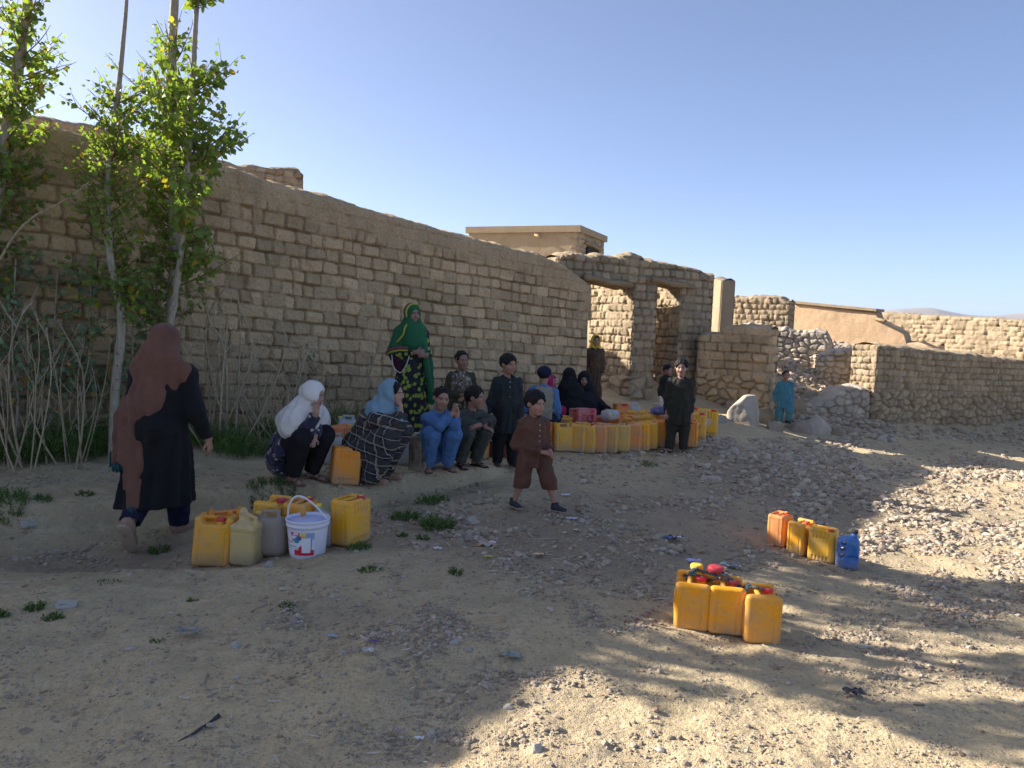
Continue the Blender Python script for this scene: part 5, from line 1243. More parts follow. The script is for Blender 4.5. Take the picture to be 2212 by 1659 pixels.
# 7 boy in grey-green, crouching, arms folded on knees, looking right
def p_grey():
    L = loc(1010, 1012, .05); H, hh = 1.24, .205; J = squat(H, hh, .12)
    J['elR'] = J['knR'] + V3(.02, -.02, .09); J['wrR'] = J['knL'] + V3(.05, .06, .05); J['elL'] = J['knL'] + V3(-.05, .02, .10); J['wrL'] = J['knR'] + V3(-.07, .07, .07)
    p = Person(L, 218, 'boy in grey-green clothes crouching with arms folded, looking to the right', H, hh, J, (-.75, 1, -.05), skin=(.34, .18, .12),
               hands={'R': ((-.8, .5, -.35), (0, -.3, -1), 1, .35), 'L': ((.9, .2, -.1), (0, -.3, -1), -1, .5)})
    p.trousers(GREYGR, 1.4, .01, .008); p.sandals(SANDALD); p.hair(vol=.055, fringe=-.02, long=.04)
    p.tunic(GREYGR, r=1.08, sleeve=(1.5, 1.45), cuff=.05, fold=.008, extra=[cone(J['pel'] + V3(0, -.02, -.05), J['pel'] + V3(0, .02, .06), .13, .13, k=.05), half((0, 0, .04), (0, 0, -1), .01)])
    m = MB(); w = J['wrR']; d = (J['wrR'] - J['elR']).normalized(); m.tube([w - d * .035, w - d * .01], .029, 14); m.build('wristwatch', mat_plain('watch_black', (.01, .01, .012), .35), p.root)
p_grey()
# 8 tall boy in charcoal tunic
def p_char():
    L = loc(1090, 1008); H, hh = 1.17, .20; J = stand(H, hh, .095); J['elR'] = J['shR'] + V3(.045, -.03, -.20); J['wrR'] = J['elR'] + V3(.0, .05, -.17)
    J['anL'] = V3(-.075, .02, .055); J['anR'] = V3(.075, -.02, .055)
    p = Person(L, 196, 'boy standing in long charcoal tunic and black trousers behind the brown-clad child', H, hh, J, (-.45, 1, -.08), skin=(.36, .20, .135), hands={'R': ((0, .15, -1), (-1, 0, 0), 1, .6), 'L': ((0, .15, -1), (1, 0, 0), -1, .6)})
    p.trousers(BLACK, 1.4, .0); p.shoes(SHOEM, .005, sole=SOLEM); p.tunic(DKGREEN, .36, 1.12, .035, (1.4, 1.35), split=True); p.hair(vol=.07, fringe=.02, long=.02)
    m = MB(); d = (J['wrR'] - J['elR']).normalized(); w = J['wrR'] - d * .035; m.tube([w - d * .012, w + d * .004], .042, 18); m.build('cuff_trim', mat_plain('gold_trim', (.35, .27, .14), .6), p.root)
    m = MB()
    for i in range(4): z = J['neck'].z - .05 - i * .05; m.tube([V3(0, .098, z), V3(0, .108, z)], .006, 8)
    m.build('button', PALEB, p.root)
p_char()
# 9 small child in brown, in front
def p_brown():
    L = loc(1146, 1098); H, hh = .99, .198; J = stand(H, hh, .098)
    J['anL'] = V3(-.155, .15, .045); J['knL'] = V3(-.10, .11, .25); J['anR'] = V3(.135, -.05, .055); J['knR'] = V3(.09, .01, .25); J['fdL'] = V3(-.55, 1, 0); J['fdR'] = V3(-.1, 1, 0)
    J['elR'] = J['shR'] + V3(.05, -.04, -.17); J['wrR'] = V3(-.02, .15, .50); J['elL'] = J['shL'] + V3(-.045, -.02, -.17); J['wrL'] = V3(-.085, .15, .505)
    p = Person(L, 206, 'small child in brown tunic and knee-length trousers, hands clasped in front', H, hh, J, (-.30, 1, -.07), skin=(.40, .22, .145), res=.005,
               hands={'R': ((-.9, .5, -.15), (-.2, -.6, -.6), 1, .45), 'L': ((.2, 1, -.35), (.8, 0, -.3), -1, .3)})
    for n in 'LR': pass
    h = H; o = [cone(J['pel'], J['pel'] + V3(0, 0, .03), .09, .09)]
    for n in 'LR':
        c = J['an' + n] * .25 + J['kn' + n] * .75; o += [cone(J['hip' + n], J['kn' + n], .075, .068, k=.03), cone(J['kn' + n], c - V3(0, 0, .03), .068, .066, k=.02)]
    o.append(half((0, 0, .185), (0, 0, -1), .006)); p.part('trousers', o, BROWNK, .006, lambda P: .005 * nz3(P * np.array([1, 1, .5]), 50, 3))
    p.shoes(SHOEM, .03, sole=SOLEM); p.hair(vol=.085, fringe=.02, long=.03)
    p.tunic(BROWNK, .36, 1.12, .03, (1.5, 1.4), split=True, fold=.007, res=.006, extra=[cone(V3(-.08, .06, .5), V3(-.09, .09, .30), .06, .045, ((0, 1, 0), .5), k=.03)])
    m = MB()
    for i in range(4): z = J['neck'].z - .05 - i * .045; m.tube([V3(-.01, .088, z), V3(-.01, .097, z)], .0055, 8)
    m.build('button', PALEB, p.root)
p_brown()
def sit(H, hh):
    J = stand(H, hh); z0 = .46 * H - 0
    for k_ in ('pel', 'chest', 'neck', 'head', 'shL', 'shR', 'elL', 'elR', 'wrL', 'wrR', 'hipL', 'hipR'): J[k_] = J[k_] - V3(0, 0, z0)
    for n, s in (('L', -1), ('R', 1)): J['kn' + n] = J['hip' + n] + V3(s * .04, .22 * H, .0); J['an' + n] = J['kn' + n] + V3(0, -.02, -.24 * H); J['wr' + n] = J['kn' + n] + V3(0, -.08, .08); J['el' + n] = J['sh' + n] + V3(s * .06, .0, -.17 * H)
    return J
# 10 boy in cap sitting on the cans, back to us
def p_cap():
    q = at(1171, 918, gr(1171, 976).y + .22); H, hh = 1.30, .205; J = sit(H, hh); J['elR'] = J['shR'] + V3(.055, -.02, -.2); J['wrR'] = J['elR'] + V3(-.03, .12, -.13)
    p = Person(Vector((q.x, q.y, q.z)), -12, 'boy in dark cap and khaki waistcoat sitting on a jerrican, back turned', H, hh, J, (-.1, 1, 0), skin=(.34, .2, .13), hands={'R': ((-.2, 1, -.3), (0, 0, -1), -1, .5), 'L': ((-.2, 1, -.3), (0, 0, -1), 1, .5)})
    p.trousers(NAVY, 1.4, .02); p.sandals(SANDALD); p.tunic(BLUEK, r=1.05, sleeve=(1.4, 1.4), extra=[cone(J['pel'] + V3(0, 0, -.03), J['pel'], .13, .13)]); p.hair(vol=.02, fringe=-.1, long=.05)
    a = J['chest']; z0 = J['pel'].z
    p.part('waistcoat', [cone(V3(0, -.01, z0 + .0), a, .135, .142, ((0, 1, 0), .85), k=.03), cone(a, J['neck'] - V3(0, 0, .07), .142, .085, ((0, 1, 0), .9), k=.04), cone(V3(-.115, -.005, J['shL'].z), V3(.115, -.005, J['shL'].z), .060, .060, k=.03), half((0, 0, z0 - .03), (0, 0, -1), .006), sub(cone(V3(0, .2, z0), V3(0, .2, 1), .07, .07, k=.01), .01),
           cone(V3(-.13, -.08, z0 + .10), V3(.13, -.08, z0 + .10), .018, .018, ((0, 1, 0), .6), k=.01), rbox((-.075, -.115, z0 + .045), (.045, .012, .05), .01, k=.008), rbox((.085, -.11, z0 + .045), (.045, .012, .05), .01, k=.008)], VESTM, .007, lambda P: .006 * nz3(P, 40, 7))
    A = np.array(p.Fm)
    p.part('cap', [ell(p.Hd(0, -.05, .17), (.42 * hh, .48 * hh, .37 * hh), A), half(p.Hd(0, 0, -.02), p.Fm @ V3(0, .1, -1), .01), cone(p.Hd(0, .3, .05), p.Hd(0, .62, .0), .16 * hh, .15 * hh, (tuple(p.Fm @ V3(0, 0, 1)), .2), k=.01)], NAVY, .006)
p_cap()
# 11 child with pink scarf, mostly hidden
def p_pink():
    L = loc(1186, 905); H, hh = 1.0, .18; J = sit(H, hh); L.z += .1
    p = Person(L, 250, 'child in bright pink scarf mostly hidden behind the boy in the cap', H, hh, J, (0, 1, 0), skin=(.40, .23, .16), res=.007)
    p.tunic(PINKM, r=1.1, sleeve=(1.4, 1.4)); p.trousers(PINKM, 1.3); p.hair(vol=.03); p.scarf(PINKM, (.34, .46), hairline=.05, vol=.07, open_y=.40)
p_pink()
# 12, 13 two women in black, seated
def p_black(dx, dy, yaw, lb, look, Ht, reach=False):
    L = loc(dx, dy); H, hh = Ht, .215; J = squat(H, hh, .06)
    hands = {}
    if reach: J['elL'] = J['shL'] + V3(-.15, .08, -.16); J['wrL'] = J['elL'] + V3(-.17, .10, -.08); hands = {'L': ((-1, .3, -.25), (0, 0, -1), 1, .2)}
    p = Person(L, yaw, lb, H, hh, J, look, skin=(.34, .20, .14), hands=hands, res=.007)
    ex = [cone(J['pel'] + V3(0, -.02, -.05), J['pel'] + V3(0, .1, .05), .20, .19, k=.08), cone(J['pel'] + V3(0, .1, -.1), J['knL'] * .5 + J['knR'] * .5 + V3(0, 0, -.05), .22, .17, k=.08), cone(V3(0, .0, .12), V3(0, .05, .02), .27, .32, k=.08), half((0, 0, .0), (0, 0, -1), .01)]
    p.part('robe', ex + [cone(J['pel'], J['chest'], .17, .17, k=.05), cone(J['chest'], J['neck'], .16, .09, k=.05), cone(J['shL'], J['shR'], .075, .075, k=.05)] + [q for n in 'LR' for q in (cone(J['sh' + n], J['el' + n], .07, .065, k=.04), cone(J['el' + n], J['wr' + n] * .8 + J['el' + n] * .2, .06, .05, k=.03))], BLACK, .010, lambda P: .009 * nz3(P * np.array([1, 1, .6]), 26, 5) + .004 * nz3(P, 70, 6))
    p.scarf(BLACK, (.26, .33), vol=.08, shawl=[cone(J['neck'], J['chest'] + V3(0, -.04, 0), .12, .17, k=.07), cone(J['shL'], J['shR'], .09, .09, k=.06)], fz=-.08, fold=.008)
p_black(1226, 902, 20, 'seated figure in black veil seen from behind, left of the other black-clad woman', (.1, 1, 0), 1.06)
p_black(1259, 905, 168, 'woman in black robe with uncovered face seated by the wall end, one arm reaching out', (-.1, 1, -.1), 1.0, True)
# 14 girl in doorway, half hidden
def p_door():
    q = at(1284, 800, 13.62); L = Vector((q.x, q.y, g1(q.x, q.y))); H, hh = 1.38, .2; z = at(1284, 723, 13.62).z; H = z - L.z; J = stand(H, hh, .09)
    p = Person(L, 178, 'girl with yellow scarf in long brown dress peering out of the left doorway', H, hh, J, (-.15, 1, -.05), (-.12, 0, 1), skin=(.42, .24, .17), res=.0065, hands={'L': ((-.1, .3, 1), (0, 1, 0), 1, .5)})
    p.tunic(BRND, .12, .95, .04, (1.3, 1.3)); p.hair(vol=.03); p.shoes(SHOEM); p.scarf(YELM, (.40, .50), hairline=-.02, vol=.06, open_y=.38, shawl=[half(J['neck'] + V3(0, 0, -.0), (0, 0, -1), .01)])
p_door()
# 15 small boy in the second doorway
def p_small():
    L = loc(1437, 894, -.3); L = at(1437, 892, 12.9); L.z = g1(L.x, L.y); z = at(1437, 787, 12.9).z; H = z - L.z; hh = .185; J = stand(H, hh, .10)
    p = Person(L, 205, 'small boy in dark clothes standing before the right doorway, behind the taller boy', H, hh, J, (-.3, 1, -.05), skin=(.36, .2, .14), res=.0065)
    p.trousers(DKOLIVE, 1.3); p.tunic(DKOLIVE, .40 * H, 1.12, .03, (1.4, 1.4)); p.hair(vol=.04); p.shoes(SHOEM)
    a = J['chest']; p.part('waistcoat', [cone(V3(0, 0, .5 * H), a, .115, .12, ((0, 1, 0), .9), k=.03), cone(V3(-.08, 0, J['shL'].z - .01), V3(.08, 0, J['shL'].z - .01), .05, .05, k=.04), half((0, 0, .47 * H), (0, 0, -1), .005)], mat_cloth('dark_waistcoat', (.02, .022, .022), (.03, .03, .03)), .008)
p_small()
# 16 boy in dark olive standing before the cans
def p_olive():
    L = loc(1462, 977, .02); H, hh = 1.12, .20; H = at(1462, 775, L.y).z - L.z; J = stand(H, hh, .095); J['anR'] = V3(.10, .03, .05); J['fdR'] = V3(.9, .6, 0); J['fdL'] = V3(-.1, 1, 0)
    p = Person(L, 172, 'boy in long dark olive tunic standing in front of the long row of jerricans', H, hh, J, (.12, 1, -.03), skin=(.40, .24, .17), res=.0055, hands={'L': ((-.05, .15, -1), (1, .2, 0), -1, .35), 'R': ((0, .15, -1), (-1, 0, 0), 1, .5)})
    p.trousers(DKOLIVE, 1.35, .0); p.sandals(SANDALD); p.tunic(DKOLIVE, .34, 1.10, .035, (1.45, 1.35), split=True); p.hair(vol=.075, fringe=-.03)
p_olive()
# 17 boy in teal at the rocks
def p_teal():
    L = loc(1690, 926); H = at(1690, 800, L.y).z - L.z; hh = .17 * H / 1.05; J = stand(H, hh, .095); J['knL'] = V3(-.07, .14, .36 * H / 1.1); J['anL'] = V3(-.06, .06, .16); J['elR'] = J['shR'] + V3(.06, -.04, -.18)
    p = Person(L, 176, 'boy in teal tunic stepping down among the boulders at right', H, hh, J, (-.05, 1, -.1), skin=(.34, .18, .12), res=.006, hands={'R': ((.2, .1, -1), (-1, 0, 0), 1, .4), 'L': ((0, .15, -1), (1, 0, 0), -1, .4)})
    p.trousers(TEALK, 1.35, .03); p.shoes(SHOEM); p.tunic(TEALK, .36 * H, 1.1, .04, (1.4, 1.35), split=True); p.hair(vol=.02, fringe=-.1)
p_teal()

# ------------------------------------------------------------------ trees
def mat_leaf(name, c, c2, tr=.45):
    t = NT(name); oi = attr(t); P = t.coord(); a = t.mix(t.noise(1.7, 3, .6, P), c, c2); a = t.mix(1.0, a, oi, 'MULTIPLY'); t.base(a)
    tb = t.n('ShaderNodeBsdfTranslucent'); t.link(t.mix(1.0, a, (1.7, 1.7, .6), 'MULTIPLY'), tb.inputs[0])
    ms = t.n('ShaderNodeMixShader'); ms.inputs[0].default_value = tr; t.link(t.b.outputs[0], ms.inputs[1]); t.link(tb.outputs[0], ms.inputs[2]); t.link(ms.outputs[0], t.t.nodes['Material Output'].inputs[0])
    return t.set(Roughness=.5, Specular_IOR_Level=.35)
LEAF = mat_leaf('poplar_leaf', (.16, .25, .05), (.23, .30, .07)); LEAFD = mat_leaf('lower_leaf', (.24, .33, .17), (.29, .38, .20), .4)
def mat_bark():
    t = NT('pale_bark'); P = t.coord(); mp = t.n('ShaderNodeMapping'); mp.inputs['Scale'].default_value = (1, 1, .25); t.link(P, mp.inputs[0])
    a = t.mix(t.ramp(t.noise(30, 4, .7, mp.outputs[0]), [(.4, 0), (.7, 1)]), (.40, .35, .25), (.25, .21, .15)); a = t.mix(t.ramp(t.noise(22, 4, .6, P), [(.62, 0), (.68, 1)]), a, (.10, .08, .06)); a = t.mix(1, a, attr(t), 'MULTIPLY')
    t.base(a); t.bump(t.noise(60, 4, .6, P), .5, .01); return t.set(Roughness=.85, Specular_IOR_Level=.2)
BARK = mat_bark()
class Leaves:
    def __init__(s): s.V = []; s.F = []; s.C = []
    def leaf(s, p, d, size, c, rs, nrm=None):
        d = Vector(d).normalized(); u = nrm or Vector((rs.uniform(-1, 1), rs.uniform(-1, 1), rs.uniform(-.2, 1)))
        sd_ = d.cross(u); 
        if sd_.length < .1: sd_ = d.cross(Vector((1, 0, 0)))
        sd_.normalize(); nn = sd_.cross(d); n = len(s.V); w = size * rs.uniform(.40, .52); L = size
        s.V += [p, p + d * L * .12 + sd_ * w * .75 + nn * w * .25, p + d * L * .45 + sd_ * w + nn * w * .3, p + d * L * .75 + sd_ * w * .45 + nn * w * .1, p + d * L - nn * w * .25,
                p + d * L * .75 - sd_ * w * .45 + nn * w * .1, p + d * L * .45 - sd_ * w + nn * w * .3, p + d * L * .12 - sd_ * w * .75 + nn * w * .25]
        s.F += [(n, n + 1, n + 2, n + 3, n + 4), (n, n + 4, n + 5, n + 6, n + 7)]; s.C += [c] * 8
    def build(s, name, mat, parent):
        me = bpy.data.meshes.new(name); me.from_pydata([tuple(v) for v in s.V], [], s.F); a = me.color_attributes.new('Col', 'FLOAT_COLOR', 'POINT')
        a.data.foreach_set('color', np.array([(*c, 1) for c in s.C], np.float32).ravel()); me.materials.append(mat); o = bpy.data.objects.new(name, me); COL.objects.link(o); o.parent = parent; return o
def tree(label, trunk, sprays, seed, rad=(.05, .03), lm=LEAF, lsize=.065, spacing=.05, offleaf=1, base=None, name='poplar_tree', lean_sprays=None, group=None):
    """trunk: list of world points; sprays: list of (fraction range along trunk, count, length, upness)"""
    rs = random.Random(seed); T = catmull(trunk, 10); root = empty(name, T[0], 0, label, 'tree', group); o0 = T[0].copy()
    m = MB(); n = len(T); rr = [rad[0] + (rad[1] - rad[0]) * i / (n - 1) for i in range(n)]
    for i in range(n):
        if rs.random() < .12: rr[i] *= rs.uniform(1.08, 1.3)
    m.tube([p - o0 for p in T], rr, 10, (1, 1, 1)); m.build('trunk', BARK, root)
    b = MB(); Lf = Leaves(); 
    for (f0, f1, cnt, ln, upn, sz, dark) in sprays:
        for k in range(cnt):
            f = rs.uniform(f0, f1); p = T[min(n - 1, int(f * (n - 1)))]; a = rs.uniform(0, 2 * math.pi); l = ln * rs.uniform(.45, 1.1)
            d = Vector((math.cos(a), math.sin(a), upn * rs.uniform(.6, 1.5))).normalized(); pts = [p]; q = p.copy()
            for j in range(6):
                d = (d + Vector((rs.uniform(-.16, .16), rs.uniform(-.16, .16), rs.uniform(-.05, .14)))).normalized(); q = q + d * l / 6; pts.append(q.copy())
            c = (.62, .45, .36); b.tube([x - o0 for x in pts], [.006 * (1 - .13 * j) * (.8 + l) for j in range(7)], 4, c, False)
            subs = [(pts, l)]
            for j in (1, 2, 3, 4):
                if rs.random() < .8:
                    dd = (d + Vector((rs.uniform(-1, 1), rs.uniform(-1, 1), rs.uniform(-.3, .6)))).normalized(); ll = l * rs.uniform(.2, .45); sp = [pts[j], pts[j] + dd * ll * .5, pts[j] + dd * ll + Vector((0, 0, .1 * ll))]
                    b.tube([x - o0 for x in sp], [.003, .0025, .0015], 3, c, False); subs.append((sp, ll))
            for sp, ll in subs:
                s_ = spacing * rs.uniform(.5, 1)
                while s_ < ll:
                    x = s_ / ll * (len(sp) - 1); i = min(int(x), len(sp) - 2); pp = sp[i].lerp(sp[i + 1], x - i)
                    ax = (sp[i + 1] - sp[i]).normalized(); d2 = (ax * .4 + Vector((rs.uniform(-1, 1), rs.uniform(-1, 1), rs.uniform(-.9, .5)))).normalized()
                    st = pp + d2 * rs.uniform(.012, .03); tip = 1 - .45 * (s_ / ll) ** 2
                    g = rs.uniform(.75, 1.2); cc = (g, g, g)
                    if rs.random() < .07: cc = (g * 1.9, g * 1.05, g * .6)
                    elif dark: cc = (g * .85, g * .85, g * 1.0)  # low sprays duller and bluer: their shade is put into the leaf colour
                    d3 = (d2 + Vector((rs.uniform(-.4, .4), rs.uniform(-.4, .4), -.5))).normalized()
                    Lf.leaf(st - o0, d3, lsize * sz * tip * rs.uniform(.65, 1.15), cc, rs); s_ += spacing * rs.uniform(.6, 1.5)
    if b.v: 
        br = b.build('branches', BARK, root)
    if Lf.V: Lf.build('foliage', lm, root)
    return root
def tp_(dx, dy, Y): return at(dx, dy, Y)
def trunkpts(pts, Y): 
    P = [tp_(x, y, Y + (q[0] if q else 0)) for x, y, *q in pts]; P[0].z = g1(P[0].x, P[0].y) - .05; return P
# central tree: thick upper trunk
tree('tall pale-trunked poplar with the thickest stem, middle of the tree group', trunkpts([(300, 990), (345, 800), (372, 640), (374, 440), (372, 330), (371, 200), (373, 90), (378, -20), (382, -200), (384, -420)], 7.6),
     [(.24, .54, 62, .72, .7, 1.0, 0), (.52, .66, 16, .45, 1.1, .95, 0), (.18, .28, 16, .50, .4, 1.0, 1), (.85, .99, 14, .6, 1.2, 1, 0)], 11, (.045, .036), lsize=.074)
tree('slim bright-barked poplar leaning right behind the walking woman', trunkpts([(355, 985), (368, 720), (378, 640), (394, 520), (404, 380), (413, 240), (420, 100), (424, 30), (430, -60), (436, -250)], 7.35),
     [(.34, .60, 42, .74, .75, 1.2, 0), (.76, .84, 12, .30, .8, 1.15, 0), (.28, .36, 12, .45, .2, 1.1, 1)], 12, (.032, .018), lsize=.076)
tree('thin poplar with stubby bare upper stem, left of the thick trunk', trunkpts([(243, 985), (248, 850), (262, 690), (238, 560), (232, 450), (238, 330), (255, 200), (266, 90), (274, -10), (280, -150)], 7.1),
     [(.34, .66, 74, .55, .6, .9, 0), (.20, .36, 26, .50, .3, 1.1, 1)], 13, (.044, .012), lsize=.072)
tree('leaning poplar at the left edge of the photo', trunkpts([(-70, 1010), (-45, 700), (-5, 420), (10, 300), (33, 180), (52, 60), (62, -30), (80, -300)], 6.9),
     [(.30, .70, 66, .58, .5, 1.0, 0), (.66, .80, 12, .4, .7, .9, 0), (.18, .34, 30, .5, .3, 1.1, 1)], 14, (.05, .034), lsize=.072)
# leafy saplings low down in the shade
def sap(label, x, Y, top, n, seed, ln=.45): 
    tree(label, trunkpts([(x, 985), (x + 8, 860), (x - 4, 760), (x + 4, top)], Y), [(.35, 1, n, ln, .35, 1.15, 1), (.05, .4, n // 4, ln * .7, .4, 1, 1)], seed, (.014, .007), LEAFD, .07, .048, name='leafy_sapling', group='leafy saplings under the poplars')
sap('leafy sapling at the far left edge, in the shade of the wall', 30, 7.0, 560, 22, 21)
sap('leafy sapling between the left edge and the pale lower trunk', 120, 7.3, 590, 18, 22)
sap('leafy sapling just left of the pale lower trunk', 195, 7.5, 560, 18, 23)
sap('leafy sapling right of the pale lower trunk', 290, 7.7, 560, 26, 24)
sap('leafy sapling directly behind the walking woman', 335, 7.8, 600, 14, 25, .4)
tree('small leafy shoot against the wall left of the green-shawled woman', trunkpts([(668, 945), (672, 860), (678, 760)], 9.3), [(.4, 1, 14, .22, .7, .9, 1)], 26, (.008, .004), LEAFD, .055, .05, name='leafy_shoot')
# poplars farther along the wall, left of the picture: they throw the long streaks over the track
for i, (x, y, hgt) in enumerate(((-5.3, 6.35, 8.2), (-5.75, 5.8, 7.6), (-7.3, 6.3, 8.6))):
    z = g1(x, y); tree('tall poplar beyond the left edge of the photo, ' + ('nearest the leaning poplar', 'second from the leaning poplar', 'behind the long wall')[i], [Vector((x, y, z)), Vector((x + .1, y, z + 2)), Vector((x - .05, y + .1, z + 4.5)), Vector((x + .1, y, z + hgt))],
         [(.42, .98, 30, .80, .8, 1.5, 0)], 31 + i, (.06, .02), lsize=.10, spacing=.075, group='poplars beyond the left edge')

# bare pale shoots
def bare(label, x0, x1, Y, n, seed, top=(560, 800), bend=.25, base=960):
    rs = random.Random(seed); c = tp_((x0 + x1) / 2, base, Y); c.z = g1(c.x, c.y); root = empty('bare_shrub', c, 0, label, 'shrub', 'bare shoots along the wall'); 
    m = MB()
    for i in range(n):
        x = rs.uniform(x0, x1); yy = Y + rs.uniform(-.35, .35); p = tp_(x, base, yy); p.z = g1(p.x, p.y) - .03; ty = rs.uniform(*top); t = tp_(x + rs.uniform(-60, 60), ty, yy); h = max(.2, t.z - p.z)
        bd = Vector((rs.uniform(-1, 1), rs.uniform(-.6, .6), 0)) * bend * h; q1 = p.lerp(t, .35) + bd * .6; q2 = p.lerp(t, .7) + bd * .8
        pts = catmull([p, q1, q2, t], 4); r = rs.uniform(.004, .0105) * (.6 + .5 * h); cc = rs.uniform(1.0, 1.5); m.tube([a - c for a in pts], [r * (1 - .7 * j / (len(pts) - 1)) for j in range(len(pts))], 5, (cc, cc * .92, cc * .78), False)
        for j in range(rs.randint(0, 4)):
            k = rs.randint(3, len(pts) - 2); d = ((pts[k] - pts[k - 1]).normalized() + Vector((rs.uniform(-1, 1), rs.uniform(-.5, .5), rs.uniform(-.1, .5)))).normalized(); l = rs.uniform(.08, .35)
            m.tube([pts[k] - c, pts[k] + d * l * .5 - c, pts[k] + d * l + Vector((0, 0, .12 * l)) - c], [r * .45, r * .35, r * .15], 4, (cc, cc, cc), False)
    o = m.build('stems', BARK, root); o['kind'] = 'stuff'
bare('tangle of tall bare whitish shoots at the left edge', 0, 75, 6.9, 22, 41, (650, 780))
bare('bare shoots between left-edge tangle and pale lower trunk', 85, 205, 7.1, 14, 42, (660, 800))
bare('bare curving shoots right of the walking woman', 440, 520, 8.0, 18, 43, (560, 760), .35)
bare('dense bare shoots midway between walking woman and white-scarfed girl', 520, 610, 8.3, 26, 44, (690, 830), .35)
bare('bare shoots behind the white-scarfed girl', 610, 700, 8.8, 20, 45, (720, 850), .35)
bare('bare arching shoots between plaid girl and green-shawled woman', 700, 850, 9.3, 30, 46, (760, 880), .45)
bare('low dry stalks behind the camouflage boy', 925, 1075, 10.0, 26, 47, (830, 910), .5, 940)
bare('thin dry stalks at the foot of the wall near its end', 1130, 1215, 11.6, 6, 48, (790, 860), .4, 905)
def limb(label, pts, Y, r):
    P = catmull([tp_(x, y, Y) for x, y in pts], 6); m = MB(); m.tube(P, [r * (1 - .65 * i / (len(P) - 1)) for i in range(len(P))], 6, (1.15, 1.1, 1.0), False); tag(m.build('bare_branch', BARK), label, 'branch', None)
limb('long bare branch arching up left across the wall below the leaves', [(0, 560), (30, 510), (70, 470), (130, 438), (175, 408), (192, 392)], 6.8, .012)
limb('pale branch arching from the woman head height up to the wall, right of the trunk', [(488, 950), (490, 820), (480, 740), (455, 700), (440, 650), (405, 610), (380, 600)], 8.0, .016)
limb('pale forked branch standing against the wall left of the green-shawled woman', [(745, 960), (780, 880), (800, 800), (820, 740), (822, 700), (838, 650)], 9.1, .012)

# green weeds
def mat_weed(): 
    t = NT('green_weed'); a = t.mix(1, t.mix(t.noise(6, 3), (.12, .20, .045), (.08, .14, .04)), attr(t), 'MULTIPLY'); t.base(a); return t.set(Roughness=.7, Specular_IOR_Level=.2)
WEED = mat_weed()
def weed(label, dx, dy, w, h, n, seed, fern=True, group='weed clumps', tone=1.0):
    rs = random.Random(seed); c = gr(dx, dy); sc_ = c.y / FL; W = w * sc_; Hh = h * sc_; m = MB(); V = []; Fq = []; Cc = []
    for i in range(n):
        a = rs.uniform(0, 2 * math.pi); r = W * math.sqrt(rs.random()); p = Vector((math.cos(a) * r, math.sin(a) * r * .7, 0)); p.z = g1(c.x + p.x, c.y + p.y) - c.z - .01
        hh_ = Hh * rs.uniform(.35, 1.1) * (1 - .5 * (r / max(W, 1e-3)) ** 2); d = Vector((math.cos(a) * .5 + rs.uniform(-.5, .5), math.sin(a) * .5 + rs.uniform(-.5, .5), 1.1)).normalized(); q = p + d * hh_
        g = rs.uniform(.7, 1.25) * tone; cc = (g * rs.uniform(.9, 1.15), g, g * .9)
        def blade(a_, b_, wd):
            k = len(V); dd = (b_ - a_); s = dd.cross(Vector((rs.uniform(-1, 1), rs.uniform(-1, 1), .3))); s = s.normalized() * wd if s.length > 1e-6 else Vector((wd, 0, 0)); mid = a_.lerp(b_, .55) + Vector((0, 0, dd.length * .06))
            V.extend([a_ - s * .4, a_ + s * .4, mid + s, mid - s, b_]); Fq.extend([(k, k + 1, k + 2, k + 3), (k + 3, k + 2, k + 4)]); Cc.extend([cc] * 5)
        blade(p, q, .0022)
        if fern:
            for j in range(7):
                f = .3 + .7 * j / 7; x = p.lerp(q, f); dd = (d * .6 + Vector((rs.uniform(-1, 1), rs.uniform(-1, 1), rs.uniform(-.2, .6)))).normalized(); blade(x, x + dd * min(.07, hh_ * .35) * rs.uniform(.5, 1.1), .0032)
    o = mk('weed_clump', np.array([tuple(v) for v in V]), Fq, WEED, None, False, np.array(Cc)); o.location = c; tag(o, label, 'weeds', group)
for i, a in enumerate([('ferny weed clump at the left edge beneath the bare shoots', 40, 995, 60, 70, 260), ('tall ferny weed clump between left edge and the pale trunk', 130, 985, 75, 110, 520), ('grey-green weeds left of the walking woman', 215, 975, 70, 90, 380),
        ('weed clump touching the walking woman on her right', 470, 965, 60, 80, 380), ('low weeds right of the walking woman', 530, 985, 60, 55, 260), ('weeds among the bare shoots behind the white-scarfed girl', 620, 950, 70, 70, 300), ('weeds behind the canisters and plaid girl', 735, 935, 60, 80, 320),
        ('weeds behind the camouflage boy', 1010, 935, 70, 50, 260), ('weeds between grey boy and charcoal boy', 1050, 945, 40, 50, 160), ('small weed patch low at the left edge', 25, 1085, 34, 38, 130), ('flat weed patch before the white-scarfed girl', 590, 1085, 55, 26, 260), ('low weeds beneath the poplars', 300, 955, 70, 80, 300)]):
    weed(*a, 60 + i)
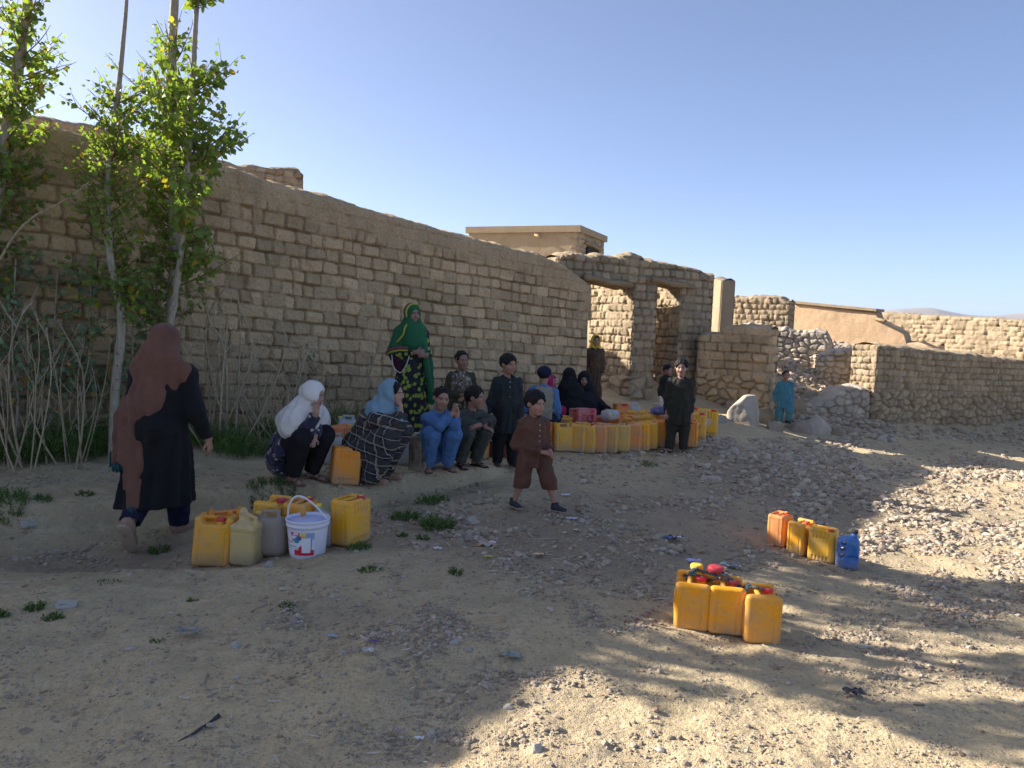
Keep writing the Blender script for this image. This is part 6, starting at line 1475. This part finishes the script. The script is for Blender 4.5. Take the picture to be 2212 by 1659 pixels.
for i, a in enumerate([('small grass tuft left of the walking woman shoe', 92, 1080, 18, 18, 60), ('grass tuft in the bank near the walking woman', 182, 1068, 18, 14, 60), ('grass tuft at the walking woman shoe', 345, 1192, 22, 22, 80), ('green tuft at the foot of the right amber can', 775, 1185, 26, 20, 90), ('ragged weed tuft on the bank right of the cans', 875, 1120, 28, 26, 120),
        ('long weed tuft below the blue boy', 935, 1085, 36, 24, 140), ('weed tuft beside the broken flat stone', 945, 1140, 34, 40, 180), ('tiny tuft on the track edge below the bucket', 870, 1160, 12, 16, 40), ('tuft beside the tiny one on the track edge', 915, 1165, 14, 18, 50), ('grass tuft on the mound edge, isolated', 985, 1240, 14, 20, 60), ('scattered tuft on the bare track', 415, 1298, 12, 12, 40),
        ('flat tuft on the left of the track', 235, 1258, 32, 10, 70), ('tuft touching the flat slab at left', 75, 1315, 20, 22, 80), ('tuft below the flat slab at left', 115, 1335, 22, 18, 80), ('tuft on the track right of the grey pebble', 340, 1385, 18, 12, 50), ('tuft above the gravel patch', 620, 1310, 18, 16, 50), ('dry tuft right of the bucket on the track', 800, 1232, 26, 14, 70), ('weed on the mound before the long row', 1400, 1005, 22, 12, 70), ('tuft at the left edge of the track', 2, 1330, 16, 22, 60)]):
    weed(*a, 90 + i, True, 'small grass tufts')

# ------------------------------------------------------------------ stones
def ico():
    t = (1 + 5 ** .5) / 2; v = np.array([(-1, t, 0), (1, t, 0), (-1, -t, 0), (1, -t, 0), (0, -1, t), (0, 1, t), (0, -1, -t), (0, 1, -t), (t, 0, -1), (t, 0, 1), (-t, 0, -1), (-t, 0, 1)], float); v /= np.linalg.norm(v[0])
    f = np.array([(0, 11, 5), (0, 5, 1), (0, 1, 7), (0, 7, 10), (0, 10, 11), (1, 5, 9), (5, 11, 4), (11, 10, 2), (10, 7, 6), (7, 1, 8), (3, 9, 4), (3, 4, 2), (3, 2, 6), (3, 6, 8), (3, 8, 9), (4, 9, 5), (2, 4, 11), (6, 2, 10), (8, 6, 7), (9, 8, 1)]); return v, f
def mat_pebble():
    t = NT('loose_stones'); a = attr(t); P = t.coord(); t.base(t.mix(t.math('MULTIPLY', t.noise(90, 4, .7, P), .4), a, (.30, .24, .18))); t.bump(t.noise(220, 3), .3, .004); return t.set(Roughness=.92, Specular_IOR_Level=.18)
PEB = mat_pebble()
def scatter(name, label, X, Y, S, seed, flat=(.35, .8), tint=(.85, 1.1), sink=.3, zoff=None):
    rs = np.random.RandomState(seed); v, f = ico(); n = len(X); Z = gz(X, Y) if zoff is None else zoff
    jit = 1 + .38 * (rs.rand(n, 12) - .5); sc_ = np.stack([S * (.7 + .7 * rs.rand(n)), S * (.6 + .5 * rs.rand(n)), S * (flat[0] + (flat[1] - flat[0]) * rs.rand(n))], -1)
    P = v[None] * jit[..., None] * sc_[:, None]; a = rs.rand(n) * 6.283; t = (rs.rand(n) - .5) * .8; u = (rs.rand(n) - .5) * .8
    y = P[..., 1] * np.cos(t)[:, None] - P[..., 2] * np.sin(t)[:, None]; z = P[..., 1] * np.sin(t)[:, None] + P[..., 2] * np.cos(t)[:, None]; x = P[..., 0]
    x, z = x * np.cos(u)[:, None] + z * np.sin(u)[:, None], -x * np.sin(u)[:, None] + z * np.cos(u)[:, None]
    xr = x * np.cos(a)[:, None] - y * np.sin(a)[:, None]; yr = x * np.sin(a)[:, None] + y * np.cos(a)[:, None]
    Vv = np.stack([xr + X[:, None], yr + Y[:, None], z + (Z + S * sc_[:, 2] / S * (.5 - sink))[:, None]], -1).reshape(-1, 3)
    F = (f[None] + (np.arange(n) * 12)[:, None, None]).reshape(-1, 3)
    pal = np.array([(.42, .33, .23), (.36, .285, .20), (.48, .39, .28), (.30, .235, .165), (.39, .32, .24), (.54, .45, .33), (.38, .265, .17)])
    c = pal[rs.randint(0, len(pal), n)] * (tint[0] + (tint[1] - tint[0]) * rs.rand(n, 1)); C = np.repeat(c, 12, 0)
    o = mk(name, Vv, F, PEB, None, False, C); return tag(o, label, 'stones' if label else None, None, 'stuff')
rs = np.random.RandomState(5)
def pix_ground(dx, dy):
    """many picture points -> ground positions (two fixed-point steps)"""
    Rm = np.array(CR); d = np.stack([(dx - CX) / FL, -(dy - CY) / FL, -np.ones(len(dx))], -1) @ Rm.T; z = np.zeros(len(dx))
    for _ in range(5):
        t = (z - 1.65) / d[:, 2]; x = d[:, 0] * t; y = d[:, 1] * t; z = np.clip(gz(x, y), -1, .5)
    return x, y
patches = [(840, 1370, 220, 75, 1.6), (700, 1330, 150, 40, .6), (1150, 1160, 250, 90, 1.1), (1000, 1150, 120, 60, 1.0), (1650, 1010, 230, 70, 2.6), (1750, 1060, 160, 50, 1.2), (2050, 1080, 200, 60, 2.2), (2150, 1280, 250, 120, 1.6), (1900, 1150, 120, 60, 1.0),
           (1250, 1210, 260, 60, .9), (1500, 1240, 160, 60, .9), (1150, 1490, 160, 40, 1.3), (1000, 1600, 250, 60, .9), (1950, 1420, 260, 60, 1.0), (150, 1210, 200, 26, .8), (1350, 1340, 240, 50, .7), (1750, 1620, 260, 50, .7), (2050, 1000, 200, 18, 1.0)]
def dens(dx, dy):
    d = .34 * np.ones(len(dx))
    for x, y, rx, ry, w in patches: d += w * np.exp(-(((dx - x) / rx) ** 2 + ((dy - y) / ry) ** 2))
    return d * (.35 + 1.3 * sst(.42, .62, fbm(dx / 70., dy / 32., 3, 77)))
N = 125000; dx = rs.uniform(-260, 2480, N); dy = 948 + (1760 - 948) * rs.rand(N) ** 1.15; keep = rs.rand(N) < dens(dx, dy) / 2.2; keep &= ~((dx < 620) & (dy < 1010)); dx = dx[keep]; dy = dy[keep]
X, Y = pix_ground(dx, dy); S = (1.8 + 4.6 * rs.rand(len(X)) ** 3.2) * (Y / FL) * (1.0 + .25 * (dy < 1200)) ; S = np.clip(S * (.6 + .4 * np.clip(dens(dx, dy), 0, 2)), .0035, .06)
scatter('gravel', 'loose grey and tan gravel strewn over the track and mound', X, Y, S, 3)
N = 3200; dx = rs.uniform(-100, 2350, N); dy = rs.uniform(1000, 1700, N); keep = rs.rand(N) < dens(dx, dy) / 2.2; X, Y = pix_ground(dx[keep], dy[keep]); scatter('cobbles', 'scattered fist-sized stones in the gravel', X, Y, (5 + 6 * rs.rand(len(X)) ** 2) * Y / FL, 4)
# rubble on the slope behind
N = 5200; X = rs.uniform(3.8, 9.6, N); Y = rs.uniform(14.9, 20.4, N); k = (X / Y > .30) & (X / Y < .47) & (rs.rand(N) < .9); X, Y = X[k], Y[k]
scatter('rubble', 'slope of broken grey rubble between the low wall and the right-hand wall', X, Y, .035 + .10 * rs.rand(len(X)) ** 2, 6, (.4, .8), (1.05, 1.3))
N = 900; X = rs.uniform(4.3, 7.6, N); Y = 14.2 + rs.rand(N) * 1.3; k = (X / Y > .31) & (X / Y < .50); X, Y = X[k], Y[k]
scatter('rubble', 'loose broken stones around the foot of the boulders at right', X, Y, .03 + .09 * rs.rand(len(X)) ** 2, 7)
# stones fallen along the foot of the right wall and gateway
u = rs.rand(260) * 5; X = ra.x + (rb - ra).normalized().x * u + rs.uniform(.05, .6, 260); Y = ra.y + (rb - ra).normalized().y * u - rs.uniform(.1, .6, 260)
scatter('rubble', 'small stones fallen along the foot of the right-hand wall', X, Y, .02 + .06 * rs.rand(260) ** 2, 8)

def rock(name, label, c, r, seed, mat=STONE, cat='boulder', group=None, rot=0, res=None, squash=.7):
    rs_ = np.random.RandomState(seed); r = np.array(r, float); ops = [rbox((0, 0, r[2] * .55), r * .92, min(r) * .35, k=.03)]
    for i in range(9):
        n = rs_.randn(3); n /= np.linalg.norm(n); n[2] = abs(n[2]) * .6 if rs_.rand() < .8 else n[2]; d = np.linalg.norm(n * r) * (.82 + .25 * rs_.rand()); ops.append(half(np.array((0, 0, r[2] * .55)) + n * d, n, .045 * max(r)))
    V, F = sdf_mesh(ops, res or max(r) / 16, -r * 1.25, r * 1.25 + np.array((0, 0, r[2] * .6)), lambda P: .05 * max(r) * nz3(P, 3.2 / max(r), seed) + .02 * max(r) * nz3(P, 9 / max(r), seed + 1))
    tint = .85 + .25 * rs_.rand() + .08 * nz3(V, 5 / max(r), 3); o = mk(name, V, F, mat, None, True, tint); o.location = c; o.rotation_euler = (rs_.uniform(-.15, .15), rs_.uniform(-.15, .15), rot); return tag(o, label, cat, group)
GREYST = mat_mud('grey_boulder', (.54, .46, .36), (.42, .355, .27), 1.5, .5); PALEST = mat_mud('pale_stone', (.52, .47, .40), (.42, .37, .30), 2, .4)
for i, (x, y, w, h, lb, m_) in enumerate([(1605, 916, 38, 58, 'largest pale grey boulder, upright, left of the teal boy', GREYST), (1648, 914, 26, 38, 'brown block touching the left leg of the teal boy', MUDR), (1556, 914, 30, 18, 'low flat-topped boulder at the left end of the boulders', GREYST),
        (1642, 880, 22, 26, 'upright stone in the back between pale boulder and teal boy', STONE), (1588, 890, 26, 30, 'darker boulder leaning behind the largest pale one', STONE), (1722, 934, 38, 24, 'low brown rock at the right foot of the teal boy', STONE), (1762, 936, 42, 46, 'big angular slab right of the teal boy', GREYST),
        (1800, 938, 26, 18, 'small rusty brown rock at the right end of the boulders', STONE), (1835, 940, 28, 14, 'flat rock half buried before the stone wall', STONE), (1672, 930, 22, 20, 'small dark rock under the teal boy', STONE), (1715, 890, 26, 26, 'tan rock on the bank behind the teal boy', MUDR), (1745, 868, 26, 20, 'upper tan rock on the bank below the stub wall', STONE), (1690, 850, 18, 16, 'white rock on the bank above the teal boy head', PALEST)]):
    p = gr(x, y); s_ = p.y / FL; p = p + Vector((p.x, p.y, 0)).normalized() * w * s_ * .6; p.z = g1(p.x, p.y) - .04
    rock('boulder', lb, p, (w * s_ * .95, w * s_ * .75, h * s_ * .78), 200 + i, m_, 'boulder', 'boulders at the foot of the rubble slope', RND.uniform(-.5, .5), None)
for i, (x, y, w, h, lb, m_) in enumerate([(138, 1305, 34, 5, 'large flat pinkish slab lying on the track at left', PALEST), (282, 1402, 18, 9, 'smooth oval grey pebble on the track at left', GREYST), (508, 1396, 15, 18, 'upright angular tan stone left of the gravel patch', PALEST), (578, 1224, 13, 12, 'small stone leaning against the cloudy canister', PALEST),
        (65, 1132, 18, 10, 'flat pale stone on the bank at left', PALEST), (55, 1580, 18, 11, 'rough stone near the bottom left corner', STONE), (993, 1180, 20, 12, 'broken reddish flat stone on the mound', STONE), (1020, 1130, 18, 12, 'grey block on the mound left of the brown-clad child', GREYST), (930, 1590, 13, 15, 'upright stone block in the shade at bottom centre', PALEST),
        (1160, 1620, 14, 16, 'pyramid-shaped stone casting a shadow in the sun', PALEST), (1098, 1528, 13, 11, 'rounded stone at the shadow edge', PALEST), (1425, 1620, 15, 13, 'round sunlit stone at bottom right of centre', PALEST), (742, 1408, 14, 8, 'flat pale stone at the lower edge of the gravel patch', PALEST), (968, 1372, 9, 11, 'small upright stone right of the gravel patch', GREYST),
        (1265, 1198, 16, 4, 'thin grey slate on the mound', GREYST), (1185, 1080, 14, 8, 'stone behind the child shoe', STONE), (300, 1585, 12, 7, 'pebble lowest of the track stones at left centre', STONE), (605, 1592, 9, 8, 'rounded orange pebble near the black rag', MUDR), (535, 1660, 16, 8, 'pale stone at the bottom edge', PALEST), (980, 1388, 16, 6, 'crumpled-looking white stone right of the gravel', PALEST), (1010, 1405, 12, 8, 'white stone lowest of the gravel patch', PALEST)]):
    p = gr(x, y); s_ = p.y / FL; p.z -= .006; rock('stone', lb, p, (w * s_, w * s_ * .75, h * s_ * .8), 300 + i, m_, 'stone', 'larger stones lying on the track', RND.uniform(-.8, .8), max(.004, w * s_ / 12))

# dry stalks and straw
def straw():
    N = 5200; dx = rs.uniform(-200, 2400, N); dy = rs.uniform(1010, 1700, N); w = .12 + 1.6 * np.exp(-(((dx - 1180) / 300) ** 2 + ((dy - 1190) / 90) ** 2)) + .5 * np.exp(-(((dx - 600) / 330) ** 2 + ((dy - 1400) / 90) ** 2)) + .5 * np.exp(-(((dx - 650) / 250) ** 2 + ((dy - 1600) / 60) ** 2)); k = rs.rand(N) < w; X, Y = pix_ground(dx[k], dy[k]); n = len(X)
    L = (4 + 16 * rs.rand(n) ** 2.5) * Y / FL; a = rs.rand(n) * 6.283; V = []; C = []; F = []
    Z = gz(X, Y); wd = .0016 + .0018 * rs.rand(n)
    ca, sa = np.cos(a), np.sin(a); bend = (rs.rand(n) - .5) * .4
    for t, s in ((-1, 1), (0, 1), (1, 1), (1, -1), (0, -1), (-1, -1)):
        V.append(np.stack([X + ca * L * t - sa * (wd * s + bend * L * (1 - t * t)), Y + sa * L * t + ca * (wd * s + bend * L * (1 - t * t)), Z + .006 + .006 * rs.rand(n) + (.5 * wd * s)], -1))
    V = np.stack(V, 1).reshape(-1, 3); f = np.array([(0, 1, 4, 5), (1, 2, 3, 4)]); F = (f[None] + (np.arange(n) * 6)[:, None, None]).reshape(-1, 4)
    pal = np.array([(.50, .42, .28), (.40, .32, .22), (.26, .19, .13), (.58, .52, .42)]); C = np.repeat(pal[rs.randint(0, 4, n)], 6, 0)
    tag(mk('straw', V, F, PEB, None, False, C), 'bits of dry straw and twigs strewn on the ground', 'straw', None, 'stuff')
straw()
# litter
def scrap(label, dx, dy, w, cols, seed, name='scrap', cat='litter', crumple=.25, asp=.6, rot=0):
    rs_ = random.Random(seed); c = gr(dx, dy); s = w * c.y / FL; n = 9; V = []; C = []
    rn = np.random.RandomState(seed)
    for j in range(n):
        for i in range(n):
            u, v = (i / (n - 1) - .5) * 2, (j / (n - 1) - .5) * 2; e = 1 + .18 * math.sin(5 * math.atan2(v, u) + seed)
            V.append((u * s * e, v * s * asp * e, .012 + s * crumple * (rn.rand() * .7 + .6 * abs(math.sin(u * 3 + seed)) )))
            C.append(cols[int((u * .9 + v * .7 + 2 + rn.rand() * .5) * 1.3 + seed) % len(cols)])
    F = [(j * n + i, j * n + i + 1, (j + 1) * n + i + 1, (j + 1) * n + i) for j in range(n - 1) for i in range(n - 1)]
    m = mk(name, np.array(V), F, LIT, None, False, np.array(C)); sol = m.modifiers.new('thick', 'SOLIDIFY'); sol.thickness = .0015; m.location = c; m.rotation_euler = (0, 0, rot); tag(m, label, cat, 'litter on the ground')
t = NT('litter_foil'); t.base(attr(t)); LIT = t.set(Roughness=.45)
W_, O_, B_, K_, Lc, S_ = (.7, .7, .7), (.62, .26, .08), (.10, .2, .4), (.03, .03, .035), (.48, .46, .68), (.4, .42, .42)
scrap('torn orange and silver snack wrapper on the mound', 1052, 1180, 20, [O_, S_, O_, W_], 3, 'wrapper', asp=.7); scrap('small orange torn wrapper right of the silver one', 1160, 1202, 13, [O_, W_, O_], 4, 'wrapper', rot=.8)
scrap('lilac plastic scrap left of the nearest jerricans', 1498, 1215, 15, [Lc], 5, 'scrap', crumple=.2, asp=.55); scrap('crumpled black and white plastic bag on the slope', 1455, 1170, 20, [K_, W_, K_, B_], 6, 'plastic_bag', crumple=.5, asp=.45)
scrap('curled silver foil strip above the nearest jerricans', 1578, 1228, 20, [S_, (.2, .2, .2), W_], 7, 'foil_strip', crumple=.35, asp=.35, rot=-.6); scrap('violet and white paper bit below the child', 1235, 1124, 12, [Lc, W_], 8, 'paper_scrap', asp=.4); scrap('white paper bit just right of the child shoe', 1222, 1072, 8, [W_], 9, 'paper_scrap', asp=.5)
scrap('yellow and white candy paper on the mound', 1245, 1148, 7, [W_, (.6, .45, .1)], 10, 'paper_scrap'); scrap('white paper scraps on the bank near the grass tuft', 945, 1188, 9, [W_], 11, 'paper_scrap'); scrap('yellow wrapper bit below the silver wrapper', 1055, 1206, 8, [(.5, .48, .05)], 12, 'wrapper')
scrap('grey-green crumpled cloth on the track', 1105, 1422, 20, [(.30, .34, .29), (.24, .28, .24)], 13, 'rag', crumple=.4); scrap('white torn plastic left of the gravel patch bottom', 797, 1412, 12, [W_, S_], 14, 'plastic_scrap', crumple=.5); scrap('purple wrapper beside the white plastic', 808, 1390, 8, [(.16, .06, .25)], 15, 'wrapper')
scrap('dark crumpled rag on the sunlit track at right', 1845, 1505, 22, [K_, (.12, .09, .08)], 16, 'rag', crumple=.5, asp=.5); scrap('white shred of plastic at the bottom centre', 905, 1600, 10, [W_], 17, 'plastic_scrap', asp=.4); scrap('pink torn wrapper in the shade at bottom centre', 860, 1585, 14, [(.5, .12, .16), (.3, .4, .4)], 18, 'wrapper', asp=.35)
scrap('pale blue plastic bit among the gravel', 718, 1378, 10, [(.30, .42, .46)], 19, 'plastic_scrap'); scrap('grey rags and leaves on the track at left', 410, 1375, 26, [(.28, .27, .22), (.2, .2, .17), (.4, .37, .3)], 20, 'rag', crumple=.45, asp=.4)
c = gr(440, 1585); m = MB(); m.tube([gr(385, 1602) - c, gr(410, 1590) - c, gr(435, 1578) - c + Vector((0, 0, .01)), gr(452, 1562) - c, gr(474, 1550) - c + Vector((0, 0, .01))], [.003, .005, .006, .006, .009], 6); o = m.build('rag_strip', mat_cloth('black_rag', (.07, .07, .08))); o.location = c; tag(o, 'twisted strip of black rag on the track at bottom left', 'rag')
c = gr(440, 1490); m = MB(); m.tube([gr(448, 1455) - c, gr(440, 1480) - c, gr(452, 1492) - c, gr(480, 1486) - c, gr(505, 1484) - c], [.005, .005, .006, .004, .003], 6, (1, 1, 1)); o = m.build('twig', BARK); o.location = c; tag(o, 'forked pale twig on the track at left', 'twig')
c = gr(190, 1212); m = MB(); m.tube([gr(150, 1206) - c, gr(190, 1210) - c + Vector((0, 0, .015)), gr(232, 1224) - c], [.004, .005, .004], 6, (1.1, 1.1, 1.1)); o = m.build('twig', BARK); o.location = c; tag(o, 'straight pale stick in the gully left of the yellow cans', 'twig')

# air between here and the mountains
m = MB(); m.box((-9000, -300, -60), (9000, 9000, 300)); hz = m.build('haze', None, None, False); hm = bpy.data.materials.new('haze_air'); hm.use_nodes = True; ht = hm.node_tree; ht.nodes.clear()
ho = ht.nodes.new('ShaderNodeOutputMaterial'); hv = ht.nodes.new('ShaderNodeVolumePrincipled'); hv.inputs['Color'].default_value = (.75, .84, 1, 1); hv.inputs['Density'].default_value = 0.00005; hv.inputs['Anisotropy'].default_value = .2
ht.links.new(hv.outputs[0], ho.inputs['Volume']); hz.data.materials.append(hm); tag(hz, 'thin blue haze over the distant mountains', 'haze', None, 'stuff')
